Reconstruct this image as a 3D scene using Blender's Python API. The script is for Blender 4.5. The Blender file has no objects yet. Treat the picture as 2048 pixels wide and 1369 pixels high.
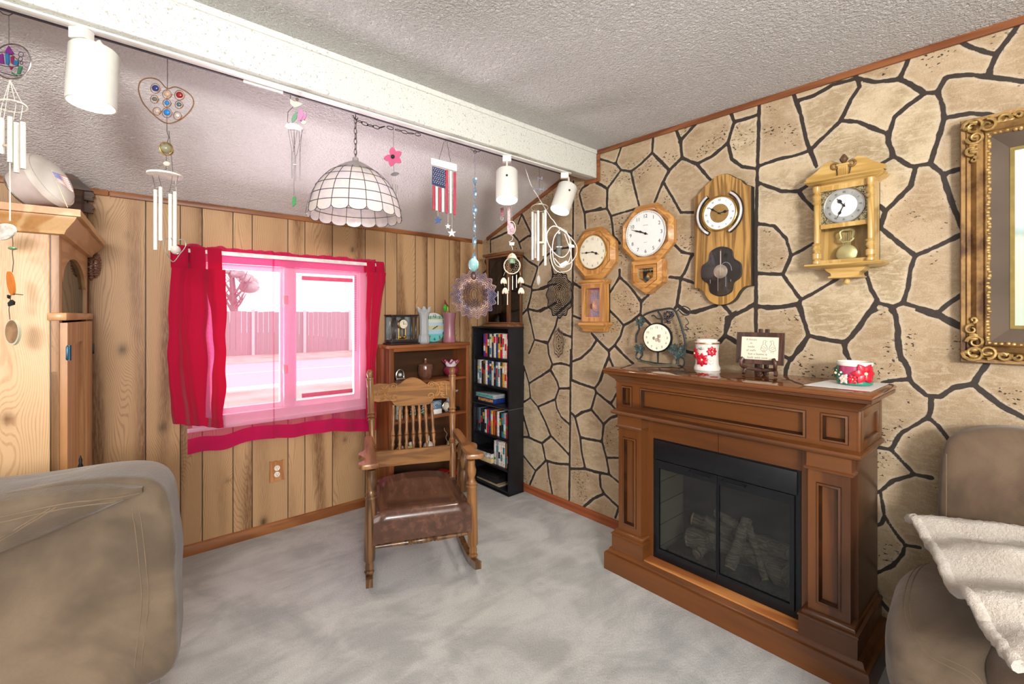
import bpy, bmesh, math, random
import numpy as np
from math import sin, cos, pi, radians as R, sqrt, atan2, exp
from mathutils import Vector, Matrix, noise
random.seed(7)
SC = bpy.context.scene
COL = SC.collection
# ---------------------------------------------------------------- camera
F, CX, HY = 925.6, 1024.0, 632.0                 # focal length and horizon of the 2048x1369 frame
YAW = -41.05
CAM = Vector((-2.419, -3.156, 1.347))
FW = Vector((-sin(R(YAW)), cos(R(YAW)), 0)); RT = Vector((FW.y, -FW.x, 0)); UP = Vector((0, 0, 1))
cd = bpy.data.cameras.new('camera'); cam = bpy.data.objects.new('camera', cd); COL.objects.link(cam)
cd.sensor_width = 36; cd.lens = 36 * F / 2048; cd.clip_start = .02; cd.clip_end = 200
cd.shift_y = -(684.5 - HY) / 2048
cam.location = CAM; cam.rotation_euler = (R(90), 0, R(YAW)); SC.camera = cam
# ---------------------------------------------------------------- daylight, added fill lights, exposure
W = bpy.data.worlds.new('world'); SC.world = W; W.use_nodes = True
bg = W.node_tree.nodes['Background']; bg.inputs[0].default_value = (.93, .97, 1, 1); bg.inputs[1].default_value = 3.1
def area(name, loc, target, size, power, col=(1, 1, 1)):
    l = bpy.data.lights.new(name, 'AREA'); l.shape = 'RECTANGLE'; l.size, l.size_y = size; l.energy = power; l.color = col
    o = bpy.data.objects.new(name, l); COL.objects.link(o); o.location = loc
    o.rotation_euler = (Vector(target) - Vector(loc)).to_track_quat('-Z', 'Y').to_euler(); return o
area('ceiling_fill_near', (-2.3, -3.6, 2.36), (-2.2, -3.3, 0), (2.2, 1.6), 27, (1, .97, .93))  # added soft fill under the ceiling, no fixture behind it
area('rear_fill', (-3.0, -6.3, 1.3), (-1.2, -.6, 1.2), (3.4, 2.2), 98, (1, .99, .97))  # added fill from behind the camera, no door stands there
area('side_fill', (-4.5, -3.6, 1.4), (-.2, -2.0, 1.0), (2.4, 1.7), 36, (1, .99, .97))  # added fill from the left, that wall has no window
area('ceiling_uplight_fill', (-3.0, -4.9, 1.75), (-2.4, -3.9, 2.5), (.5, .5), 160, (1, .97, .94))  # added unseen uplight that brightens the main ceiling, not a lamp of the room
area('outdoor_bounce_fill', (-1.55, 1.1, .25), (-1.6, -.7, 2.2), (1.6, 1.2), 270, (1, .95, .97))  # added lamp outdoors, stands in for ground bounce onto the sloped ceiling
SC.view_settings.view_transform = 'Standard'; SC.view_settings.look = 'None'
SC.view_settings.exposure = 0.0; SC.view_settings.gamma = 1; SC.view_settings.use_curve_mapping = False
SC.cycles.use_denoising = True; SC.cycles.max_bounces = 8; SC.cycles.transparent_max_bounces = 16
SC.cycles.caustics_reflective = False; SC.cycles.caustics_refractive = False; SC.cycles.sample_clamp_indirect = 4
# ---------------------------------------------------------------- where a pixel's ray meets a plane of the room
def ray(px, py): return FW + RT * ((px - CX) / F) + UP * ((HY - py) / F)
def onX(px, py, X=0): d = ray(px, py); return CAM + d * ((X - CAM.x) / d.x)
def onY(px, py, Y=0): d = ray(px, py); return CAM + d * ((Y - CAM.y) / d.y)
def onZ(px, py, Z=0): d = ray(px, py); return CAM + d * ((Z - CAM.z) / d.z)
def depth(p): return (Vector(p) - CAM).dot(FW)
# ---------------------------------------------------------------- mesh helpers
def wm(o):
    m = Matrix.LocRotScale(o.location, o.rotation_euler, o.scale)
    return wm(o.parent) @ m if o.parent else m
def meta(o, label=None, cat=None, group=None, kind=None):
    if label: o['label'] = label
    if cat: o['category'] = cat
    if group: o['group'] = group
    if kind: o['kind'] = kind
    return o
def thing(name, label, cat, loc=(0, 0, 0), rz=0, group=None, rx=0, ry=0):
    o = bpy.data.objects.new(name, None); o.empty_display_size = .05; COL.objects.link(o)
    o.location = loc; o.rotation_euler = (R(rx), R(ry), R(rz)); return meta(o, label, cat, group)
def copy_tree(o, parent=None):
    c = o.copy(); COL.objects.link(c); c.parent = parent
    for ch in [x for x in KIDS.get(o.name, [])]: n = copy_tree(ch, c); KIDS.setdefault(c.name, []).append(n)
    return c
KIDS = {}
def M(loc=(0, 0, 0), rx=0, ry=0, rz=0, s=None):
    from mathutils import Euler
    m = Matrix.Translation(Vector(loc)) @ Euler((R(rx), R(ry), R(rz))).to_matrix().to_4x4()
    if s: m = m @ Matrix.Diagonal((*s, 1)) if not isinstance(s, (int, float)) else m @ Matrix.Scale(s, 4)
    return m
def look(p0, p1):
    d = Vector(p1) - Vector(p0); return Matrix.Translation(Vector(p0)) @ d.to_track_quat('Z', 'Y').to_matrix().to_4x4()
class MB:
    def __init__(s): s.v = []; s.f = []; s.mi = []; s.m = 0
    def add(s, vs, fs, mat=None):
        n = len(s.v)
        s.v += [tuple(mat @ Vector(v)) for v in vs] if mat is not None else [tuple(v) for v in vs]
        s.f += [tuple(i + n for i in f) for f in fs]; s.mi += [s.m] * len(fs); return s
    def bm_add(s, bm, mat=None):
        bm.verts.index_update(); vs = [v.co[:] for v in bm.verts]; fs = [[v.index for v in f.verts] for f in bm.faces]; bm.free(); return s.add(vs, fs, mat)
    def box(s, c, d, b=0, seg=2, mat=None):
        bm = bmesh.new(); bmesh.ops.create_cube(bm, size=1)
        for v in bm.verts: v.co = Vector((v.co.x * d[0] + c[0], v.co.y * d[1] + c[1], v.co.z * d[2] + c[2]))
        if b: bmesh.ops.bevel(bm, geom=bm.edges[:], offset=min(b, min(d) * .48), segments=seg, affect='EDGES', profile=.5)
        return s.bm_add(bm, mat)
    def bb(s, x0, x1, y0, y1, z0, z1, b=0, seg=2, mat=None): return s.box(((x0 + x1) / 2, (y0 + y1) / 2, (z0 + z1) / 2), (abs(x1 - x0), abs(y1 - y0), abs(z1 - z0)), b, seg, mat)
    def lathe(s, prof, n=24, mat=None, a0=0, a1=2 * pi):
        full = abs(a1 - a0 - 2 * pi) < 1e-6; k = n if full else n + 1; vs = []; fs = []
        for r, z in prof:
            for i in range(k): a = a0 + (a1 - a0) * i / n; vs.append((r * cos(a), r * sin(a), z))
        for j in range(len(prof) - 1):
            for i in range(n):
                i2 = (i + 1) % k; a, b, c, d = j * k + i, j * k + i2, (j + 1) * k + i2, (j + 1) * k + i
                if prof[j][0] < 1e-6: fs.append((a, c, d))
                elif prof[j + 1][0] < 1e-6: fs.append((a, b, c))
                else: fs.append((a, b, c, d))
        return s.add(vs, fs, mat)
    def cyl(s, p0, p1, r0, r1=None, n=12):
        r1 = r0 if r1 is None else r1; L = (Vector(p1) - Vector(p0)).length
        return s.lathe([(0, 0), (r0, 0), (r1, L), (0, L)], n, look(p0, p1))
    def turned(s, p0, p1, prof, n=14):
        L = (Vector(p1) - Vector(p0)).length; return s.lathe([(0, prof[0][1] * L)] + [(r, z * L) for r, z in prof] + [(0, prof[-1][1] * L)], n, look(p0, p1))
    def tube(s, pts, r, n=8, closed=False, cap=True):
        pts = [Vector(p) for p in pts]; k = len(pts); vs = []; fs = []; up = None
        for i, p in enumerate(pts):
            if closed: t = pts[(i + 1) % k] - pts[i - 1]
            else: t = pts[min(i + 1, k - 1)] - pts[max(i - 1, 0)]
            if t.length < 1e-9: t = Vector((0, 0, 1))
            t.normalize()
            if up is None: up = t.orthogonal().normalized()
            up = (up - t * up.dot(t)); up = up.normalized() if up.length > 1e-6 else t.orthogonal().normalized()
            w = t.cross(up); rr = r[i] if isinstance(r, (list, tuple)) else r
            for j in range(n): a = 2 * pi * j / n; vs.append(p + (up * cos(a) + w * sin(a)) * rr)
        for i in range(k if closed else k - 1):
            i2 = (i + 1) % k
            for j in range(n): j2 = (j + 1) % n; fs.append((i * n + j, i * n + j2, i2 * n + j2, i2 * n + j))
        if cap and not closed: fs.append(tuple(range(n))[::-1]); fs.append(tuple((k - 1) * n + j for j in range(n)))
        return s.add(vs, fs)
    def sph(s, c, r, n=14, mat=None, sc=(1, 1, 1)):
        m = Matrix.Translation(Vector(c)) @ (mat or Matrix()) @ Matrix.Diagonal((*sc, 1))
        k = max(6, n // 2); return s.lathe([(r * sin(pi * i / k) if 0 < i < k else 0, -r * cos(pi * i / k)) for i in range(k + 1)], n, m)
    def torus(s, c, Rr, r, n=28, k=8, mat=None, sx=1, sz=1):
        m = Matrix.Translation(Vector(c)) @ (mat or Matrix())
        return s.tube([m @ Vector((Rr * sx * cos(2 * pi * i / n), 0, Rr * sz * sin(2 * pi * i / n))) for i in range(n)], r, k, True)
    def prism(s, poly, y0, y1, mat=None):                      # outline in the XZ plane, from y0 back to y1
        n = len(poly); vs = [(x, y0, z) for x, z in poly] + [(x, y1, z) for x, z in poly]
        fs = [tuple(range(n)), tuple(range(n, 2 * n))[::-1]] + [(i, i + n, (i + 1) % n + n, (i + 1) % n) for i in range(n)]
        return s.add(vs, fs, mat)
    def ring(s, o, i, y0, y1, yi=None, mat=None):              # frame between outline o and outline i (same number of points)
        n = len(o); yi = y0 if yi is None else yi
        vs = [(x, y0, z) for x, z in o] + [(x, yi, z) for x, z in i] + [(x, y1, z) for x, z in o] + [(x, y1, z) for x, z in i]; fs = []
        for k in range(n):
            q = (k + 1) % n
            fs += [(k, q, q + n, k + n), (k + n, q + n, q + 3 * n, k + 3 * n), (q, k, k + 2 * n, q + 2 * n), (k + 2 * n, k + 3 * n, q + 3 * n, q + 2 * n)]
        return s.add(vs, fs, mat)
    def loft(s, loops, mat=None, cap=True):                    # closed loops of 3-D points
        n = len(loops[0]); vs = [p for l in loops for p in l]; fs = []
        for j in range(len(loops) - 1):
            for i in range(n): q = (i + 1) % n; fs.append((j * n + i, j * n + q, (j + 1) * n + q, (j + 1) * n + i))
        if cap: fs += [tuple(range(n))[::-1], tuple((len(loops) - 1) * n + i for i in range(n))]
        return s.add(vs, fs, mat)
    def grid(s, fn, nu, nv, th=0, mat=None, wrap=False):
        vs = [fn(i / nu, j / nv) for j in range(nv + 1) for i in range(nu + 1)]
        fs = [(j * (nu + 1) + i, j * (nu + 1) + i + 1, (j + 1) * (nu + 1) + i + 1, (j + 1) * (nu + 1) + i) for j in range(nv) for i in range(nu)]
        if th:
            bm = bmesh.new(); bv = [bm.verts.new(v) for v in vs]
            for f in fs: bm.faces.new([bv[i] for i in f])
            bmesh.ops.recalc_face_normals(bm, faces=bm.faces[:]); bmesh.ops.solidify(bm, geom=bm.faces[:], thickness=th); return s.bm_add(bm, mat)
        return s.add(vs, fs, mat)
    def puff(s, c, d, k=5, n=10, fn=None, mat=None):           # soft cushion block: a superquadric of a cube
        bm = bmesh.new(); bmesh.ops.create_cube(bm, size=2); bmesh.ops.subdivide_edges(bm, edges=bm.edges[:], cuts=n, use_grid_fill=True)
        for v in bm.verts:
            p = v.co.copy(); m = max(abs(p.x), abs(p.y), abs(p.z)); q = (abs(p.x) ** k + abs(p.y) ** k + abs(p.z) ** k) ** (1 / k)
            p = p * (m / q); w = Vector((p.x * d[0] / 2, p.y * d[1] / 2, p.z * d[2] / 2))
            if fn: w = Vector(fn(w, p))
            v.co = w + Vector(c)
        return s.bm_add(bm, mat)
    def text(s, t, size, mat, align='C', th=.0):
        vs, fs, w, h = glyphs(t); k = size
        ox = -w / 2 if align == 'C' else 0
        return s.add([((x + ox) * k, -th, (y - h / 2) * k) for x, y in vs], fs, mat)
    def build(s, name, mats, parent=None, smooth=38, world=False, sub=0):
        me = bpy.data.meshes.new(name); me.from_pydata(s.v, [], s.f); mats = mats if isinstance(mats, (list, tuple)) else [mats]
        for m in mats: me.materials.append(m)
        me.polygons.foreach_set('material_index', s.mi)
        bm = bmesh.new(); bm.from_mesh(me); bmesh.ops.recalc_face_normals(bm, faces=bm.faces[:])
        ca = R(smooth)
        for f in bm.faces: f.smooth = True
        for e in bm.edges:
            if len(e.link_faces) == 2: e.smooth = e.calc_face_angle(0) < ca
        if world and parent: bmesh.ops.transform(bm, matrix=wm(parent).inverted(), verts=bm.verts[:])
        bm.to_mesh(me); bm.free()
        o = bpy.data.objects.new(name, me); COL.objects.link(o)
        if parent: o.parent = parent; KIDS.setdefault(parent.name, []).append(o)
        if sub: m = o.modifiers.new('subdivision', 'SUBSURF'); m.levels = m.render_levels = sub
        return o
def drape(mb, pts, d, r, out, lift=.0, n=5, mat=None):         # lays a cord on a surface already built in mb
    from mathutils.bvhtree import BVHTree
    t = BVHTree.FromPolygons(mb.v, mb.f); d = Vector(d).normalized(); q = []
    for p in pts:
        h = t.ray_cast(Vector(p) - d * .5, d)
        if h[0] is not None: q.append(h[0] - d * lift)
    if len(q) > 2: out.tube(q, r, n)
_G = {}
def glyphs(t):
    if t not in _G:
        cu = bpy.data.curves.new('t', 'FONT'); cu.body = t; cu.size = 1; cu.resolution_u = 3; o = bpy.data.objects.new('t', cu); COL.objects.link(o)
        me = bpy.data.meshes.new_from_object(o.evaluated_get(bpy.context.evaluated_depsgraph_get()))
        vs = [(v.co.x, v.co.y) for v in me.vertices]; fs = [tuple(p.vertices) for p in me.polygons]
        x0 = min(v[0] for v in vs); x1 = max(v[0] for v in vs); y0 = min(v[1] for v in vs); y1 = max(v[1] for v in vs)
        _G[t] = ([(x - x0, y - y0) for x, y in vs], fs, x1 - x0, y1 - y0)
        bpy.data.objects.remove(o); bpy.data.curves.remove(cu); bpy.data.meshes.remove(me)
    return _G[t]
def circ(r, n=32, cx=0, cz=0, sx=1, sz=1, a0=0): return [(cx + r * sx * cos(a0 + 2 * pi * i / n), cz + r * sz * sin(a0 + 2 * pi * i / n)) for i in range(n)]
def rect(x0, x1, z0, z1): return [(x0, z0), (x1, z0), (x1, z1), (x0, z1)]
def smooth_pts(pts, k=6, closed=False):                        # Catmull-Rom through points
    P = [Vector(p) for p in pts]; n = len(P); out = []
    for i in range(n if closed else n - 1):
        a, b, c, d = (P[(i - 1) % n], P[i], P[(i + 1) % n], P[(i + 2) % n]) if closed else (P[max(i - 1, 0)], P[i], P[i + 1], P[min(i + 2, n - 1)])
        for j in range(k):
            t = j / k; out.append(.5 * ((2 * b) + (c - a) * t + (2 * a - 5 * b + 4 * c - d) * t * t + (3 * b - a - 3 * c + d) * t ** 3))
    if not closed: out.append(P[-1])
    return out
# ---------------------------------------------------------------- materials
def lin(h):
    c = [int(h[i:i + 2], 16) / 255 for i in (0, 2, 4)]; return tuple(x / 12.92 if x <= .04045 else ((x + .055) / 1.055) ** 2.4 for x in c) + (1,)
class N:
    def __init__(s, name):
        s.m = bpy.data.materials.new(name); s.m.use_nodes = True; s.t = s.m.node_tree; s.b = s.t.nodes['Principled BSDF']; s.out = s.t.nodes['Material Output']
    def n(s, typ, ins=None, **kw):
        x = s.t.nodes.new('ShaderNode' + typ)
        for k, v in kw.items(): setattr(x, k, v)
        for k, v in (ins or {}).items(): s.set(x, k, v)
        return x
    def set(s, x, k, v):
        i = x.inputs[k]
        if isinstance(v, bpy.types.NodeSocket): s.t.links.new(v, i)
        elif isinstance(v, bpy.types.Node): s.t.links.new(v.outputs[0], i)
        else: i.default_value = v
    def math(s, op, a, b=0, c=0, clamp=False):
        x = s.n('Math', operation=op, use_clamp=clamp); s.set(x, 0, a); s.set(x, 1, b)
        if op in ('MULTIPLY_ADD', 'SMOOTH_MIN'): s.set(x, 2, c)
        return x.outputs[0]
    def ss(s, v, a, b, to0=0., to1=1.): return s.n('MapRange', {0: v, 1: a, 2: b, 3: to0, 4: to1}, interpolation_type='SMOOTHSTEP').outputs[0]
    def mix(s, f, a, b, mode='MIX'):
        x = s.n('Mix', data_type='RGBA', blend_type=mode); s.set(x, 0, f); s.set(x, 6, a); s.set(x, 7, b); return x.outputs[2]
    def noise(s, vec, scale, detail=3, rough=.5, dist=0): return s.n('TexNoise', {'Vector': vec, 'Scale': scale, 'Detail': detail, 'Roughness': rough, 'Distortion': dist}).outputs[0]
    def obj(s, scale=(1, 1, 1), rot=(0, 0, 0)): return s.n('Mapping', {0: s.n('TexCoord').outputs['Object'], 'Scale': scale, 'Rotation': rot}).outputs[0]
    def attr(s, name): return s.n('Attribute', attribute_name=name).outputs['Fac']
    def bump(s, h, strength=.3, dist=.01): s.set(s.b, 'Normal', s.n('Bump', {'Height': h, 'Strength': strength, 'Distance': dist}).outputs[0])
    def P(s, **kw):
        for k, v in kw.items(): s.set(s.b, {'col': 'Base Color', 'rough': 'Roughness', 'metal': 'Metallic', 'spec': 'Specular IOR Level', 'coat': 'Coat Weight', 'crough': 'Coat Roughness', 'trans': 'Transmission Weight', 'alpha': 'Alpha', 'ecol': 'Emission Color', 'emit': 'Emission Strength', 'sheen': 'Sheen Weight'}[k], v)
        return s.m
_M = {}
def paint(name, c, rough=.5, metal=0, var=.12, scale=30, bump=0, bscale=200, coat=0, spec=.5):
    if name in _M: return _M[name]
    k = N(name); a = lin(c); v = k.obj(); dark = tuple(x * (1 - var) for x in a[:3]) + (1,); lite = tuple(min(1, x * (1 + var)) for x in a[:3]) + (1,)
    k.P(col=k.mix(k.ss(k.noise(v, scale), .3, .7), dark, lite), rough=rough, metal=metal, coat=coat, spec=spec)
    if bump: k.bump(k.noise(v, bscale, 4), bump, .004)
    _M[name] = k.m; return k.m
def wood(name, dark, light, axis='z', grain=14, rough=.4, coat=.0, fine=.35, rings=1.0, crough=.15, spec=.4):
    if name in _M: return _M[name]
    k = N(name); st = {'x': (.09, 1, 1), 'y': (1, .09, 1), 'z': (1, 1, .09)}[axis]; v = k.obj(st)
    w = k.noise(v, grain * .45, 3, .55, .6); r = k.math('SINE', k.math('MULTIPLY', w, 38 * rings)); r = k.ss(r, -.9, 1)
    f = k.noise(v, grain * 9, 4, .6); big = k.noise(v, grain * .25, 2)
    m = k.math('ADD', k.math('MULTIPLY', r, .5), k.math('ADD', k.math('MULTIPLY', f, fine), k.math('MULTIPLY', k.math('SUBTRACT', big, .5), .6)), clamp=True)
    k.P(col=k.mix(m, lin(dark), lin(light)), rough=rough, coat=coat, crough=crough, spec=spec); k.bump(f, .08, .002); _M[name] = k.m; return k.m
def pane(name, tint=(1, 1, 1), refl=.08, rough=.02):             # a thin sheet of glass
    if name in _M: return _M[name]
    k = N(name); t = k.n('BsdfTransparent', {0: (*tint, 1)}); g = k.n('BsdfGlossy', {0: (1, 1, 1, 1), 1: rough})
    fr = k.math('ADD', k.math('MULTIPLY', k.math('POWER', k.n('LayerWeight', {0: .5}).outputs['Facing'], 4.), .5), refl * .4, clamp=True)
    k.t.links.new(k.n('MixShader', {0: fr, 1: t, 2: g}).outputs[0], k.out.inputs[0]); _M[name] = k.m; return k.m
def glassy(name, c, rough=.05, alpha=.55, metal=0):                # coloured, partly clear
    if name in _M: return _M[name]
    k = N(name); v = k.obj(); a = lin(c)
    t = k.n('BsdfTransparent', {0: k.mix(.45, a, (1, 1, 1, 1))})
    k.P(col=k.mix(k.noise(v, 40), tuple(x * .8 for x in a[:3]) + (1,), a), rough=rough, metal=metal)
    k.t.links.new(k.n('MixShader', {0: alpha, 1: t, 2: k.b}).outputs[0], k.out.inputs[0]); _M[name] = k.m; return k.m
def glow(name, c, e):
    if name in _M: return _M[name]
    k = N(name); k.P(col=lin(c), ecol=lin(c), emit=e); _M[name] = k.m; return k.m
BRASS = paint('brass', 'c9a45c', .28, 1, .1); STEEL = paint('steel', 'c9c9c6', .25, 1, .06); BLACKMETAL = paint('black_metal', '1c1c1e', .42, .6, .15)
WHITE = paint('white_enamel', 'e9e8e2', .35, 0, .03); BLACK = paint('black_lacquer', '101012', .3, 0, .2); IRON = paint('dark_iron', '2c2a2b', .5, .7, .2)
THREAD = paint('pale_thread', 'd8d2c8', .8); DARKTHREAD = paint('dark_thread', '4c4444', .7); CREAM = paint('cream_dial', 'efe8d2', .5, 0, .04); DIALWHITE = paint('white_dial', 'f2f2ee', .45, 0, .02)
INK = paint('black_ink', '141414', .6); GLASS = pane('clear_glass', (.96, .97, .97), .08)
# ---------------------------------------------------------------- the room
ZE, YB0, YB1, ZB = 1.988, -1.233, -1.153, 2.25               # eave height, beam front and back, beam underside
XL, YF = -4.7, -6.6                                              # left and front walls, out of the picture
WX0, WX1, WZ0, WZ1 = -2.03, -1.06, .735, 1.685                  # window opening
PXL = [27, 100, 174.7, 291.3, 360.8, 404.7, 466, 504.5, 576, 610, 665, 730.6, 770.6, 794, 830.7, 854.3, 869.6, 898.6, 920, 955]
def attr_mesh(name, verts, faces, attrs, m, kind='structure', parent=None):
    me = bpy.data.meshes.new(name); me.from_pydata(verts, [], faces); me.materials.append(m)
    for k, a in attrs.items(): x = me.attributes.new(k, 'FLOAT', 'POINT'); x.data.foreach_set('value', np.asarray(a, dtype=np.float32))
    o = bpy.data.objects.new(name, me); COL.objects.link(o); meta(o, kind=kind); return o
def panel_material(name, light, dark, knot, rough=.5):
    k = N(name); ph = k.attr('phase'); pid = k.attr('plank'); gv = k.attr('groove'); kn = k.attr('knot'); st = k.attr('streak'); v = k.obj((1, 1, .12))
    ring = k.math('SINE', k.math('ADD', k.math('MULTIPLY', ph, 6.283), k.math('MULTIPLY', k.noise(v, 60, 3), 2.2)))
    line = k.ss(ring, .15, 1); fine = k.noise(v, 130, 4, .65)
    base = k.mix(k.math('MULTIPLY', pid, 1), lin(light), tuple(x * .86 for x in lin(light)[:3]) + (1,))
    c = k.mix(k.math('MULTIPLY', line, k.math('MULTIPLY', fine, .7)), base, lin(dark))
    c = k.mix(k.math('MULTIPLY', st, k.ss(fine, .2, .7, .35, 1)), c, lin(dark)); c = k.mix(kn, c, lin(knot))
    c = k.mix(k.ss(gv, .0012, .0034), lin('2a1c12'), c); k.P(col=c, rough=rough, spec=.35)
    h = k.math('ADD', k.ss(gv, .001, .006), k.math('MULTIPLY', fine, .12)); k.bump(h, .35, .004); return k.m
GX = sorted(onY(p, 900).x for p in PXL if p >= 100)
def grain(us, vs, grooves, knots, seed=0, f=170, amp=6.):
    """how the printed grain runs: phase of the growth rings, plank tone, distance to a groove, knots and dark streaks"""
    ph = []; pid = []; gv = []; kn = []; st = []
    g = [-99] + list(grooves) + [99]; rnd = random.Random(seed); tone = [rnd.random() for _ in g]; off = [rnd.uniform(0, 50) for _ in g]; am = [rnd.choice([.35, 1, 1, 1.5]) for _ in g]
    for u, v in zip(us, vs):
        i = max(j for j in range(len(g)) if g[j] <= u); o = off[i]; x = u - g[i] if g[i] > -90 else u
        p = f * x * .75 + amp * am[i] * (noise.noise((x * 7 + o, v * 1.5 + o, seed)) * 1.6 + noise.noise((x * 18 + o, v * 3 + o, seed + 5)) * .5)
        d = 0.
        for ku, kv, ks, kd in knots:
            if (g[i] < ku < g[i + 1]) or ku < g[1]:
                q = ((u - ku) / ks) ** 2 + ((v - kv) / (ks * 1.5)) ** 2
                p += 4.5 * exp(-q / 7) ; d = max(d, kd * exp(-q * 2.2))
        s = noise.noise((x * 9 + o, v * .9 + o * .3, seed + 9)); s = max(0, min(1, (s - .04) * 3)) * (.95 if am[i] > .9 else .3)
        ph.append(p); pid.append(tone[i]); gv.append(min(abs(u - g[i]), abs(g[i + 1] - u))); kn.append(d); st.append(s)
    return dict(phase=ph, plank=pid, groove=gv, knot=kn, streak=st)
def kpx(px, py, s, d): p = onY(px, py); return (p.x, p.z, s, d)
KNOTS = [kpx(245, 700, .03, .8), kpx(325, 855, .03, .7), kpx(705, 500, .022, .9), kpx(455, 962, .015, .7), kpx(527, 1045, .03, 1), kpx(690, 880, .02, .8), kpx(255, 470, .02, .3), kpx(620, 555, .012, .6), kpx(890, 640, .02, .5)]
xs = sorted(set(np.round(np.linspace(XL, 0, 330), 4)) | {WX0, WX1} | {round(g + e, 4) for g in GX for e in (-.004, -.0015, 0, .0015, .004)}); zs = sorted(set(np.round(np.linspace(0, ZE + .03, 120), 4)) | {WZ0, WZ1})
V = [(x, 0, z) for z in zs for x in xs]; nx = len(xs); Fc = []
for j in range(len(zs) - 1):
    for i in range(nx - 1):
        mx, mz = (xs[i] + xs[i + 1]) / 2, (zs[j] + zs[j + 1]) / 2
        if WX0 < mx < WX1 and WZ0 < mz < WZ1: continue
        Fc.append((j * nx + i, j * nx + i + 1, (j + 1) * nx + i + 1, (j + 1) * nx + i))
PANEL = panel_material('printed_wood_paneling', 'c29c72', '6d482c', '3d2616')
attr_mesh('wall_back', V, Fc, grain([v[0] for v in V], [v[2] for v in V], GX, KNOTS, 3), PANEL)
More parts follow.
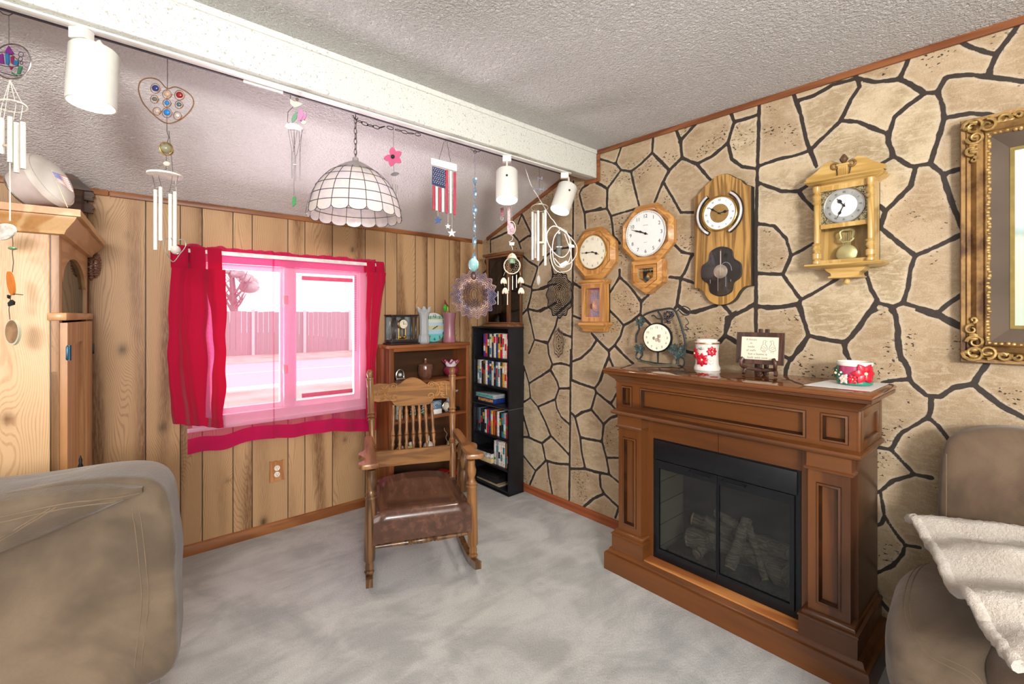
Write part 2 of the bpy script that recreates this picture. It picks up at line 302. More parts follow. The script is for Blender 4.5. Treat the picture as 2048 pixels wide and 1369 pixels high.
# --- wall of printed flagstones: the dark joints are traced, every stone keeps its own tone
def tr(ox, oy, k, txt): return [[(ox + float(a) * k, oy + float(b) * k) for a, b in (q.split(',') for q in l.split())] for l in txt.strip().split('/')]
JOINTS = (
 tr(1180, 40, .4969, """683,300 674,600 668,840 668,1369/130,500 105,575 125,605/40,560 105,580 125,605 165,610 205,580 250,535 255,465/125,605 70,680 30,655 0,640/70,680 68,760 0,770/165,610 180,680 200,755 85,790 68,760/250,535 320,605 290,660 260,735/345,440 365,490 370,555 320,605/435,410 360,490/370,555 430,580 490,550 555,495 580,410 565,370/580,410 640,395 680,380/555,495 570,560 610,590 674,600/430,580 490,650/300,660 340,730 365,775 425,775/85,790 95,870 120,900/340,905 370,935 420,945/410,945 380,1020 365,1040 320,1035/365,1040 420,1060/365,1045 350,1150 340,1165/350,1150 390,1180 450,1165 510,1150/530,1140 575,1190 630,1165 668,1140/575,1190 550,1200 545,1270 520,1300/545,1270 612,1305/674,590 760,560 830,545 885,525/815,290 845,370 870,480 885,525 912,590/830,325 900,305 980,260 1075,235/1060,215 1075,235 1150,250 1245,240 1290,260 1350,295/1285,150 1245,240/1075,235 1085,270 1050,320 1010,405 885,525/1010,405 1080,410 1150,440 1195,460 1215,540/1350,295 1280,345 1225,390 1210,440 1200,490 1225,550/1225,550 1290,590 1370,578/1225,550 1170,580/1350,295 1400,290 1420,350 1425,400 1395,500 1370,578/1400,290 1430,230 1520,220 1610,230 1747,248/1730,10 1680,80 1635,140 1610,200 1610,230/1490,90 1560,120 1635,140/1425,395 1530,375 1640,387/1370,578 1420,620 1500,598/1420,620 1450,720 1500,840/1310,595 1290,670 1240,720 1190,770/1140,725 1190,770 1170,830/1140,838 1170,838 1220,880 1310,950 1400,910 1500,862/1310,950 1290,1000 1280,1080 1260,1140/1105,1000 1130,1080 1160,1140 1220,1155 1260,1140 1330,1160 1400,1180 1440,1145 1500,1105/1400,1180 1500,1235/1160,1140 1120,1180 1070,1250 1030,1300 950,1285 880,1270 860,1210 845,1130 900,1100 1000,1040/845,1140 760,1155 672,1155/775,1025 800,1060 845,1120/670,1020 775,1025 810,950 900,900/672,820 740,830 790,880 808,945/676,655 770,690 840,690 900,650/840,690 865,725 905,765/880,1270 840,1320 810,1369/1030,1300 1025,1340 1045,1369/1220,1155 1240,1240 1245,1340 1252,1369""")
 + tr(1240, 600, .2637, """1030,0 1032,560/875,95 830,160 795,270 740,330/795,270 870,320 930,348/1032,45 1120,65 1230,55 1345,40/1345,40 1380,130 1410,200 1430,270 1380,370 1290,450 1260,530 1250,640/1430,270 1520,300 1690,325 1750,290 1830,190 1900,90 1950,0/1690,325 1725,420/1235,425 1290,450/480,385 600,415/440,40 510,90 570,100 700,50""")
 + tr(950, 350, .15338, """100,1290 170,1220 130,1130 150,1060/205,1010 200,850 330,790 440,740/560,640 610,510 690,680 740,790/500,780 560,850 600,960/580,880 690,800 760,790/620,1050 700,1130 820,1200 950,1040/820,1200 770,1369/980,1110 1020,1290/950,1040 1080,970 1270,940/1480,120 1400,170 1360,250 1400,420 1430,510 1440,700/1430,490 1560,460 1640,430/1590,110 1640,130/1250,800 1150,730""")
 + tr(1080, 540, .16075, """415,-1100 405,400 390,1369/0,230 110,190 200,180/0,520 110,460 200,410/200,560 390,390/220,600 195,700 130,840 95,920 0,890/95,920 110,1050 155,1180 130,1240 0,1330/130,1240 200,1369/155,1180 250,1165 330,1180 390,1205/230,750 290,800 395,840/415,160 500,220/415,575 505,610/990,0 990,90 860,300/990,90 1090,180 1180,290 1260,400 1350,310/1260,400 1250,550 1140,640 1040,690 960,600 860,500/1040,690 1000,830 930,940 855,1010 780,940 710,870 640,790/930,940 1040,1060 1160,1170/855,1010 860,1090 905,1200/860,1080 810,1190 750,1369/710,870 640,980 510,1100 410,1140/150,0 160,90/1250,560 1330,640 1390,700""")
 + tr(1020, 700, .2923, """80,760 95,110 130,230/140,330 80,365/130,230 275,140 290,100/275,140 320,210 335,265 412,265/335,265 310,340 190,390 140,330 130,230/310,340 320,400 350,460 410,515/190,390 240,490 280,590 340,650 405,720/280,590 220,640 170,620 130,600 80,595/85,430 130,590/220,640 245,760 175,830 75,705/245,760 320,780 405,785/255,770 265,860 290,990/175,830 135,925/415,0 412,500 405,1040/425,210 490,235 580,265 620,210 680,30/580,265 590,290 555,410 490,430 445,460 418,430/590,290 650,340 690,370 720,320 760,250/690,370 750,440/555,410 600,460 640,510 690,465 750,445/640,510 630,630 480,600 460,520 445,460/480,600 490,700 515,815 412,815/515,815 580,835 680,855 660,740 630,630/665,740 760,740/680,855 755,915/615,860 620,940 645,985 570,1020 505,1075/645,985 700,1040 745,1080 720,1150""")
 + tr(1728, 620, .20447, """0,90 60,20 120,0/260,0 310,50 330,200 320,320 350,430 430,570 450,680 470,720/180,715 300,690 450,680/470,720 610,840 740,850 880,760 1070,730 1130,630 1210,520/1070,730 1200,830 1320,930 1565,1060/650,850 655,960 630,1050 500,1130 370,1200 290,1340 270,1369/640,1060 720,1130 830,1270/100,1340 270,1369/520,0 640,40 740,70 840,130 945,180""")
 + tr(0, 0, 1, """1044,568 1063,575 1064,581 1088,578 1100,571/1068,558 1063,575/1064,581 1059,604 1055,618 1042,632/1055,618 1075,623 1090,616/1055,618 1063,652 1069,680 1058,707/1069,680 1094,685""")
 + tr(1748, 800, .4155, """80,240 130,290 195,360 275,375/0,225 80,240 120,170/195,360 90,390 30,440 -20,465/30,440 50,560 35,600 -10,612/50,560 110,650 150,700 220,712/150,700 140,740 90,800 -10,845/-10,920 110,1060"""))
SEG = []
for pl in JOINTS:
    q = [onX(*p) for p in pl]
    for a, b in zip(q, q[1:]): SEG.append((-a.y, a.z, -b.y, b.z))
ys = np.concatenate([np.arange(0, 4.3, .008), np.arange(4.3, -YF + .04, .05)]); zz = np.concatenate([np.arange(0, 2.4365, .008), [2.45]]); GU, GV_ = np.meshgrid(ys, zz); u, v = GU.ravel(), GV_.ravel()
dist = np.full(u.shape, 9.)
for x0, z0, x1, z1 in SEG:
    dx, dz = x1 - x0, z1 - z0; L = dx * dx + dz * dz + 1e-12; t = np.clip(((u - x0) * dx + (v - z0) * dz) / L, 0, 1)
    dist = np.minimum(dist, np.hypot(u - x0 - t * dx, v - z0 - t * dz))
rs = np.random.RandomState(5); sx = rs.uniform(1.0, 7.0, 190); sz_ = rs.uniform(-.3, 2.8, 190)      # stones beyond the picture's edge
D = np.stack([np.hypot(u - a, v - b) for a, b in zip(sx, sz_)]); D.sort(axis=0); vd = (D[1] - D[0]) * .5
dist = np.where(u > 3.13, vd, np.where((u > 1.75) & (u < 2.68) & (v < .95), np.minimum(dist, vd), dist))
free = (dist > .007).reshape(GU.shape); lab = np.where(free, np.arange(u.size).reshape(GU.shape), -1)
fr = free.ravel().tolist(); lb = [-1] * len(fr); nc = GU.shape[1]; cur = 0
for s0 in range(len(fr)):
    if not fr[s0] or lb[s0] >= 0: continue
    cur += 1; stack = [s0]; lb[s0] = cur
    while stack:
        a = stack.pop(); col_ = a % nc
        for b_ in ((a - 1) if col_ else -1, (a + 1) if col_ < nc - 1 else -1, a - nc, a + nc):
            if 0 <= b_ < len(fr) and fr[b_] and lb[b_] < 0: lb[b_] = cur; stack.append(b_)
lab = np.array(lb)
sid = (np.abs(np.sin(lab.ravel() * 12.9898) * 43758.5453) % 1)
n1 = len(ys); Fs = [(j * n1 + i, (j + 1) * n1 + i, (j + 1) * n1 + i + 1, j * n1 + i + 1) for j in range(len(zz) - 1) for i in range(n1 - 1)]
k = N('printed_flagstone'); gd = k.attr('joint'); si = k.attr('stone'); v3 = k.obj()
wob = k.math('ADD', gd, k.math('MULTIPLY', k.math('SUBTRACT', k.noise(v3, 26, 3), .5), .011)); wid = k.math('ADD', k.math('MULTIPLY', k.noise(v3, 3.1, 1), .008), .0045)
joint = k.ss(wob, k.math('SUBTRACT', wid, .0012), k.math('ADD', wid, .0012)); halo = k.ss(wob, k.math('ADD', wid, .002), k.math('ADD', wid, .018), 1, 0)
c = k.mix(k.ss(k.noise(v3, 5, 4, .6), .3, .72), lin('94805f'), lin('c4b192')); c = k.mix(k.math('MULTIPLY', k.ss(k.noise(k.obj((1, 1, 3), (R(25), 0, 0)), 15, 6, .75, 1.2), .45, .62), .7), c, lin('c9b89c')); c = k.mix(k.math('MULTIPLY', k.ss(k.noise(k.obj((1, 2.5, 1), (R(-20), 0, 0)), 30, 5, .75, 1), .55, .7), .5), c, lin('8a7050'))
c = k.mix(k.math('MULTIPLY', k.ss(si, .15, .9), .42), c, lin('94775a')); c = k.mix(k.math('MULTIPLY', k.ss(k.noise(v3, 240, 3, .7), .5, .75), .4), c, lin('dfd5c4')); c = k.mix(k.math('MULTIPLY', k.ss(k.noise(v3, 170, 3, .7), .52, .75), .38), c, lin('76624a'))
pit = k.noise(k.obj((1, 2.2, 4.2), (R(12), 0, 0)), 26, 2, .55); amt = k.math('MULTIPLY', k.ss(k.math('FRACT', k.math('MULTIPLY', si, 7.3)), .3, .75), k.ss(k.noise(v3, 6, 1), .42, .62))
pitm = k.ss(k.math('SUBTRACT', pit, k.math('MULTIPLY', k.math('SUBTRACT', 1., amt), .22)), .6, .62); c = k.mix(pitm, c, lin('35281c'))
c = k.mix(k.math('MULTIPLY', halo, .22), c, lin('ded3c0')); c = k.mix(joint, k.mix(k.noise(v3, 90), lin('2b2420'), lin('3f3731')), c)
k.P(col=c, rough=.55, spec=.3); k.bump(k.math('ADD', k.math('MULTIPLY', k.math('SUBTRACT', joint, pitm), .6), k.math('MULTIPLY', k.noise(v3, 120, 4), .4)), .2, .004); STONE = k.m
attr_mesh('wall_right', np.column_stack([np.zeros(u.size), -u, v]).tolist(), Fs, dict(joint=dist, stone=sid), STONE)
# --- floor, ceilings, beam
k = N('grey_carpet'); v3 = k.obj()
pat = k.math('ADD', k.math('MULTIPLY', k.noise(v3, 2.6, 4, .62, .8), .75), k.math('MULTIPLY', k.noise(k.obj((1, 3.5, 1), (0, 0, R(35))), 3, 3, .6, .5), .35))
c = k.mix(k.ss(pat, .4, .68), lin('b2b5b4'), lin('dcdddb')); c = k.mix(k.math('MULTIPLY', k.ss(k.noise(v3, 1.1, 2), .5, .75), .3), c, lin('c2b8a2'))
fz = k.noise(v3, 330, 3, .7); c = k.mix(k.math('MULTIPLY', k.ss(fz, .3, .75), .55), c, lin('7f7d78')); k.P(col=c, rough=1, spec=.1, sheen=.15); k.bump(k.math('ADD', fz, k.noise(v3, 90, 3)), .7, .008); CARPET = k.m
MB().bb(XL - .1, .1, YF - .1, .1, -.06, 0).build('floor', CARPET)['kind'] = 'structure'
def textured(name, c, sc=75, st=.8, spk=0, dirt=0):
    k = N(name); v = k.obj(); a = k.noise(v, sc, 3, .6); b = k.n('TexVoronoi', {'Vector': v, 'Scale': sc * .55}).outputs[0]
    h = k.math('SUBTRACT', k.ss(a, .35, .7), k.math('MULTIPLY', b, .8)); col = k.mix(k.math('MULTIPLY', k.ss(a, .3, .5, 1, 0), .16), lin(c), lin('8d867c'))
    if spk: col = k.mix(k.math('MULTIPLY', k.ss(k.noise(v, 110, 2), .62, .7), spk), col, lin('6d655c'))
    if dirt: z_ = k.n('SeparateXYZ', {0: v}).outputs[2]; col = k.mix(k.math('MULTIPLY', k.ss(k.math('ADD', z_, k.math('MULTIPLY', k.noise(k.obj((.25, 1, 1)), 9, 4, .7), .05)), 2.262, 2.285, 1, 0), k.ss(k.noise(k.obj((.2, 1, 1)), 7, 3), .42, .6, .05, .75)), col, lin('8a7d6c'))
    k.P(col=col, rough=.9, spec=.2); k.bump(h, st, .012); return k.m
CEIL = textured('stipple_ceiling', 'e6e4e1', 105, .9); SLOPE = textured('orange_peel_ceiling', 'ebe6e5', 130, .6, .12); BEAM = textured('textured_white_beam', 'dadbd3', 110, .22, .5, 1)
zc = lambda y: 2.43 - (YB0 - y) * .018
MB().add([(XL - .1, YB0 + .02, 2.43), (.1, YB0 + .02, 2.43), (.1, YF - .1, zc(YF)), (XL - .1, YF - .1, zc(YF)), (XL - .1, YB0 + .02, 2.52), (.1, YB0 + .02, 2.52), (.1, YF - .1, 2.52), (XL - .1, YF - .1, 2.52)], [(0, 1, 2, 3), (4, 5, 6, 7), (0, 1, 5, 4), (2, 3, 7, 6), (1, 2, 6, 5), (0, 3, 7, 4)]).build('ceiling', CEIL)['kind'] = 'structure'
zs_ = lambda y: ZE + (-y) * .361
MB().prism([(XL - .1, 0), (.1, 0), (.1, .05), (XL - .1, .05)], 0, 0).build('x', CEIL) if 0 else None
o = MB().add([(XL - .1, .1, ZE - .036), (.1, .1, ZE - .036), (.1, YB1 - .05, zs_(YB1 - .05)), (XL - .1, YB1 - .05, zs_(YB1 - .05)), (XL - .1, .1, ZE + .08), (.1, .1, ZE + .08), (.1, YB1 - .05, 2.52), (XL - .1, YB1 - .05, 2.52)], [(0, 1, 2, 3), (4, 5, 6, 7), (0, 1, 5, 4), (2, 3, 7, 6), (1, 2, 6, 5), (0, 3, 7, 4)]).build('ceiling_slope', SLOPE); o['kind'] = 'structure'
b = MB().bb(XL, -.004, YB0, YB1, ZB, 2.44, .006); b.bb(XL, -.004, YB0 - .008, YB0 + .01, 2.405, 2.44, .006)
b.build('ceiling_beam', BEAM)['kind'] = 'structure'
# walls behind the camera
OFFW = paint('plain_wall', 'd8d4cc', .8); 
MB().bb(XL - .1, XL, YF, .1, 0, 2.5).build('wall_left', OFFW)['kind'] = 'structure'
MB().bb(XL, .1, YF - .1, YF, 0, 2.5).build('wall_front', OFFW)['kind'] = 'structure'
# trim
TRIM = wood('trim_wood', '6b3a1e', 'a5693c', 'x', 16, .4); TRIMY = wood('trim_wood_long', '6b3a20', '96603a', 'y', 16, .4); BASE = wood('baseboard_wood', '74421f', 'a0683a', 'x', 14, .38); BASEY = wood('baseboard_wood_long', '77391c', 'a05a36', 'y', 14, .38)
def struct(mb, name, m): o = mb.build(name, m); o['kind'] = 'structure'; return o
b = MB(); xj = onY(218, 385).x
b.bb(XL, xj - .001, -.014, 0, ZE - .028, ZE + .002, .004); b.bb(xj + .001, -.014, -.014, 0, ZE - .028, ZE + .002, .004); struct(b, 'trim_1', TRIM)
b = MB(); a = math.degrees(math.atan(.361)); b.box((0, 0, 0), (.012, 1.12, .03), .004, 2, M((-.006, YB1 / 2 - .01, zs_(YB1 / 2 - .01) - .014), rx=-a)); struct(b, 'trim_2', TRIMY)
b = MB(); b.box((0, 0, 0), (.014, 5.4, .03), .004, 2, M((-.007, -3.93, zc(-3.93) - .013), rx=1.03)); struct(b, 'trim_3', TRIMY)
b = MB(); b.bb(-.013, 0, YB0 - .024, YB0 - .001, ZB - .025, 2.42, .003); b.bb(-.014, 0, YB0, YB1 + .02, ZB - .026, ZB - .001, .003); struct(b, 'trim_4', TRIMY)
b = MB(); b.prism([(-.0, 0), (-.016, 0), (-.016, .036), (-.011, .046), (0, .05)], XL, 0, Matrix.Rotation(-pi / 2, 4, 'Z')); 
b = MB(); b.add([(XL, -.001, 0), (XL, -.017, 0), (XL, -.017, .044), (XL, -.01, .056), (XL, -.001, .06), (0, -.001, 0), (0, -.017, 0), (0, -.017, .044), (0, -.01, .056), (0, -.001, .06)], [(i, (i + 1) % 5, (i + 1) % 5 + 5, i + 5) for i in range(5)] + [(0, 1, 2, 3, 4), (5, 6, 7, 8, 9)]); struct(b, 'baseboard_back', BASE)
b = MB(); 
for y0, y1 in ((-.02, -1.548), (-1.556, YF)): b.add([(-.001, y0, 0), (-.017, y0, 0), (-.02, y0, .03), (-.012, y0, .052), (-.001, y0, .056), (-.001, y1, 0), (-.017, y1, 0), (-.02, y1, .03), (-.012, y1, .052), (-.001, y1, .056)], [(i, (i + 1) % 5, (i + 1) % 5 + 5, i + 5) for i in range(5)] + [(0, 1, 2, 3, 4), (5, 6, 7, 8, 9)])
struct(b, 'baseboard_right', BASEY)
# --- window: white vinyl slider
VINYL = paint('white_vinyl', 'eeecec', .4, 0, .02)
b = MB(); wo = rect(WX0, WX1, WZ0, WZ1); b.ring(rect(WX0 - .035, WX1 + .035, WZ0 - .04, WZ1 + .03), rect(WX0 + .03, WX1 - .03, WZ0 + .03, WZ1 - .03), -.012, .1, -.006); b.bb(WX0 - .06, WX1 + .05, -.022, .0, WZ0 - .045, WZ0 - .02, .004)
win = struct(b, 'window_1', VINYL)
b = MB(); b.bb(-1.58, -1.515, .012, .06, WZ0 + .03, WZ1 - .03, .004); b.build('mullion', VINYL, win)
for nm, x0, x1, y in (('sash', WX0 + .03, -1.565, .05), ('sash', -1.53, WX1 - .03, .03)):
    s = MB().ring(rect(x0, x1, WZ0 + .03, WZ1 - .03), rect(x0 + .028, x1 - .028, WZ0 + .06, WZ1 - .06), y, y + .03).build(nm, VINYL, win)
    MB().bb(x0 + .025, x1 - .025, y + .012, y + .016, WZ0 + .057, WZ1 - .057).build('pane', pane('window_glass', (.97, .98, .99), .03), s)
for z in (.98, 1.42): MB().bb(-1.585, -1.56, -.005, .03, z, z + .055, .004).build('latch', paint('old_ivory', 'd8cfc0', .5), win)
CEDAR = paint('pinkish_bar', 'b98d80', .6)
for z in (WZ0 + .075, WZ1 - .105): MB().bb(-1.47, -1.13, .022, .028, z, z + .028, .002).build('blind_rail', CEDAR, win)
b = MB(); 
for i in range(44): b.bb(-1.118, -1.104, .022, .028, 1.1 + i * .0122, 1.107 + i * .0122)
b.build('blind_slat_ends', paint('grey_slat', 'a9a9b0', .5), win)
# ---------------------------------------------------------------- outdoors, seen through the sheer curtain
k = N('dry_lawn'); v = k.obj(); k.P(col=k.mix(k.ss(k.noise(v, 1.3, 4), .3, .7), lin('a8a290'), lin('c6c1b4')), rough=1); k.bump(k.noise(v, 40), .5, .03)
GZ = -.25
o = MB().bb(-14, 10, .3, 46, GZ - .2, GZ).build('lawn_ground', k.m); o['kind'] = 'structure'
PAVE = paint('pale_concrete', 'e6e5e2', .9); ROAD = paint('grey_asphalt', 'b9bcc4', .9)
o = MB().bb(-14, 10, 8.6, 14, GZ, GZ + .02).build('street', ROAD); o['kind'] = 'structure'
o = MB().bb(-14, 10, 7.9, 8.5, GZ, GZ + .03).build('sidewalk', PAVE); o['kind'] = 'structure'
o = MB().add([(-3.2, .6, GZ + .01), (-1.35, .6, GZ + .01), (-2.0, 3.0, GZ + .01), (-3.6, 7.9, GZ + .01), (-5.4, 7.9, GZ + .01)], [(0, 1, 2, 3, 4)]).build('driveway', PAVE); o['kind'] = 'structure'
o = MB().bb(-14, 10, 11.2, 11.35, GZ + .02, GZ + .025).build('street_line', paint('pale_yellow_line', 'e3dcc0', .9)); o['kind'] = 'structure'
FEN = paint('faded_fence_board', 'a89a98', .9)
f = thing('garden_fence', 'faded brown board fence across the street outside the window', 'fence', (0, 18, GZ))
b = MB()
for i in range(70): b.bb(-8 + i * .2, -8 + i * .2 + .185, 18, 18.03, GZ, GZ + 1.75 + .04 * random.random())
b.build('board_panel', FEN, f, world=True)
for x in np.arange(-8, 6.1, 2.0): MB().bb(x - .05, x + .05, 17.9, 18, GZ, GZ + 1.85).build('fence_post', paint('pale_post', 'd9d2cf', .9), f, world=True)
def tree(x, y, h, label, c, seed):
    t = thing('bare_tree', label, 'tree', (x, y, GZ), group='trees outside the window'); r = random.Random(seed); b = MB()
    b.tube([(0, 0, 0), (.05, 0, h * .3), (-.05, .05, h * .55)], [.2, .15, .1], 8)
    for i in range(14):
        a = r.uniform(0, 6.28); z = h * r.uniform(.25, .55); L = h * r.uniform(.12, .24)
        p = [(0, 0, z), (cos(a) * L * .4, sin(a) * L * .4, z + L * .4), (cos(a) * L * .7, sin(a) * L * .7, z + L * .9)]; b.tube(p, [.07, .04, .015], 5)
        for q in range(3): e = r.uniform(-1, 1); b.tube([p[1], (p[1][0] + e * L * .4, p[1][1] + r.uniform(-.3, .3), p[1][2] + L * r.uniform(.2, .6))], [.03, .008], 4)
    b.build('trunk', paint('bark', '9a8a84', .9), t); b = MB()
    for i in range(26): b.sph((r.uniform(-.13, .13) * h, r.uniform(-.1, .1) * h, h * r.uniform(.45, .95)), h * r.uniform(.03, .07), 7, sc=(1.2, 1, .8))
    b.build('crown', paint('hazy_foliage_' + c, c, 1, 0, .25, 3), t); return t
tree(-4.2, 20.5, 7, 'hazy bare tree beyond the fence, left in the window', 'c3bdb4', 1)
tree(-1.2, 23, 8, 'hazy tall tree beyond the fence, behind the middle of the left pane', 'c9c2bd', 2)
tree(1.9, 21.4, 6.5, 'hazy rounded tree above the fence in the right pane', 'bdbfb8', 3)
tree(-8.0, 22, 8, 'hazy leafless tree at the far left edge of the window', 'cbc6c0', 4)
t = thing('shed', 'small white shed above the fence seen through the right pane', 'shed', (.2, 19.2, GZ))
MB().bb(-.7, .7, -.6, .6, 0, 2.3).build('wall', paint('white_siding', 'eceef0', .8), t)
MB().prism([(-.85, 2.3), (.85, 2.3), (0, 2.9)], -.7, .7).build('roof', paint('pale_roof', 'c9ccd2', .9), t)
# ---------------------------------------------------------------- fireplace mantel (front faces -y in its own frame, then turned to the stone wall)
CHERRY = wood('cherry_wood', '34190b', '74441d', 'x', 7, .36, .3, .4, .45); CHERRYV = wood('cherry_wood_upright', '34190b', '74441d', 'z', 7, .36, .3, .4, .45)
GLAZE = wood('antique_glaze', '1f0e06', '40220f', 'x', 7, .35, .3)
fp = thing('fireplace_mantel', 'brown wooden fireplace mantel standing against the flagstone wall', 'fireplace', (-.012, -2.187, 0), -90)
def molding(mb, x0, x1, yf, yb, prof):                           # prof: (outset, z); runs along front and both ends
    loops = [[(x0 - o, yb, z), (x0 - o, yf - o, z), (x1 + o, yf - o, z), (x1 + o, yb, z)] for o, z in prof]; mb.loft(loops)
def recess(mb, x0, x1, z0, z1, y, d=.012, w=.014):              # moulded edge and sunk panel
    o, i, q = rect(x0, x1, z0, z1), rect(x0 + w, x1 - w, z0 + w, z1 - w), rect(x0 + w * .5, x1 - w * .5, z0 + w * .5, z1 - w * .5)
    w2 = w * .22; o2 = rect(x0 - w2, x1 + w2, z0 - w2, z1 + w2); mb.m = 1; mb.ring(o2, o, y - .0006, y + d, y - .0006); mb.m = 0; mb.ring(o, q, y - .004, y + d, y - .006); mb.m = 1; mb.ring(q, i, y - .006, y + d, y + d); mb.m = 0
b = MB(); molding(b, -.571, .571, -.415, -.02, [(0, 0), (0, .085), (-.003, .091), (-.01, .094), (-.017, .1), (-.02, .112), (-.024, .116)]); b.build('plinth', CHERRY, fp)
b = MB(); b.bb(-.36, .36, -.385, -.2, .114, .124, .002); b.build('hearth_board', wood('hearth_wood', '8a4a22', 'c98b50', 'x', 7, .3, .4), fp)
for x0, x1 in ((-.515, -.332), (.334, .515)): MB().bb(x0, x1, -.32, -.02, .116, .83).build('side_jamb', CHERRYV, fp)
b = MB(); b.bb(-.335, -.0012, -.322, -.28, .727, .83); b.bb(.0012, .335, -.322, -.28, .727, .83); b.build('lintel_board', CHERRY, fp)
for s in (-1, 1):
    b = MB(); x0, x1 = sorted((s * .372, s * .508)); X0, X1 = sorted((s * .365, s * .555))
    zs4 = rect(x0 + .034, x1 - .034, .262, .705); b.ring(rect(x0, x1, .2, .76), zs4, -.372, -.3); b.bb(x0 + .03, x1 - .03, -.358, -.3, .25, .71)
    recess(b, x0 + .03, x1 - .03, .256, .711, -.372, .013)
    b.bb(min(s * .372, s * .52), max(s * .372, s * .52), -.32, -.02, .2, .83); pl = b.build('pilaster', [CHERRYV, GLAZE], fp)
    b = MB(); molding(b, x0 - .004, x1 + .004, -.376, -.02, [(.0, .758), (.006, .76), (.008, .768), (.002, .772), (.0, .776), (0, .83)]); b.build('capital', CHERRY, pl)
    b = MB(); molding(b, x0 - .006, x1 + .006, -.376, -.02, [(.02, .116), (.02, .19), (.024, .193), (.022, .2), (.012, .203), (.012, .21), (.008, .218), (0, .222)]); b.build('pilaster_base', CHERRY, pl)
b = MB(); molding(b, -.535, .535, -.385, -.02, [(-.02, .822), (0, .826), (.006, .83), (.01, .838), (.006, .846), (-.004, .85), (-.012, .853)]); b.build('ledge_molding', CHERRY, fp)
b = MB(); b.bb(-.523, .523, -.338, -.02, .85, 1.0)
for x0, x1 in ((-.523, -.41), (-.41, .385), (.385, .523)): b.ring(rect(x0, x1, .85, 1.0), rect(x0 + .03, x1 - .03, .876, .972), -.358, -.33); recess(b, x0 + .026, x1 - .026, .872, .976, -.358, .014)
for s in (-1, 1):
    for y0, y1, z0, z1 in ((-.358, -.31, .85, 1.0), (-.075, -.02, .85, 1.0), (-.312, -.07, .85, .882), (-.312, -.07, .968, 1.0)): b.bb(min(s * .52, s * .535), max(s * .52, s * .535), y0, y1, z0, z1, .003)
b.build('frieze', [CHERRY, GLAZE], fp)
b = MB(); molding(b, -.527, .527, -.36, -.02, [(0, .995), (.006, 1.0), (.008, 1.008), (.02, 1.018), (.032, 1.03), (.038, 1.036), (.05, 1.038), (.052, 1.05), (.046, 1.054)]); b.build('cornice', CHERRY, fp)
TOPW = wood('polished_mantel_top', '4a230d', '8a5228', 'x', 6, .12, .5, .2, .4, .04)
b = MB(); molding(b, -.555, .555, -.39, -.012, [(0, 1.05), (.022, 1.052), (.026, 1.06), (.022, 1.066), (.014, 1.07)]); b.build('mantel_shelf', TOPW, fp)
# firebox with glass doors
BLK = paint('black_steel', '14161b', .38, .3, .15); BRICK = N('pale_firebrick'); v = BRICK.obj((1, 1, 1), (R(90), 0, R(90)))
BRICK.P(col=BRICK.n('TexBrick', {'Vector': v, 'Color1': lin('8f8668'), 'Color2': lin('7d7357'), 'Mortar': lin('3a3427'), 'Scale': 5.5, 'Mortar Size': .015, 'Brick Width': .6, 'Row Height': .3}).outputs[0], rough=.9)
fb = thing('fireplace_insert', 'black glass-fronted firebox set inside the wooden mantel', 'firebox', (-.012, -2.187, .124), -90)
z0, z1 = .002, .602
b = MB(); b.ring(rect(-.331, .333, z0, z1), rect(-.312, .314, z0 + .028, z1 - .1), -.322, -.3); b.build('outer_frame', BLK, fb)
b = MB(); b.bb(-.32, .322, -.334, -.318, z1 - .1, z1 - .004, .004); b.build('hood_panel', BLK, fb)
b = MB(); b.bb(-.33, .332, -.075, -.06, z0, z1); b.bb(-.33, .332, -.3, -.07, z0, z0 + .02); b.bb(-.33, .332, -.3, -.07, z1 - .02, z1); b.bb(.318, .331, -.3, -.07, z0, z1); b.build('firebox_back', paint('sooty_black', '1b1a1a', .8), fb)
MB().bb(-.33, -.305, -.3, -.07, z0 + .02, z1 - .02).build('brick_side', BRICK.m, fb)
TINT = pane('smoked_glass', (.62, .64, .66), .1, .06)
for x0, x1 in ((-.31, -.001), (.001, .312)):
    d = MB().ring(rect(x0, x1, z0 + .03, z1 - .102), rect(x0 + (.006 if x0 > -.2 else .016), x1 - (.006 if x1 < .2 else .016), z0 + .055, z1 - .142), -.334, -.32).build('glass_door', BLK, fb)
    MB().bb(x0 + .006, x1 - .006, -.327, -.323, z0 + .055, z1 - .142).build('pane', TINT, d)
    hx = (-.075, .075)[x0 > -.1]; hx = -.08 if x0 < -.1 else .075
    MB().tube([(hx - .05, -.333, z1 - .112), (hx - .05, -.352, z1 - .116), (hx + .05, -.352, z1 - .116), (hx + .05, -.333, z1 - .112)], .004, 8).build('handle', paint('dark_handle', '2d3036', .3, .8), d)
# log set
LOG = wood('charred_log', '3b332a', '94866e', 'x', 30, .9, 0, .6, 2); LOGE = paint('log_end', 'a8926a', .9, 0, .3, 60)
lg = thing('gas_log_set', 'grey imitation log pile behind the fireplace glass doors', 'log set', (-.012, -2.187, .146), -90)
MB().bb(-.28, .28, -.27, -.1, .0, .025, .005).build('ember_bed', paint('ash_bed', '4a443b', 1, 0, .4, 60, .8, 90), lg)
def logm(p0, p1, r, seed):
    rr = random.Random(seed); b = MB(); P0, P1 = Vector(p0), Vector(p1); k = 9; pts = []; rad = []
    for i in range(k + 1): pts.append(P0.lerp(P1, i / k) + Vector((rr.uniform(-1, 1), rr.uniform(-1, 1), rr.uniform(-1, 1))) * r * .13); rad.append(r * rr.uniform(.82, 1.12))
    b.tube(pts, rad, 11); o = b.build('log', LOG, lg)
    MB().cyl(P0 + (P0 - P1).normalized() * r * .12, P0 + (P1 - P0).normalized() * .003, r * .86).build('cut_end', LOGE, o)
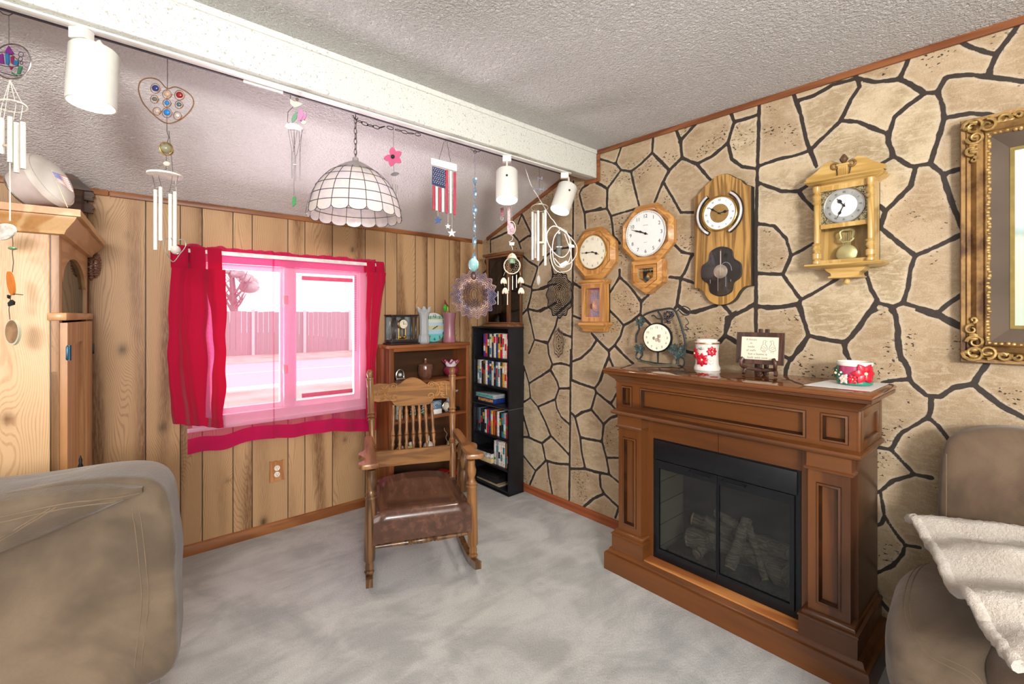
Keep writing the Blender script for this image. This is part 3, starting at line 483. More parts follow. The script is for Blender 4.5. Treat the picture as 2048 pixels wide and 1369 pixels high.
logm((-.2, -.22, .09), (.02, -.14, .1), .048, 1); logm((-.2, -.17, .17), (-.02, -.13, .15), .034, 2); logm((.25, -.22, .09), (.03, -.15, .1), .05, 3); logm((.24, -.16, .16), (.05, -.13, .15), .036, 4)
logm((-.13, -.27, .05), (-.1, -.16, .1), .026, 5); logm((.03, -.27, .05), (.05, -.14, .24), .026, 6); logm((.18, -.27, .06), (.07, -.16, .22), .016, 7); logm((-.22, -.13, .06), (.22, -.12, .06), .04, 8); logm((-.1, -.13, .22), (.0, -.14, .2), .02, 9)
# ---------------------------------------------------------------- rocking chair
OAK = wood('golden_oak', '5f3b1d', '9c6d40', 'z', 22, .38, .15); OAKX = wood('golden_oak_across', '5c3a1e', '96693a', 'x', 22, .6, 0, .5, spec=.2); DOAK = wood('dark_worn_oak', '3a2416', '86603c', 'z', 22, .3, .3); SEATW = wood('worn_dark_seat', '331f1a', '6a4838', 'y', 60, .26, .45, .8, .2); ARMW = wood('arm_oak', '5f3a20', 'a5764c', 'y', 20, .28, .4)
rc = thing('rocking_chair', 'turned oak rocking chair with carved crest, standing on the carpet before the window', 'rocking chair', (-1.128, -.882, 0), -23.2)
def rock(y): return .0135 * (y / .1) ** 2 * .42
for s in (-1, 1):
    ys_ = np.linspace(-.33, .46, 22); lo = []
    for y in ys_: z = rock(y - .02); lo.append([(s * .262 - .016, y, z), (s * .262 + .016, y, z), (s * .262 + .016, y, z + .04), (s * .262 - .016, y, z + .04)])
    MB().loft(lo).build('rocker', DOAK, rc)
    TP = [(.014, 0), (.02, .015), (.024, .035), (.018, .05), (.013, .055), (.02, .062), (.021, .08), (.017, .13), (.023, .135), (.027, .15), (.027, .55), (.026, .72), (.029, .735), (.024, .75), (.028, .77), (.022, .785), (.017, .82), (.024, .86), (.026, .9), (.02, .94), (.02, 1)]
    MB().turned((s * .262, -.215, rock(-.235) + .038), (s * .25, -.22, .59), TP, 16).build('front_leg', DOAK if s < 0 else OAK, rc)
    MB().turned((s * .25, .2, rock(.18) + .038), (s * .225, .2, .36), [(.016, 0), (.02, .1), (.015, .15), (.021, .22), (.023, .5), (.022, 1)], 14).build('back_leg', DOAK, rc)
    BP = [(.019, 0), (.02, .2), (.02, .3), (.017, .305), (.023, .315), (.017, .325), (.022, .335), (.014, .36), (.019, .5), (.022, .56), (.015, .575), (.024, .585), (.018, .6), (.024, .615), (.02, .625), (.021, .87), (.021, .905), (.024, .91), (.024, .925), (.015, .93), (.017, .945), (.021, .965), (.018, .985), (.008, 1)]
    MB().turned((s * .23, .2, .36), (s * .251, .33, 1.02), BP, 16).build('back_post', OAK, rc)
    out = smooth_pts([(-.035, -.27, 0), (.035, -.275, 0), (.05, -.235, 0), (.02, -.19, 0), (.028, -.14, 0), (.052, -.09, 0), (.045, -.05, 0), (.022, .0, 0), (.018, .24, 0), (-.024, .24, 0), (-.028, 0, 0), (-.036, -.1, 0), (-.036, -.2, 0), (-.048, -.25, 0)], 5, True)
    zt = lambda y: .608 + .02 * max(0, (y + .05)) * 1.5
    lo = [[(s * (.262 + p.x), p.y, zt(p.y) + dz) for p in out] for dz in (0, .004, .02, .024)]
    for q, sc_ in ((0, .93), (3, .95)):
        lo[q] = [(s * .262 + (a[0] - s * .262) * sc_, -.02 + (a[1] + .02) * (.99), a[2]) for a in lo[q]]
    MB().loft(lo).build('armrest', ARMW, rc)
    MB().turned((s * .245, -.06, .37), (s * .255, -.06, .612), [(.02, 0), (.026, .3), (.024, .45), (.018, .5), (.024, .56), (.027, .75), (.016, .85), (.018, 1)], 14).build('arm_baluster', DOAK, rc)
    for y in (.0, .045, .09): MB().turned((s * .243, y, .37), (s * .252, y, .616), [(.008, 0), (.011, .3), (.006, .5), (.011, .55), (.006, .6), (.012, .75), (.007, .9), (.007, 1)], 10).build('arm_spindle', DOAK, rc)
    MB().turned((s * .258, -.2, .2), (s * .25, .2, .22), [(.008, 0), (.012, .4), (.014, .5), (.012, .6), (.008, 1)], 10).build('side_stretcher', OAK, rc)
def seat_fn(u, v):
    x = -.235 + .47 * u; fl = 1.06 - .1 * v; x *= fl; t = v
    if t < .28: a = t / .28; y = -.262 + .012 * (1 - a); z = .232 + .112 * a
    elif t < .4: a = (t - .28) / .12 * pi / 2; y = -.262 + .045 * (1 - cos(a)); z = .344 + .04 * sin(a)
    else: a = (t - .4) / .6; y = -.217 + .44 * a; z = .384 - .026 * sin(pi * min(1, a * 1.25)) * (1 - abs(2 * u - 1) ** 2.2) + .03 * a * a * (1 - (2 * u - 1) ** 2)
    e = abs(2 * u - 1)
    if e > .84: z -= .0 + .014 * (e - .84) / .16; y += .008 if t < .35 else 0
    elif e > .815: z -= .006
    return (x, y, z)
MB().grid(seat_fn, 44, 40, .014).build('seat', SEATW, rc, 60)
MB().turned((-.262, -.205, .2), (.262, -.205, .2), [(.008, 0), (.011, .2), (.013, .3), (.015, .36), (.01, .37), (.016, .385), (.01, .4), (.014, .42), (.017, .5), (.014, .58), (.01, .6), (.016, .615), (.01, .63), (.015, .64), (.011, .8), (.008, 1)], 12).build('front_stretcher', DOAK, rc)
lean = lambda z: .2 + .13 * (z - .36) / .66
half = [(.235, .93), (.12, .93), (.1, .918), (.075, .93), (.04, .955), (0, .965)]; low = [(.235, .838), (.135, .834), (.118, .818), (.095, .802), (0, .799)]
cp = [(-x, z) for x, z in half] + [(x, z) for x, z in half[::-1][1:]] + [(x, z) for x, z in low] + [(-x, z) for x, z in low[::-1][1:]]
cp = [(p.x, p.y) for p in smooth_pts([(x, z, 0) for x, z in cp], 3, True)]
n = len(cp); vs = [(x, lean(z) - .012, z) for x, z in cp] + [(x, lean(z) + .012, z) for x, z in cp]
b = MB().add(vs, [tuple(range(n)), tuple(range(n, 2 * n))[::-1]] + [(i, i + n, (i + 1) % n + n, (i + 1) % n) for i in range(n)]); cr = b.build('crest_rail', OAKX, rc)
yc = lambda z: lean(z) - .013; CARVE = wood('carved_oak', '6b431f', 'b88551', 'x', 24, .4)
for s in (-1, 1):
    b = MB(); ZQ = lambda z: .886 + (z - .85) * .66
    def sc2(cx, cz, r0, a0, a1, k=18, w=.0042): b.tube([(s * (cx + r0 * (1 - .75 * i / k) * cos(R(a0 + (a1 - a0) * i / k))), yc(ZQ(cz)) , ZQ(cz) + .8 * r0 * (1 - .75 * i / k) * sin(R(a0 + (a1 - a0) * i / k))) for i in range(k + 1)], w, 6)
    b.tube([(s * (.13 + .036 * cos(R(a))), yc(ZQ(.85 + .062 * sin(R(a)))), ZQ(.85 + .062 * sin(R(a)))) for a in range(-80, 81, 8)], .0055, 6)
    b.tube([(s * (.13 + .022 * cos(R(a))), yc(ZQ(.85 + .05 * sin(R(a)))), ZQ(.85 + .05 * sin(R(a)))) for a in range(-80, 81, 8)], .003, 6)
    sc2(.113, .898, .024, 30, 560); sc2(.113, .8, .024, -30, -560)
    for a in (-58, -30, 0, 30, 58):
        for q in (0, 1): p = [(.163 + .008 * abs(cos(R(a))), .85 + .055 * sin(R(a))), (.178, .85 + .068 * sin(R(a)) + .01 * (q - .5)), (.196, .85 + .075 * sin(R(a)) + .022 * (q - .5))]; b.tube([(s * x, yc(ZQ(z)), ZQ(z)) for x, z in p], [.005, .0045, .0015], 6)
    b.tube([(s * .207, yc(.85), .85), (s * .207, yc(.922), .922)], .003, 6); b.build('carved_scroll', CARVE, cr)
for i in range(7):
    x = -.114 + .038 * i
    MB().turned((x * 1.08, lean(.548), .548), (x, lean(.806), .806), [(.006, 0), (.008, .06), (.012, .12), (.008, .16), (.013, .28), (.009, .31), (.013, .33), (.009, .42), (.008, .5), (.012, .72), (.009, .82), (.012, .85), (.008, .9), (.007, 1)], 12).build('spindle', OAK, rc)
vs = []
for z in (.462, .548):
    for y in (-.011, .011): vs += [(-.24, lean(z) + y, z), (.24, lean(z) + y, z)]
MB().add(vs, [(0, 1, 5, 4), (2, 6, 7, 3), (0, 2, 3, 1), (4, 5, 7, 6), (0, 4, 6, 2), (1, 3, 7, 5)]).build('lower_back_rail', OAKX, rc)
# ---------------------------------------------------------------- recliners
def suede(name, c, d):
    k = N(name); v = k.obj(); a = k.noise(v, 3.2, 4, .6, .6); c_ = k.mix(k.ss(a, .35, .68), lin(d), lin(c)); c_ = k.mix(k.math('MULTIPLY', k.noise(v, 160, 3, .7), .35), c_, lin(d))
    k.P(col=c_, rough=.75, spec=.25, sheen=.25); k.bump(k.math('ADD', k.noise(v, 9, 3, .5, 1), k.math('MULTIPLY', k.noise(v, 230, 3), .25)), .25, .02); return k.m
SUEDE = suede('brown_suede', '6e5d4a', '493c2f'); SUEDE2 = suede('dark_brown_suede', '705c49', '4d3d2e'); SEAM = paint('seam_thread', '655441', .9)
# left recliner seen from behind: its back rests toward the camera
P0 = CAM + ray(346, 1100) * 1.07
rl = thing('recliner', 'tan suede recliner seen from behind at the lower left', 'armchair', (P0.x, P0.y, 0), -10)
def nz(a, b, c): return noise.noise((a, b, c))
def wr(w, p): return (w[0] + .01 * nz(w[2] * 6, w[1] * 5, 3), w[1] + .012 * nz(w[0] * 5, w[2] * 5, 1), w[2] + .01 * nz(w[0] * 5, w[1] * 6, 4))
def wback(w, p):
    x, z = w[0], w[2]; fr = max(0, -p.y)                      # fr: the face toward the viewer
    ridge = .012 * exp(-((z - (.17 - .32 * max(0, -.02 - x) ** 1.15)) / .018) ** 2) if x < .42 else 0
    ridge2 = .006 * exp(-((z - (-.16 + .12 * x)) / .02) ** 2); sag = .01 * nz(x * 4, z * 6, 2) + .005 * nz(x * 13, z * 11, 5)
    side = .02 * max(0, p.x) ** 6 * (1 - z / .25)
    return (x + .006 * nz(z * 9, w[1] * 7, 3) + side * .3 - .03 * max(0, p.x) * max(0, p.z) ** 4, w[1] - fr * (ridge + ridge2 + sag), z + .008 * nz(x * 5, w[1] * 6, 4) - .02 * max(0, p.x - .9) * max(0, p.z))
b = MB(); b.puff((-.43, .085, .742), (.86, .17, .49), 13, 40, wback); RLM = b; bk = b.build('back_panel', SUEDE, rl, 70)
def flap(u, v):                                                # loose cover folded over the top, its edge hangs on a slant
    x = -.87 + .815 * u; drop = .03 + .30 * (1 - u) ** 1.1
    if v < .3: a = v / .3; y = .1 - .108 * a; z = .99 - .012 * a * a
    else: a = (v - .3) / .7; y = -.012 - .016 * sin(pi * a) - .004; z = .978 - drop * a
    f = .006 * nz(u * 11, v * 5, 1) + .004 * nz(u * 25, v * 9, 2)
    e = max(0, (u - .86) / .14) ** 2; return (x, y - f + .02 * e, z + .006 * nz(u * 9, 2, v * 3) - .022 * e * (1 - v))
b = MB(); b.grid(flap, 60, 24, .007); RLF = b; b.build('top_flap', SUEDE, rl, 70)
b = MB()
Y_ = (0, 1, 0)
for dz in (0, .009): drape(RLF, [(-.86 + .8 * i / 40, 0, .946 + dz - .004 * sin(i * .5)) for i in range(41)], Y_, .0014, b)
for dx in (0, .009): drape(RLF, smooth_pts([(-.2 + dx, 0, .955), (-.29 + dx, 0, .90), (-.40 + dx, 0, .82), (-.47 + dx, 0, .73), (-.54 + dx, 0, .68)], 5), Y_, .0014, b)
for x in (-.062, -.05): drape(RLM, smooth_pts([(x - .01, 0, .92), (x, 0, .8), (x + .004, 0, .7), (x - .008, 0, .56)], 6), Y_, .0012, b)
b.build('seam', SEAM, rl)
b = MB(); b.puff((-.43, .4, .27), (.7, .52, .42), 6, 8); b.build('seat_base', SUEDE, rl, 70)
for x in (-.72, -.16): MB().puff((x, .4, .34), (.16, .52, .5), 5, 9).build('armrest', SUEDE, rl, 70)
# right recliner: back against the stone wall, faces the room
rr_ = thing('recliner', 'dark brown suede recliner under the gold frame, with the cream throw on it', 'armchair', (-.03, -3.37, 0), -90)
def wr2(w, p):
    pin = .02 * max(0, abs(p.x) - .75) * 4 * max(0, p.z)
    return (w[0] * (1 - .03 * max(0, p.z)), w[1] + .01 * noise.noise((w[0] * 6, w[2] * 6, 7)), w[2] + .008 * noise.noise((w[0] * 9, 0, 4)) - pin)
b = MB(); b.puff((0, -.2, .705), (.92, .2, .5), 7, 22, wr2, M((0, 0, 0), rx=-7)); b.build('back_cushion', SUEDE2, rr_, 70)
MB().tube([(-.425, -.302 + .002 * sin(i * 2), .5 + .39 * i / 30) for i in range(31)], .0016, 6).build('side_seam', SUEDE2, rr_)
b = MB(); b.puff((0, -.52, .42), (.66, .62, .2), 5, 12, wr); b.build('seat_cushion', SUEDE2, rr_, 70)
b = MB(); b.bb(-.43, .43, -.85, -.12, .05, .33, .04, 3); b.build('base', SUEDE2, rr_)
def arm(w, p): return (w[0] + .012 * noise.noise((w[1] * 5, w[2] * 6, 2)), w[1] + .01 * noise.noise((w[0] * 8, w[2] * 5, 9)), w[2] - .07 * max(0, -p.y) ** 2 * (1 if p.z > -.5 else .2))
ARMS = []
for x in (-.4, .4):
    b = MB(); b.puff((x, -.53, .43), (.24, .6, .22), 3.2, 14, arm); ARMB = b if x < 0 else ARMB; a_ = b.build('armrest_pad', SUEDE, rr_, 70); ARMS.append(a_)
    MB().puff((x * .97, -.5, .2), (.15, .56, .36), 6, 8).build('armrest_side', SUEDE, rr_, 70)
b = MB()
for o in (0, .012): drape(ARMB, smooth_pts([(-.475 + o, -.26, 1), (-.488 + o, -.42, 1), (-.486 + o, -.58, 1), (-.47 + o, -.7, 1), (-.43 + o * .6, -.77 + o * .6, 1), (-.37, -.79 + o, 1), (-.3, -.78 + o, 1)], 6), (0, 0, -1), .0016, b)
b.build('armrest_seam', SEAM, rr_)
# cream throw
k = N('cream_fleece'); v = k.obj(); fz = k.noise(v, 140, 4, .75); k.P(col=k.mix(fz, lin('b8a795'), lin('ece3d6')), rough=1, spec=.1, sheen=.6); k.bump(k.math('ADD', fz, k.math('MULTIPLY', k.noise(v, 18, 2), .5)), .8, .02); FLEECE = k.m
th = thing('throw_blanket', 'cream fleece throw draped over the arm and seat of the recliner beside the fireplace', 'blanket', (-.45, -3.0, .5))
TA, TB, TC, TD = [(1817, 1036, -.42), (2070, 1050, -.42), (2100, 1330, -1.0), (2035, 1330, -.98)]
A_, B_ = onX(*TA), onX(*TB); C_, D_ = onX(2140, 1300, -1.0), onX(2035, 1328, -1.0)
def thr(u, v):
    e = A_.lerp(D_, v) + Vector((.02 * sin(v * 7), 0, .012 * sin(v * 11))); g = B_.lerp(C_, v) + Vector((0, -.45, 0))
    p = e.lerp(g, u); fold = .022 * sin(v * 21 + u * 5) * (.25 + .75 * sin(pi * min(1, v * 1.05))) + .012 * noise.noise((u * 7, v * 9, 3))
    arch = .05 * sin(pi * u ** .7) * .6
    return p + Vector((-fold * .7, 0, fold + arch + .004 * noise.noise((u * 70, v * 70, 1))))
MB().grid(thr, 90, 90, .022).build('fleece', FLEECE, th, 80, world=True)
MB().tube([Vector(thr(.004, i / 60)) + Vector((0, 0, -.006)) + Vector((noise.noise((i * .9, 0, 1)), noise.noise((i * .9, 3, 1)), noise.noise((i * .9, 7, 1)))) * .006 for i in range(61)], .015, 8).build('hem', FLEECE, th, 80, world=True)
# ---------------------------------------------------------------- pine corner cabinet
fcorner, ffar = Vector((-2.5515, -.879, 0)), Vector((-2.4975, -.104, 0)); dirv = (ffar - fcorner).normalized(); CA = math.degrees(atan2(dirv.y, dirv.x))
cab = thing('pine_cabinet', 'knotty pine corner cabinet with an arched glass door, at the left wall', 'cabinet', (fcorner.x, fcorner.y, 0), CA)  # local x runs along the front, front faces -y... seen end-on
WCab = (ffar - fcorner).length; DC = .95; HC = 1.63
PINE = wood('knotty_pine', 'a8723f', 'd6ae7c', 'z', 12, .38, .15, .3, .9); PINEX = wood('knotty_pine_across', 'ab7844', 'dab688', 'x', 12, .38, .15, .3); PINEY = wood('knotty_pine_deep', 'b9864f', 'e6c798', 'y', 12, .38, .15, .3)
us = np.linspace(0, DC, 90); vs_ = np.linspace(0, HC, 120); V = [(0, y, z) for z in vs_ for y in us]; nn = len(us)
Fq = [(j * nn + i, j * nn + i + 1, (j + 1) * nn + i + 1, (j + 1) * nn + i) for j in range(len(vs_) - 1) for i in range(nn - 1)]
g_ = grain([-v[1] for v in V], [v[2] for v in V], [-.021], [(-.125, 1.0, .022, .9), (-.2, 1.22, .02, .25), (-.07, 1.36, .04, .12), (-.3, 1.1, .02, .7)], 11, 150, 7)
PPAN = panel_material('pine_panel', 'd6b085', 'a06d3c', '6a3f1c', .35)
me = bpy.data.meshes.new('side_panel'); me.from_pydata(V, [], Fq); me.materials.append(PPAN)
for kk, a in g_.items(): x = me.attributes.new(kk, 'FLOAT', 'POINT'); x.data.foreach_set('value', np.asarray(a, dtype=np.float32))
o = bpy.data.objects.new('side_panel', me); COL.objects.link(o); o.parent = cab
b = MB(); b.bb(.004, WCab, .03, DC, 0, .02); b.bb(.004, WCab, .05, DC, HC - .02, HC); b.bb(WCab - .02, WCab, 0, DC, 0, HC); b.bb(.004, WCab, DC - .02, DC, 0, HC); b.bb(.004, WCab, .03, DC, .98 + .35, 1.345); b.build('carcass', PINE, cab)
b = MB(); b.bb(0, .06, -.0, .02, 0, HC); b.bb(WCab - .06, WCab, 0, .02, 0, HC); b.bb(.06, WCab - .06, 0, .02, 0, .08); b.build('face_frame', PINE, cab)
arch = [(.06, HC), (.06, 1.5)] + [(.06 + .02 + (WCab - .16) * (.5 - .5 * cos(pi * i / 14)), 1.47 + .11 * sin(pi * i / 14)) for i in range(15)] + [(WCab - .06, 1.5), (WCab - .06, HC)]
b = MB(); b.prism(arch[::-1], 0, .02); b.build('arched_head', PINEX, cab)
MB().bb(.06, WCab - .06, .012, .016, 1.36, 1.6).build('glass_door', pane('dark_cabinet_glass', (.16, .15, .14), .12), cab)  # pane tinted dark to stand in for the shaded inside of the cabinet
b = MB(); b.bb(-.004, WCab, -.02, .03, 1.33, 1.358, .004); b.build('waist_ledge', PINEX, cab)
d = MB().ring(rect(.012, WCab * .62, .09, 1.322), rect(.09, WCab * .62 - .08, .17, 1.24), -.02, 0).build('lower_door', PINE, cab)
MB().bb(.08, WCab * .62 - .07, -.012, -.002, .16, 1.25).build('door_panel', PINE, d)
MB().bb(WCab * .62 + .004, WCab - .01, -.018, 0, .09, 1.322, .003).build('lower_stile', PINE, cab)
h = MB(); h.bb(-.012, .018, -.026, -.018, 1.19, 1.24, .003); h.cyl((-.0, -.026, 1.188), (-.0, -.026, 1.242), .006); h.build('hinge', paint('blued_steel_hinge', '35586b', .3, .8), cab)
b = MB(); Lp = [(0, HC), (.015, HC + .004), (.02, HC + .018), (.045, HC + .05), (.05, HC + .06), (.05, HC + .062), (.062, HC + .064), (.062, HC + .088)]
b.loft([[(-q, -q, z), (WCab + min(q, .04), -q, z), (WCab + min(q, .04), DC, z), (-q, DC, z)] for q, z in Lp]); b.build('cornice', PINEX, cab)
# ---------------------------------------------------------------- curtains
def cloth(name, c, d, clear=0, rough=.8, tr_=.35):
    k = N(name); v = k.obj((1, 1, 1)); wv = k.noise(v, 300, 2); col = k.mix(wv, lin(d), lin(c)); k.P(col=col, rough=rough, spec=.15, sheen=.3)
    tl = k.n('BsdfTranslucent', {0: col}); sh = k.n('MixShader', {0: tr_, 1: k.b, 2: tl})
    if clear: sh = k.n('MixShader', {0: clear, 1: sh, 2: k.n('BsdfTransparent', {0: lin('faeef5')})})
    k.t.links.new(sh.outputs[0], k.out.inputs[0]); return k.m
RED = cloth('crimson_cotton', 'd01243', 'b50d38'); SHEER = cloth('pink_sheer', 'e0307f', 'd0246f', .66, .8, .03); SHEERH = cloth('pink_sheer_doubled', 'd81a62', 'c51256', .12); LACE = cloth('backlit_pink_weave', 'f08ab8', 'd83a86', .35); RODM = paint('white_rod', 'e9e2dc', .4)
ro = MB(); ro.bb(-2.115, -.975, -.078, -.068, 1.694, 1.716, .002); ro.bb(-2.115, -2.1, -.075, -.002, 1.694, 1.716); ro.bb(-.99, -.975, -.075, -.002, 1.694, 1.716)
rod = ro.build('curtain_rod', RODM); meta(rod, 'flat white curtain rod across the top of the window', 'curtain rod')
ro = MB(); ro.cyl((-2.094, -.035, 1.712), (-.996, -.035, 1.712), .004); rod2 = ro.build('sheer_rod', RODM); meta(rod2, 'thin white rod behind the flat one, threaded through the pink sheer', 'curtain rod')
def red_panel(x0, x1, xb0, xb1, zt, zb0, zb1, folds, amp, y0, seed, label, ntab, wst=.0):
    t = thing('red_curtain', label, 'curtain', (x0, y0, zb0), group='red tab-top curtains')
    def fn(u, v):
        a = v ** 1.2 if seed == 1 else 1 - (1 - v) ** 2.6; x = (x0 + (x1 - x0) * u) * (1 - a) + (xb0 + (xb1 - xb0) * u) * a - wst * sin(pi * v) * (1 if u < .5 else -.3)
        ph = u * folds * 2 * pi + .7 * sin(v * 3 + seed); y = y0 - amp * (.35 + .65 * v) * (sin(ph) + .35 * sin(ph * 2.1 + seed)) - .012 * noise.noise((u * 4, v * 3, seed))
        return (x + .01 * noise.noise((u * 3, v * 6, seed)), y, zt + (zb0 + (zb1 - zb0) * u - zt) * v + .006 * sin(ph) * v)
    if seed == 1:                                              # the two folds part and the backlit cloth shows between them
        ga = lambda v: .60 + .04 * (1 - v); gb = lambda v: .60 + .17 * min(1, max(0, v - .06) * 3)
        MB().grid(lambda u, v: fn(u * ga(v), v), 50, 50, .0025).build('panel', RED, t, 70, world=True)
        MB().grid(lambda u, v: fn(gb(v) + (1 - gb(v)) * u, v), 26, 50, .0025).build('panel', RED, t, 70, world=True)
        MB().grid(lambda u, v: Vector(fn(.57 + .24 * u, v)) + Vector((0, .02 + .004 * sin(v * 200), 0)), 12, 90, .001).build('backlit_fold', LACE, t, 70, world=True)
    else: MB().grid(fn, 70, 50, .0025).build('panel', RED, t, 70, world=True)
    def hem(u, v): p = fn(u, .945 + .055 * v); return (p[0], p[1] - .004, p[2] - .001)
    MB().grid(hem, 70, 3, .003).build('hem', RED, t, 70, world=True)
    for i in range(ntab):
        w = (x1 - x0) / ntab; xa = x0 + i * w + w * .06; xb = xa + w * .84; pr = [(-.084 - .006 * sin(i * 2), zt - .03), (-.09, zt + .02), (-.088, 1.722), (-.07, 1.728), (-.055, 1.72), (-.056, zt - .0)]
        pr = [(p.x, p.y) for p in smooth_pts([(a, b_, 0) for a, b_ in pr], 4)]
        MB().grid(lambda u, v: (xa + (xb - xa) * u + .004 * sin(v * 6 + i), pr[min(int(v * (len(pr) - 1) + .5), len(pr) - 1)][0] - .004 * sin(u * 3.1), pr[min(int(v * (len(pr) - 1) + .5), len(pr) - 1)][1]), 6, len(pr) - 1, .002).build('tab', RED, t, 70, world=True)
    return t
red_panel(-2.17, -1.925, -2.16, -1.935, 1.605, .775, .715, 2.3, .022, -.126, 1, 'crimson tab-top curtain bunched at the left end of the window', 3, .02)
red_panel(-1.085, -.942, -1.09, -1.02, 1.65, .62, .60, 1.6, .014, -.108, 4, 'crimson tab-top curtain hanging beside the brown bookcase', 2)
def sheer_panel(x0, x1, zb0, zb1, seed, label):
    t = thing('sheer_curtain', label, 'curtain', (x0, -.045, zb0), group='pink sheer curtains')
    L = x1 - x0
    def fn(u, v):
        x = x0 + L * u; g = .006 + .012 * v; ph = u * L * 38 + seed
        y = -.042 - g * (sin(ph) * .5 + sin(ph * .43 + 1)) * (.5 if v < .1 else 1) - .012 * v; zb = zb0 + (zb1 - zb0) * u + .012 * sin(u * 9 + seed)
        return (x, y, 1.7 + (zb - 1.7) * v)
    MB().grid(fn, 120, 24).build('sheer_cloth', SHEER, t, 70, world=True)
    def hem(u, v): p = fn(u, .925 + .075 * v); return (p[0], p[1] - .003, p[2])
    MB().grid(hem, 120, 3).build('hem', SHEERH, t, 70, world=True)
    def ruf(u, v):
        x = x0 + L * u; return (x, -.047 - .01 * sin(u * L * 120 + seed) * v - .006 * (v < .4), 1.698 + .058 * v * (.75 + .3 * noise.noise((u * 7, seed, 0))))
    MB().grid(ruf, 160, 5).build('ruffle', SHEERH, t, 70, world=True)
    def cas(u, v): x = x0 + L * u; return (x, -.052 - .003 * sin(u * L * 160 + seed), 1.70 - .055 * v)
    MB().grid(cas, 120, 2).build('casing', SHEER, t, 70, world=True)
sheer_panel(-2.095, -1.652, .575, .60, 1, 'pink sheer panel over the left window pane')
sheer_panel(-1.662, -.997, .60, .545, 3.2, 'pink sheer panel over the right window pane')
# ---------------------------------------------------------------- wall clocks: local x runs to the right along the stone wall, local y into the wall
CLK = wood('honey_oak', '9a6430', 'd39c58', 'z', 26, .3, .3); CLKX = wood('honey_oak_across', 'a06a34', 'd6a05c', 'x', 26, .3, .3); PALEOAK = wood('pale_oak', 'a5803f', 'd2b070', 'z', 26, .3, .3); PALEOAKX = wood('pale_oak_across', 'a8833f', 'd4b272', 'x', 26, .3, .3)
def arab(mb, r, size, mat, set_=range(1, 13)):
    for h in set_:
        a = R(90 - 30 * h); mb.text(str(h), size, mat @ Matrix.Translation((r * cos(a), 0, r * sin(a))))
ROM = ['I', 'II', 'III', 'IIII', 'V', 'VI', 'VII', 'VIII', 'IX', 'X', 'XI', 'XII']
def roman(mb, r, size, mat, sx=.75):
    for h in range(1, 13):
        a = 90 - 30 * h; rot = Matrix.Rotation(R(-(a - 90)), 4, 'Y'); mb.text(ROM[h - 1], size, mat @ rot @ Matrix.Translation((0, 0, r)) @ Matrix.Diagonal((sx, 1, 1, 1)))
def ticks(mb, r0, r1, w, mat, n=60):
    for i in range(n):
        rot = Matrix.Rotation(2 * pi * i / n, 4, 'Y'); mb.add([(-w, 0, r0), (w, 0, r0), (w, 0, r1), (-w, 0, r1)], [(0, 1, 2, 3)], mat @ rot)
def hand(deg, L, w, cx, cz, y, parent, name, m=INK, ornate=0):
    b = MB(); rot = M((cx, y, cz), ry=deg); o = [(-w * .6, -L * .18), (w * .6, -L * .18), (w * .5, 0), (w * .8, L * .4), (w * 1.5, L * .62), (w * .5, L * .76), (w * .3, L), (-w * .3, L), (-w * .5, L * .76), (-w * 1.5, L * .62), (-w * .8, L * .4), (-w * .5, 0)]
    b.prism(o, -.001, .001, rot); b.lathe([(0, -.0015), (w * 1.6, -.0015), (w * 1.6, .0015), (0, .0015)], 12, rot @ Matrix.Rotation(pi / 2, 4, 'X'))
    if ornate: b.tube([rot @ Vector((w * 2 * cos(i * .45), 0, L * .6 + w * 2.6 * sin(i * .45))) for i in range(14)], w * .45, 5, True)
    return b.build(name, m, parent)
def dial(parent, cx, cz, y, r, m, kind='arab', nsize=.2, rr=.8, name='dial', tick=True, mi=INK):
    b = MB(); b.add([(x, y, z) for x, z in circ(r, 48, cx, cz)], [tuple(range(48))]); b.m = 1; mt = M((cx, y - .0012, cz))
    if kind == 'arab': arab(b, r * rr, r * nsize, mt)
    elif kind == 'roman': roman(b, r * rr, r * nsize, mt)
    if tick: ticks(b, r * .955, r * .985, r * .006, mt)
    return b.build(name, [m, mi], parent)
def octa(r, cx=0, cz=0, sx=1, sz=1): return circ(r / cos(pi / 8), 8, cx, cz, sx, sz, pi / 8)
def pendulum(parent, cx, z0, z1, y, r, m=BRASS):
    b = MB(); b.cyl((cx, y, z0), (cx, y, z1), .003, n=8); b.lathe([(0, -.006), (r * .6, -.005), (r * .97, -.001), (r, .001), (0, .004)], 32, M((cx, y - .001, z1), rx=90) @ Matrix.Scale(-1, 4, (0, 0, 1))); return b.build('pendulum', m, parent)
LIVID = pane('pendulum_glass', (.93, .92, .93), .12)
# 1 octagonal clock with a long pendulum case
c1 = thing('octagon_wall_clock', 'octagonal oak wall clock with cream dial and long pendulum case, nearest the corner', 'clock', (0, -1.245, 1.75), -90)
b = MB(); b.prism(octa(.155), -.05, -.003); b.build('backbox', CLK, c1)
b = MB()
for a, z, q, w in ((.168, .142, -.05, -.072), (.142, .132, -.072, -.066)): b.ring(octa(a), octa(z), q, -.045, w)
b.build('octagon_frame', CLKX, c1); b = MB(); b.add([(x, -.064, z) for x, z in octa(.134)], [tuple(range(8))]); b.build('face_board', CLK, c1)
dial(c1, 0, .008, -.0655, .108, CREAM, 'arab', .2, .8); MB().torus((0, -.068, .008), .11, .0045, 48, 8).build('bezel', BRASS, c1)
hand(-88 + 360 - 2, .078, .0028, 0, .008, -.071, c1, 'minute_hand', ornate=1); hand(110, .055, .0035, 0, .008, -.069, c1, 'hour_hand', ornate=1)
MB().lathe([(0, -.022), (.06, -.018), (.108, -.006)], 36, M((0, -.066, .008), rx=90) @ Matrix.Scale(-1, 4, (0, 0, 1))).build('dial_glass', pane('dome_glass', (.98, .98, .98), .05), c1)
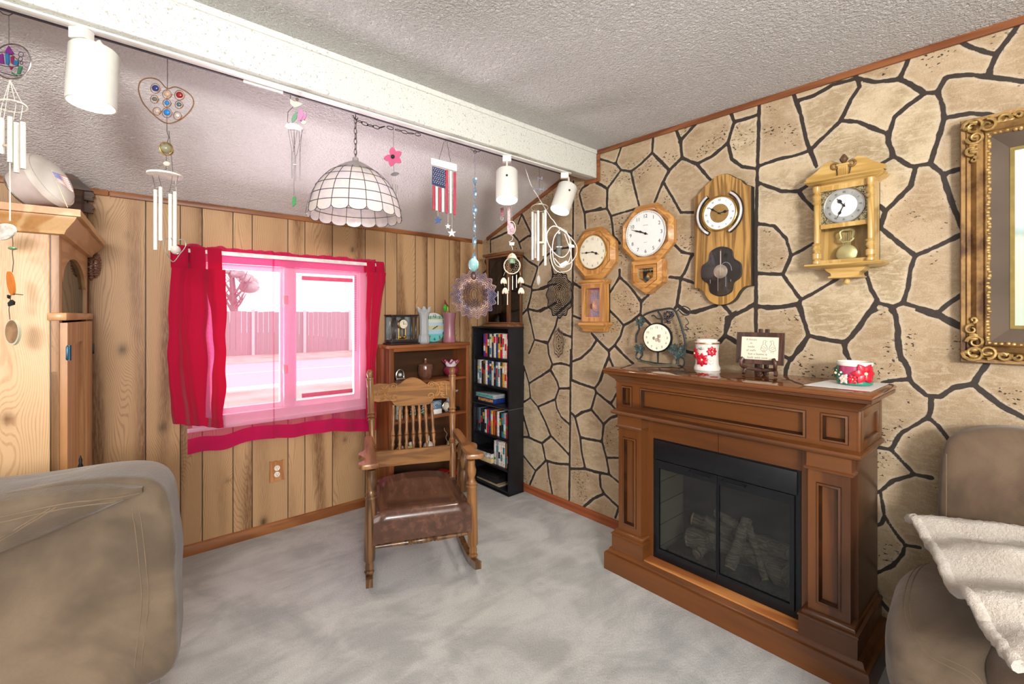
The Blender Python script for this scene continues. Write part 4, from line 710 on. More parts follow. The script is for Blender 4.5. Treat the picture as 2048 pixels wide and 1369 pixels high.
b = MB(); xa, xb = -.083, .092; b.ring(rect(xa, xb, -.455, -.175), rect(xa + .026, xb - .026, -.415, -.222), -.075, -.003); b.bb(xa, xb, -.012, -.003, -.455, -.175); bx = b.build('pendulum_case', CLK, c1)
b = MB(); b.bb(xa - .014, xb + .014, -.09, -.003, -.192, -.172, .006, 3); b.bb(xa - .006, xb + .006, -.08, -.003, -.2, -.19); b.build('case_cornice', CLKX, c1)
b = MB(); b.loft([[(xa - q, -.003, z), (xa - q, -.075 - q, z), (xb + q, -.075 - q, z), (xb + q, -.003, z)] for q, z in ((.0, -.44), (.016, -.448), (.018, -.462), (.006, -.475), (-.004, -.49), (-.006, -.505))]); b.build('case_base', CLKX, c1)
MB().bb(xa + .024, xb - .024, -.016, -.013, -.42, -.22).build('case_back', paint('plum_backing', '8d7280', .35), c1)
b = MB(); b.ring(rect(xa + .026, xb - .026, -.415, -.222), rect(xa + .03, xb - .03, -.411, -.226), -.073, -.065); b.text('Regulator', .026, M((.004, -.068, -.25))); b.build('gold_line', BRASS, c1)
pendulum(c1, .008, -.24, -.335, -.035, .042); MB().bb(xa + .024, xb - .024, -.064, -.061, -.417, -.22).build('case_glass', LIVID, c1)
# 2 octagonal clock with white dial and five-sided case
c2 = thing('octagon_wall_clock', 'octagonal oak wall clock with a white dial and short pointed pendulum case', 'clock', (0, -1.638, 1.825), -90)
b = MB(); b.prism(octa(.158), -.055, -.003); b.build('backbox', CLK, c2)
b = MB(); b.ring(octa(.171), octa(.15), -.055, -.05, -.078); b.ring(octa(.15), octa(.14), -.078, -.05, -.07); b.ring(octa(.14), octa(.133), -.07, -.05, -.0665); b.build('octagon_frame', CLKX, c2)
dial(c2, 0, 0, -.0672, .128, DIALWHITE, 'arab', .23, .8); MB().torus((0, -.072, 0), .13, .004, 48, 8).build('bezel', paint('clear_bezel', 'dcdcd8', .2, .3), c2)
for n_, z_, k_ in (('chimes', .05, .012), ('quartz', -.052, .009)): MB().text(n_, k_, M((0, -.0685, z_))).build('dial_lettering', paint('grey_ink', '8a8a8a', .6), c2)
hand(-70, .1, .003, 0, 0, -.0725, c2, 'minute_hand'); hand(-67, .062, .0045, 0, 0, -.071, c2, 'hour_hand')
MB().lathe([(0, -.024), (.07, -.019), (.129, -.004)], 36, M((0, -.068, 0), rx=90) @ Matrix.Scale(-1, 4, (0, 0, 1))).build('dial_glass', pane('dome_glass', (.98, .98, .98), .05), c2)
pent = lambda w, zt, zs, zp: [(-w, zt), (-w, zs), (0, zp), (w, zs), (w, zt)]
b = MB(); b.ring(pent(.101, -.155, -.285, -.352), pent(.078, -.178, -.272, -.322), -.062, -.003, -.074); b.ring(pent(.078, -.178, -.272, -.322), pent(.072, -.184, -.268, -.314), -.074, -.05, -.066); b.ring(pent(.072, -.184, -.268, -.314), pent(.052, -.2, -.256, -.29), -.07, -.003, -.07); b.add([(x, -.008, z) for x, z in pent(.1, -.156, -.284, -.35)], [(0, 1, 2, 3, 4)]); b.build('pendulum_case', CLKX, c2)
MB().add([(x, -.014, z) for x, z in pent(.075, -.18, -.27, -.318)], [(0, 1, 2, 3, 4)]).build('case_back', paint('dark_case_back', '241c18', .6), c2)
b = MB(); b.ring(pent(.052, -.2, -.256, -.29), pent(.0505, -.2015, -.255, -.288), -.069, -.06); b.text('REGULATOR', .0165, M((0, -.064, -.212))); b.build('gold_lettering', paint('gilt_letters', 'cdbb8d', .35, .5), c2)
pendulum(c2, .008, -.2, -.243, -.03, .026); MB().add([(x, -.061, z) for x, z in pent(.053, -.2, -.256, -.29)], [(0, 1, 2, 3, 4)]).build('case_glass', LIVID, c2)
# 3 long dark-edged oak board clock
c3 = thing('oak_plaque_clock', 'long scalloped oak wall clock with a Roman dial and dark oval pendulum window', 'clock', (0, -2.066, 1.74), -90)
STRIPE = wood('striped_oak', '5a3a18', 'c79a58', 'z', 20, .32, .25, .4, 1.3); EDGE = paint('black_edge', '221d1a', .4)
hf = [(-.148, .246), (-.118, .262), (-.098, .288), (-.07, .305), (-.04, .328), (0, .338)]
sp = lambda P: [(p.x, p.y) for p in smooth_pts([(x, z, 0) for x, z in P], 4)]
hb = [(-.148, -.246), (-.118, -.25), (-.092, -.272), (-.068, -.31), (-.036, -.332), (0, -.338)]
tp, bt = sp(hf + [(-x, z) for x, z in hf[::-1][1:]]), sp(hb + [(-x, z) for x, z in hb[::-1][1:]])
ol = tp + bt[::-1]
quat = smooth_pts([(0, .125, 0), (-.052, .105, 0), (-.064, .06, 0), (-.098, .03, 0), (-.098, -.03, 0), (-.064, -.06, 0), (-.052, -.105, 0), (0, -.125, 0), (.052, -.105, 0), (.064, -.06, 0), (.098, -.03, 0), (.098, .03, 0), (.064, .06, 0), (.052, .105, 0)], 4, True); quat = [(p.x, p.y - .165) for p in quat]
b = MB(); b.prism([(x * .985, z * .993) for x, z in ol], -.042, -.036); b.build('face_board', STRIPE, c3)
b = MB(); b.prism(ol, -.036, -.003); b.build('edge', EDGE, c3)
b = MB(); b.prism(quat, -.0435, -.042); b.tube([(x, -.044, z) for x, z in quat], .004, 6, True); b.build('pendulum_window', paint('dark_recess', '26221f', .5), c3)
dial(c3, -.006, .135, -.049, .083, DIALWHITE, 'roman', .2, .83); MB().torus((-.006, -.05, .135), .087, .005, 48, 8).build('bezel', BRASS, c3)
MB().add([(x, -.0505, z) for x, z in circ(.048, 40, -.006, .135)], [tuple(range(40))]).build('brass_centre', paint('spun_brass', 'b3905a', .35, .7), c3)
hand(-55, .068, .0025, -.006, .135, -.054, c3, 'minute_hand', ornate=1); hand(83, .05, .003, -.006, .135, -.052, c3, 'hour_hand', ornate=1)
for s in (-1, 1):
    pts = [(-.006 + s * .112 * cos(R(a)), -.05, .135 + .112 * sin(R(a))) for a in range(-62, 63, 5)]; a_ = MB().tube(pts, .011, 8).build('side_arc', EDGE, c3)
    MB().tube([(x, y - .009, z) for x, y, z in pts], .006, 8).build('mirror_strip', paint('mirror_strip', 'd9d4d4', .15, .3), a_)
pendulum(c3, 0, -.06, -.165, -.048, .036, paint('pale_brass', 'd8c9b0', .3, .7)); b = MB(); b.bb(-.004, .004, -.047, -.045, -.16, -.05); b.build('copper_rod', paint('copper', '9c5a44', .3, .8), c3)
b = MB(); b.prism(quat, -.056, -.054); b.build('window_glass', pane('etched_glass', (.9, .9, .92), .1), c3)
b = MB()
for x in (-.05, -.01, .03, .055): b.cyl((x, -.0565, -.165 - .11 + abs(x)), (x, -.0565, -.165 + .01 - abs(x)), .0007, n=5)
b.tube([(.03 + .03 * cos(i * .5), -.0565, -.165 + .045 * sin(i * .5)) for i in range(8)], .0007, 5); b.build('etched_lines', paint('etching', 'b9bcc0', .5), c3)
# 4 pediment clock with columns
c4 = thing('pediment_wall_clock', 'pale oak wall clock with scrolled pediment and turned columns, left of the gold frame', 'clock', (0, -2.606, 1.74), -90)
b = MB(); b.bb(-.1, .1, -.1, -.003, -.17, .16); b2 = b.build('case_back', PALEOAK, c4) if 0 else None
b = MB(); b.bb(-.104, -.094, -.098, -.003, -.175, .165); b.bb(.094, .104, -.098, -.003, -.175, .165); b.bb(-.104, .104, -.012, -.003, -.175, .165); b.build('case', PALEOAK, c4)
b = MB(); b.ring(rect(-.1, .1, -.175, .165), rect(-.082, .082, -.155, .14), -.104, -.092); b.bb(-.09, .09, -.104, -.092, -.02, -.002); b.build('front_frame', PALEOAK, c4)
b = MB(); b.loft([[(-.1 - q, -.003, z), (-.1 - q, -.1 - q, z), (.1 + q, -.1 - q, z), (.1 + q, -.003, z)] for q, z in ((.004, .16), (.01, .168), (.03, .178), (.036, .185), (.034, .19))]); b.build('cornice', PALEOAKX, c4)
b = MB(); b.loft([[(-.1 - q, -.003, z), (-.1 - q, -.1 - q, z), (.1 + q, -.1 - q, z), (.1 + q, -.003, z)] for q, z in ((.034, -.172), (.036, -.178), (.03, -.184), (.006, -.19))]); b.loft([[(-q, -.003, z), (-q, -.085, z), (q, -.085, z), (q, -.003, z)] for q, z in ((.072, -.19), (.066, -.2), (.05, -.212), (.048, -.222), (.06, -.226), (.058, -.232))]); b.build('base_molding', PALEOAKX, c4)
MB().sph((0, -.05, -.247), .0135, 16).build('drop_finial', PALEOAK, c4)
for s in (-1, 1):
    pd = [(.138, .192), (.138, .21), (.125, .216), (.1, .232), (.07, .258), (.045, .265), (.03, .25), (.028, .225), (.02, .192)]; pd = [(s * x, z) for x, z in pd]
    o = MB().prism(pd if s < 0 else pd[::-1], -.1, -.07).build('pediment_scroll', PALEOAKX, c4)
    MB().tube([(s * (.03 + .012 * cos(R(a))), -.102, .24 + .012 * sin(R(a))) for a in range(0, 361, 30)], .005, 6).build('scroll_eye', paint('dark_oak_eye', '7a5a2e', .4), o)
    MB().turned((s * .094, -.112, -.17), (s * .094, -.112, .163), [(.016, 0), (.016, .03), (.01, .05), (.017, .07), (.017, .13), (.009, .15), (.018, .19), (.012, .23), (.018, .25), (.01, .27), (.0105, .3), (.0105, .75), (.009, .76), (.017, .79), (.011, .82), (.018, .87), (.009, .91), (.015, .94), (.015, 1)], 16).build('column', PALEOAK, c4)
b = MB(); b.bb(-.017, .017, -.112, -.075, .19, .235)
for i in range(5): b.bb(-.0135 + .006 * i, -.0105 + .006 * i, -.114, -.11, .195, .23)
b.bb(-.022, .022, -.116, -.07, .235, .243, .002); b.build('pediment_pedestal', PALEOAKX, c4); MB().turned((0, -.093, .243), (0, -.093, .285), [(.012, 0), (.007, .15), (.014, .4), (.016, .55), (.01, .8), (.004, 1)], 14).build('finial', paint('dark_walnut', '5a4028', .35), c4)
dm = N('chased_brass_plate'); v = dm.obj(); dm.P(col=dm.mix(dm.ss(dm.noise(v, 120, 3, .6, 2), .4, .6), lin('3c3424'), lin('c9bd96')), rough=.35, metal=.7)
MB().bb(-.086, .086, -.09, -.088, -.004, .142).build('dial_plate', dm.m, c4)
dial(c4, 0, .07, -.0915, .07, paint('silver_ring', 'b9bab8', .3, .6), 'roman', .17, .82, tick=False); MB().add([(x, -.0918, z) for x, z in circ(.046, 40, 0, .07)], [tuple(range(40))]).build('white_centre', DIALWHITE, c4); MB().torus((0, -.092, .07), .072, .003, 48, 6).build('bezel', STEEL, c4)
hand(205, .054, .0022, 0, .07, -.097, c4, 'minute_hand', ornate=1); hand(-36, .04, .003, 0, .07, -.0955, c4, 'hour_hand', ornate=1)
b = MB()
for i in range(5): b.cyl((-.012 + .006 * i, -.05, -.038), (-.012 + .006 * i, -.05, -.115), .0014, n=6)
for s in (-1, 1): b.tube(smooth_pts([(s * .012, -.05, -.025), (s * .024, -.05, -.035), (s * .02, -.05, -.06), (s * .024, -.05, -.066), (s * .012, -.05, -.078)], 5), .005, 6)
b.bb(-.018, .018, -.052, -.048, -.03, -.022); b.bb(-.016, .016, -.052, -.048, -.08, -.075)
b.lathe([(0, -.005), (.03, -.004), (.038, 0), (0, .003)], 36, M((0, -.051, -.128), rx=90) @ Matrix.Scale(-1, 4, (0, 0, 1))); b.build('lyre_pendulum', paint('pale_gilt', 'd9cf98', .3, .7), c4)
MB().bb(-.088, .088, -.094, -.0925, -.16, -.018).build('case_glass', pane('thin_glass', (.98, .98, .97), .03), c4)
# ---------------------------------------------------------------- gold framed picture
GOLD = N('antique_gold'); v = GOLD.obj(); GOLD.P(col=GOLD.mix(GOLD.ss(GOLD.noise(v, 9, 4, .6), .35, .65), lin('4a2e18'), lin('94703f')), rough=.45, metal=.4); GOLD.bump(GOLD.noise(v, 120, 3), .2, .003); GOLD = GOLD.m
GILT = paint('bright_gilt', 'a38450', .42, .5, .35, 60)
pc = thing('framed_picture', 'deep ornate gold picture frame above the dark recliner', 'picture', (0, -2.952 - .6, 1.6215), -90)
HW, HH = .6, .447
b = MB()
def fr(ins): return rect(-HW + ins, HW - ins, -HH + ins, HH - ins)
for a, q, ya, yb in ((0, .006, -.03, -.052), (.006, .02, -.052, -.05), (.02, .026, -.05, -.056), (.026, .038, -.056, -.05), (.038, .058, -.05, -.064), (.058, .078, -.064, -.052), (.078, .086, -.052, -.058), (.086, .1, -.058, -.05)): b.ring(fr(a * .79), fr(q * .79), ya, -.004, yb)
b.build('gold_frame', GOLD, pc)
b = MB(); rg = random.Random(3)
for i in range(260):
    t = i / 260 * 4; s_, q = int(t), t % 1; x, z = [(-HW + .074 + q * (2 * HW - .148), HH - .074), (HW - .074, HH - .074 - q * (2 * HH - .148)), (HW - .074 - q * (2 * HW - .148), -HH + .074), (-HW + .074, -HH + .074 + q * (2 * HH - .148))][s_]
    b.sph((x + rg.uniform(-.003, .003), -.052, z + rg.uniform(-.003, .003)), .0068, 7, sc=(1, .8, rg.uniform(.7, 1.5)))
b.build('beaded_edge', GILT, pc)
for sx_ in (-1, 1):
    for sz2 in (-1, 1):
        b = MB(); X, Z = sx_ * (HW - .038), sz2 * (HH - .038)
        for (dx, dz, r0, a0, a1) in ((0, 0, .03, 0, 500), (-.035, -.005, .024, 90, 520), (-.005, -.04, .024, 0, -460), (-.075, .005, .018, 200, -200), (.005, -.085, .018, 250, 620), (-.11, .008, .012, 0, 360), (.0, -.12, .01, 90, 420)):
            pts = [(X + sx_ * (dx + r0 * (1 - .7 * i / 16) * cos(R(a0 + (a1 - a0) * i / 16))), -.062, Z + sz2 * (dz + r0 * (1 - .7 * i / 16) * sin(R(a0 + (a1 - a0) * i / 16)))) for i in range(17)]; b.tube(pts, [.0062 - .0002 * i for i in range(17)], 6)
        for i in range(9): b.sph((X + sx_ * rg.uniform(-.1, .02) * (i % 2), -.058, Z + sz2 * rg.uniform(-.1, .02) * ((i + 1) % 2)), .011, 8, sc=(1.3, .7, .8))
        b.build('corner_scroll', GILT, pc)
VEL = paint('brown_liner', '54463a', .85, 0, .2, 4)
b = MB(); b.ring(fr(.077), fr(.13), -.05, -.004, -.006); b.build('deep_liner', VEL, pc); b = MB(); b.ring(fr(.126), fr(.138), -.012, -.003, -.016); b.build('inner_fillet', paint('gold_fillet', 'b09a5c', .35, .6), pc)
k = N('shore_painting'); v = k.obj(); z = k.n('SeparateXYZ', {0: v}).outputs[2]; nz_ = k.math('ADD', z, k.math('MULTIPLY', k.math('SUBTRACT', k.noise(v, 6, 4), .5), .12)); cr_ = k.n('ValToRGB', {0: k.ss(nz_, -.27, .27)}); el = cr_.color_ramp.elements
el[0].color = lin('b9c6b4'); el[1].color = lin('d8e2de'); 
for p_, c_ in ((.2, 'd6d2b8'), (.45, 'ded8c0'), (.55, '9fb4ac'), (.68, 'c5cfd6'), (.85, 'dfe6e4')): e = el.new(p_); e.color = lin(c_)
k.P(col=cr_.outputs[0], rough=.4); MB().bb(-HW + .13, HW - .13, -.01, -.006, -HH + .13, HH - .13).build('painting', k.m, pc)
# ---------------------------------------------------------------- track and track lights
TY = -1.186
tk = MB(); tk.bb(-3.6, -.22, TY - .018, TY + .018, ZB - .008, ZB - .0005, .002); t_ = thing('track_rail', 'white lighting track under the ceiling beam', 'lighting track', (-1.9, TY, ZB - .008)); tk.build('rail', WHITE, t_, world=True)
MB().bb(-3.6, -.22, YB1 - .004, YB1 + .006, ZB - .006, ZB + .006).build('dark_slot', paint('track_slot', '3c3640', .6), t_, world=True)
MB().bb(onY(490, 160, TY).x, onY(570, 185, TY).x, TY + .0265, TY + .031, ZB - .014, ZB - .0005).build('cover_plate', WHITE, t_, world=True)
CANM = paint('can_white', 'e6e5dc', .3, 0, .02); LAMP = glow('lit_lamp', 'fff2d8', 22)
def track_light(px, tilt, label, r=.0615, L=.178, arm=.07, side=0, fl=1):
    p = onY(px, 300, TY); t = thing('track_light', label, 'spotlight', (p.x, TY, ZB - .008), YAW, 'track lights under the beam')
    MB().bb(-.024, .024, -.019, .019, -.036, -.001, .002).build('connector', WHITE, t)
    MB().tube([(side, -.012 * fl, -.03), (side, -.03 * fl, -.042), (side, -.068 * fl, -arm - .012), (side, -.07 * fl, -arm - .04)], .006, 8).build('arm', WHITE, t)
    rot = M((0, -.0, -arm + .012), rx=tilt[0], ry=tilt[1]) if not side else M((side, 0, -arm + .012), rx=tilt[0], ry=tilt[1])
    c = MB().lathe([(0, 0), (r * .9, 0), (r, -.008), (r, -L), (r - .004, -L), (r - .006, -L + .04), (r - .012, -.04), (0, -.036)], 40, rot).build('can', CANM, t)
    MB().lathe([(0, -L + .012), (r * .62, -L + .012), (r * .86, -L + .022), (r * .86, -L + .03), (0, -L + .03)], 32, rot).build('lamp', LAMP, t)
    MB().cyl((side, -.06 * fl, -arm - .034), (side, -.078 * fl, -arm - .034), .006).build('pivot_screw', BLACKMETAL, t)
    l = bpy.data.lights.new('track_beam', 'SPOT'); l.energy = 20; l.color = (1, .9, .76); l.spot_size = R(100); l.spot_blend = .9; l.shadow_soft_size = .045
    o = bpy.data.objects.new('track_beam', l); COL.objects.link(o); o.parent = t; o.matrix_local = rot @ Matrix.Translation((0, 0, -L + .004))
track_light(163, (-3, 1), 'large white can spotlight on the track, nearest the camera at the upper left', side=.042, arm=.076, fl=-1)
track_light(1014, (-14, 0), 'white can spotlight on the track in front of the dreamcatcher', arm=.098)
track_light(1129, (-14, 19), 'tilted white can spotlight at the stone wall end of the track', arm=.094, side=.022)
# ---------------------------------------------------------------- ornaments hung from the beam; local x, z run across and up
class Hang:
    def __init__(s, name, label, cat, px, py, Y=-1.105, group=None, X=None):
        p = onY(px, py, Y) if X is None else onX(px, py, X); s.px, s.py, s.k = px, py, depth(p) / F; s.t = thing(name, label, cat, p, YAW, group)
        if X is None: MB().cyl((0, 0, -.001), (0, 0, zs_(Y) - p.z + .004), .0009, n=6).build('ceiling_cord', DARKTHREAD, s.t)
    def q(s, x, y, d=0): return Vector(((x - s.px) * s.k, d, (s.py - y) * s.k))
    def line(s, pts, r, mb=None, n=5):
        mb = mb or MB(); mb.tube([s.q(*p) for p in pts], r, n); return mb
    def tube(s, x, y0, y1, r, m, d=0, name='chime_tube', x1=None):
        a, b = s.q(x, y0, d), s.q(x if x1 is None else x1, y1, d); return MB().lathe([(r * .72, 0), (r, 0), (r, (b - a).length), (r * .72, (b - a).length), (r * .72, 0)], 12, look(a, b)).build(name, m, s.t)
    def disc(s, x, y, rx, ry, th, m, name, d=0, n=32, tilt=0): return MB().prism([(s.q(x, y).x + rx * s.k * cos(a) * cos(tilt) - ry * s.k * sin(a) * sin(tilt), s.q(x, y).z + rx * s.k * cos(a) * sin(tilt) + ry * s.k * sin(a) * cos(tilt)) for a in [2 * pi * i / n for i in range(n)]], d - th / 2, d + th / 2).build(name, m, s.t)
    def flat(s, x, y, rx, m, name, th=.006, d=0): # a horizontal disc
        return MB().lathe([(0, 0), (rx * s.k, 0), (rx * s.k, th), (0, th)], 28, Matrix.Translation(s.q(x, y, d))).build(name, m, s.t)
    def ball(s, x, y, r, m, name, sc=(1, 1, 1), d=0, n=12): return MB().sph(s.q(x, y, d), r * s.k, n, sc=sc).build(name, m, s.t)
    def poly(s, pts, m, name, th=.003, d=0): return MB().prism([(s.q(x, y).x, s.q(x, y).z) for x, y in pts], d - th / 2, d + th / 2).build(name, m, s.t)
ALU = paint('chime_aluminium', 'e4e2da', .28, .25, .05); COPPERW = paint('copper_wire', 'b58a6a', .3, .8)
def leaf(x, y, a, L, w): c, s_ = cos(R(a)), sin(R(a)); return [(x + L * u * c - w * v * s_, y + L * u * s_ + w * v * c) for u, v in ((0, 0), (.2, .35), (.5, .5), (.8, .32), (1, 0), (.8, -.32), (.5, -.5), (.2, -.35))]
def star(cx, cy, r): return [(cx + (r if i % 2 == 0 else r * .42) * sin(pi * i / 5), cy - (r if i % 2 == 0 else r * .42) * cos(pi * i / 5)) for i in range(10)]
# fish chime
h = Hang('wind_chime', 'stained glass fish wind chime with white tubes and agate slices, at the left edge', 'wind chime', 18, 22, group='wind chimes on the beam')
b = h.line([(0, 22), (6, 28), (18, 31), (28, 26), (30, 22)], .0012); h.line([(18, 30), (18, 88)], .0008, b); b.build('hanger', DARKTHREAD, h.t)
h.disc(24, 123, 38, 35, .003, pane('sun_glass', (.93, .9, .94), .12), 'glass_disc', n=48); b = MB(); b.tube([h.q(24 + 38 * cos(a), 123 + 35 * sin(a)) for a in [2 * pi * i / 48 for i in range(48)]], .0022, 6, True); b.build('silver_rim', STEEL, h.t)
PUR, TEAL, MAG = glassy('violet_glass', '8a2f8f'), glassy('blue_glass', '2f7fb0'), glassy('ruby_glass', '9b2f57')
for pts, m in (([(10, 106), (18, 92), (28, 108), (20, 110)], PUR), ([(0, 110), (6, 108), (8, 128), (0, 127)], PUR), ([(11, 108), (18, 107), (19, 122), (17, 132), (13, 128)], TEAL), ([(22, 114), (28, 112), (27, 130), (23, 126)], MAG), ([(29, 121), (37, 122), (36, 131), (28, 130)], TEAL), ([(20, 132), (26, 134), (22, 140)], MAG), ([(35, 148), (38, 132), (45, 134), (40, 148)], glassy('green_glass', '4f8f6a')), ([(24, 144), (34, 150), (33, 153), (24, 148)], glassy('green_glass', '4f8f6a'))): h.poly(pts, m, 'fish_glass', .004)
b = MB()
for x, y, r in ((42, 109, 5), (41, 118, 4), (43, 126, 3)): b.torus(h.q(x, y), r * h.k, .0008, 16, 5)
h.line([(0, 105), (10, 104), (24, 110), (36, 120), (37, 132), (28, 134), (12, 133), (0, 130)], .001, b); h.line([(2, 145), (14, 148), (30, 152), (48, 150)], .001, b); b.build('lead_line', INK, h.t)
b = MB()
for x in (2, 10, 30, 44): h.line([(20, 160), (x + 2, 210)], .0012, b); h.line([(x + 2, 210), (x - 3, 240)], .001, b)
b.tube([h.q(22 + 31 * cos(a), 212 + 7 * sin(a), .02 * sin(a)) for a in [2 * pi * i / 24 for i in range(24)]], .0025, 6, True); b.build('string', THREAD, h.t)
for x, a, c, d in ((2, 236, 308, .003), (23, 235, 326, -.004), (31, 245, 345, .003), (46, 245, 338, .0)): h.tube(x, a, c, .0068, ALU, d)
h.ball(14, 292, 6, paint('wood_bead', 'cbb9a5', .6), 'clapper', (1.4, 1, .5))
b = h.line([(20, 300), (20, 442)], .0018); b.build('sail_cord', THREAD, h.t)
h.disc(8, 464, 24, 16, .006, paint('carved_stone', 'cdc6bd', .7, 0, .25, 60, .5, 200), 'carved_sail', tilt=.25)
b = h.line([(25, 474), (26, 490), (25, 505), (27, 525), (25, 545)], .0012); h.line([(22, 590), (18, 620), (20, 640)], .0012, b); h.line([(24, 588), (46, 590)], .0014, b); b.build('wire', paint('tarnished_wire', '6f675f', .4, .7), h.t)
h.ball(25, 497, 7, paint('green_bead', '5f7f5a', .3), 'green_bead', (1, 1, .5)); h.disc(22, 567, 6, 24, .008, glassy('orange_agate', 'd07a35', .12, .9), 'agate_slice', tilt=.16); h.disc(15, 566, 2.5, 9, .006, paint('dark_slate', '3a3634', .4), 'agate_slice', d=.008, tilt=.2)
h.poly([(17, 606), (24, 600), (29, 604), (28, 610), (18, 613)], INK, 'black_stone', .006); h.poly([(16, 590), (20, 592), (19, 598), (16, 596)], INK, 'black_stone', .006)
h.disc(26, 665, 14.5, 26, .008, glassy('pale_agate_rim', 'd8d4b8', .1, .8), 'oval_agate'); h.disc(26, 664, 12.5, 23, .0095, paint('brown_agate', '8f6f52', .2, 0, .35, 25), 'agate_core')
# heart chime
h = Hang('wind_chime', 'copper wire heart with glass gems over a four tube wind chime', 'wind chime', 335, 119, group='wind chimes on the beam')
h.line([(335, 119), (335, 176)], .0012).build('hanger', DARKTHREAD, h.t)
hp = smooth_pts([(*p, 0) for p in ((334, 177), (318, 161), (299, 156), (282, 162), (277, 178), (281, 195), (289, 210), (310, 232), (334, 247), (358, 241), (375, 228), (386, 212), (386, 198), (375, 185), (352, 174))], 5, True)
b = MB(); b.tube([h.q(p.x, p.y) for p in hp], .0022, 6, True)
GEMS = [(311, 176.5, 7, '3a3f7a'), (334, 188, 6, 'c7a98a'), (359, 190, 7, '8f2026'), (309, 198, 5, '6a6660'), (334, 206, 5, '2f7fc8'), (358, 209, 5, '50686a'), (334, 225, 7, '2f7fc8'), (355, 231, 5, 'c9c6bf'), (314, 222, 5, 'd0b8a8')]
for x, y, r, c in GEMS: b.tube([h.q(x + (r + 4) * cos(a) * (1 - a / 30), y + (r + 4) * sin(a) * (1 - a / 30)) for a in [i * .4 for i in range(20)]], .0012, 5)
h.line([(334, 177), (334, 247)], .001, b); b.build('wire_heart', COPPERW, h.t)
for x, y, r, c in GEMS: h.ball(x, y, r, glassy('gem_' + c, c, .08, .92), 'glass_gem', (1, .6, .9))
b = h.line([(334, 247), (334, 262), (338, 275), (334, 286)], .0012); h.line([(338, 262), (346, 345)], .001, b); h.line([(333, 310), (332, 345)], .001, b); b.build('link_wire', paint('tarnished_wire', '6f675f', .4, .7), h.t)
h.ball(333, 298, 12, glassy('amber_marble', '8f8a70', .06, .92), 'glass_marble', (1, 1, .8)); b = MB(); b.torus(h.q(333, 298), 12.5 * h.k, .0018, 24, 6, M(ry=-20)); b.torus(h.q(333, 298), 12 * h.k, .0016, 24, 6, M(rz=60)); b.build('gold_cage', BRASS, h.t)
h.ball(334, 328, 7, paint('shell_bead', 'd3cdb8', .4), 'shell_bead', (1, .8, .7)); h.flat(330, 352, 30, paint('white_wood_disc', 'ece5da', .5), 'top_disc', .006)
b = MB()
for x, y in ((311, 380), (323, 375), (339, 388), (350, 384)): h.line([(x - 6 if x < 330 else x + 6, 352), (x, y)], .0008, b)
b.build('string', DARKTHREAD, h.t)
for x, a, c, d in ((311, 380, 500, .0), (323, 375, 482, -.004), (339, 388, 501, .004), (350, 384, 492, .0)): h.tube(x, a, c, .0062, ALU, d)
h.line([(352, 360), (352, 478)], .0007).build('sail_string', THREAD, h.t)
hp = smooth_pts([(*p, 0) for p in ((350, 482), (340, 476), (330, 480), (327, 490), (332, 505), (346, 524), (360, 508), (371, 494), (370, 484), (362, 479))], 4, True); b = MB(); b.tube([h.q(p.x, p.y) for p in hp], .0016, 6, True); b.build('wire_heart_sail', STEEL, h.t)
h.ball(351, 500, 9, glassy('clear_marble', 'c9bdb4', .05, .9), 'glass_ball')
# hummingbird chime
h = Hang('wind_chime', 'stained glass hummingbird and flower wind chime with thin rods, left of the shell lamp', 'wind chime', 580, 186, group='wind chimes on the beam')
b = h.line([(580, 186), (581, 200), (586, 214), (576, 224), (575, 244), (585, 250)], .0012); h.line([(600, 240), (606, 244), (610, 240)], .0012, b); b.build('wire', DARKTHREAD, h.t)
h.poly([(580, 198), (588, 203), (596, 204), (606, 208), (597, 213), (588, 215), (581, 208)], glassy('milk_glass', 'e6e2d6', .1, .9), 'bird_wing'); h.ball(594, 199, 3, paint('bird_head', '7a6a4e', .3), 'bird_head')
h.poly(leaf(584, 246, -65, 25, 9), glassy('leaf_glass', '7fae90', .1, .85), 'leaf'); h.poly(leaf(598, 243, -78, 27, 12), glassy('pink_glass', 'd69ac4', .1, .85), 'petal'); h.poly(leaf(600, 243, -55, 22, 9), glassy('pink_glass', 'd69ac4', .1, .85), 'petal', d=.004)
h.poly(leaf(602, 246, -10, 12, 8), glassy('milk_glass', 'e6e2d6', .1, .9), 'butterfly')
h.poly([(570, 254), (574, 249), (582, 247), (592, 248), (600, 252), (608, 259), (600, 262), (590, 260), (578, 260)], glassy('cloud_glass', 'ecdfe4', .2, .9), 'cloud_plate', .012)
b = MB()
for a in ((576, 258, 584, 303), (581, 256, 588, 303), (588, 258, 590, 310), (595, 258, 587, 304), (598, 260, 600, 308), (605, 260, 593, 312), (604, 260, 600, 308), (588, 260, 588, 391)): h.line([a[:2], a[2:]], .0007, b)
b.build('string', DARKTHREAD, h.t)
for x, y0, y1 in ((584, 303, 357), (591, 310, 363), (600, 308, 361)): h.tube(x, y0, y1, .0022, STEEL)
h.flat(590, 331, 4, paint('clear_acrylic', 'e8e2e4', .2), 'clapper', .003); h.poly([(588, 391), (592, 397), (592, 408), (586, 414), (584, 403)], glassy('leaf_green_glass', '4f9a62', .1, .9), 'leaf_sail')
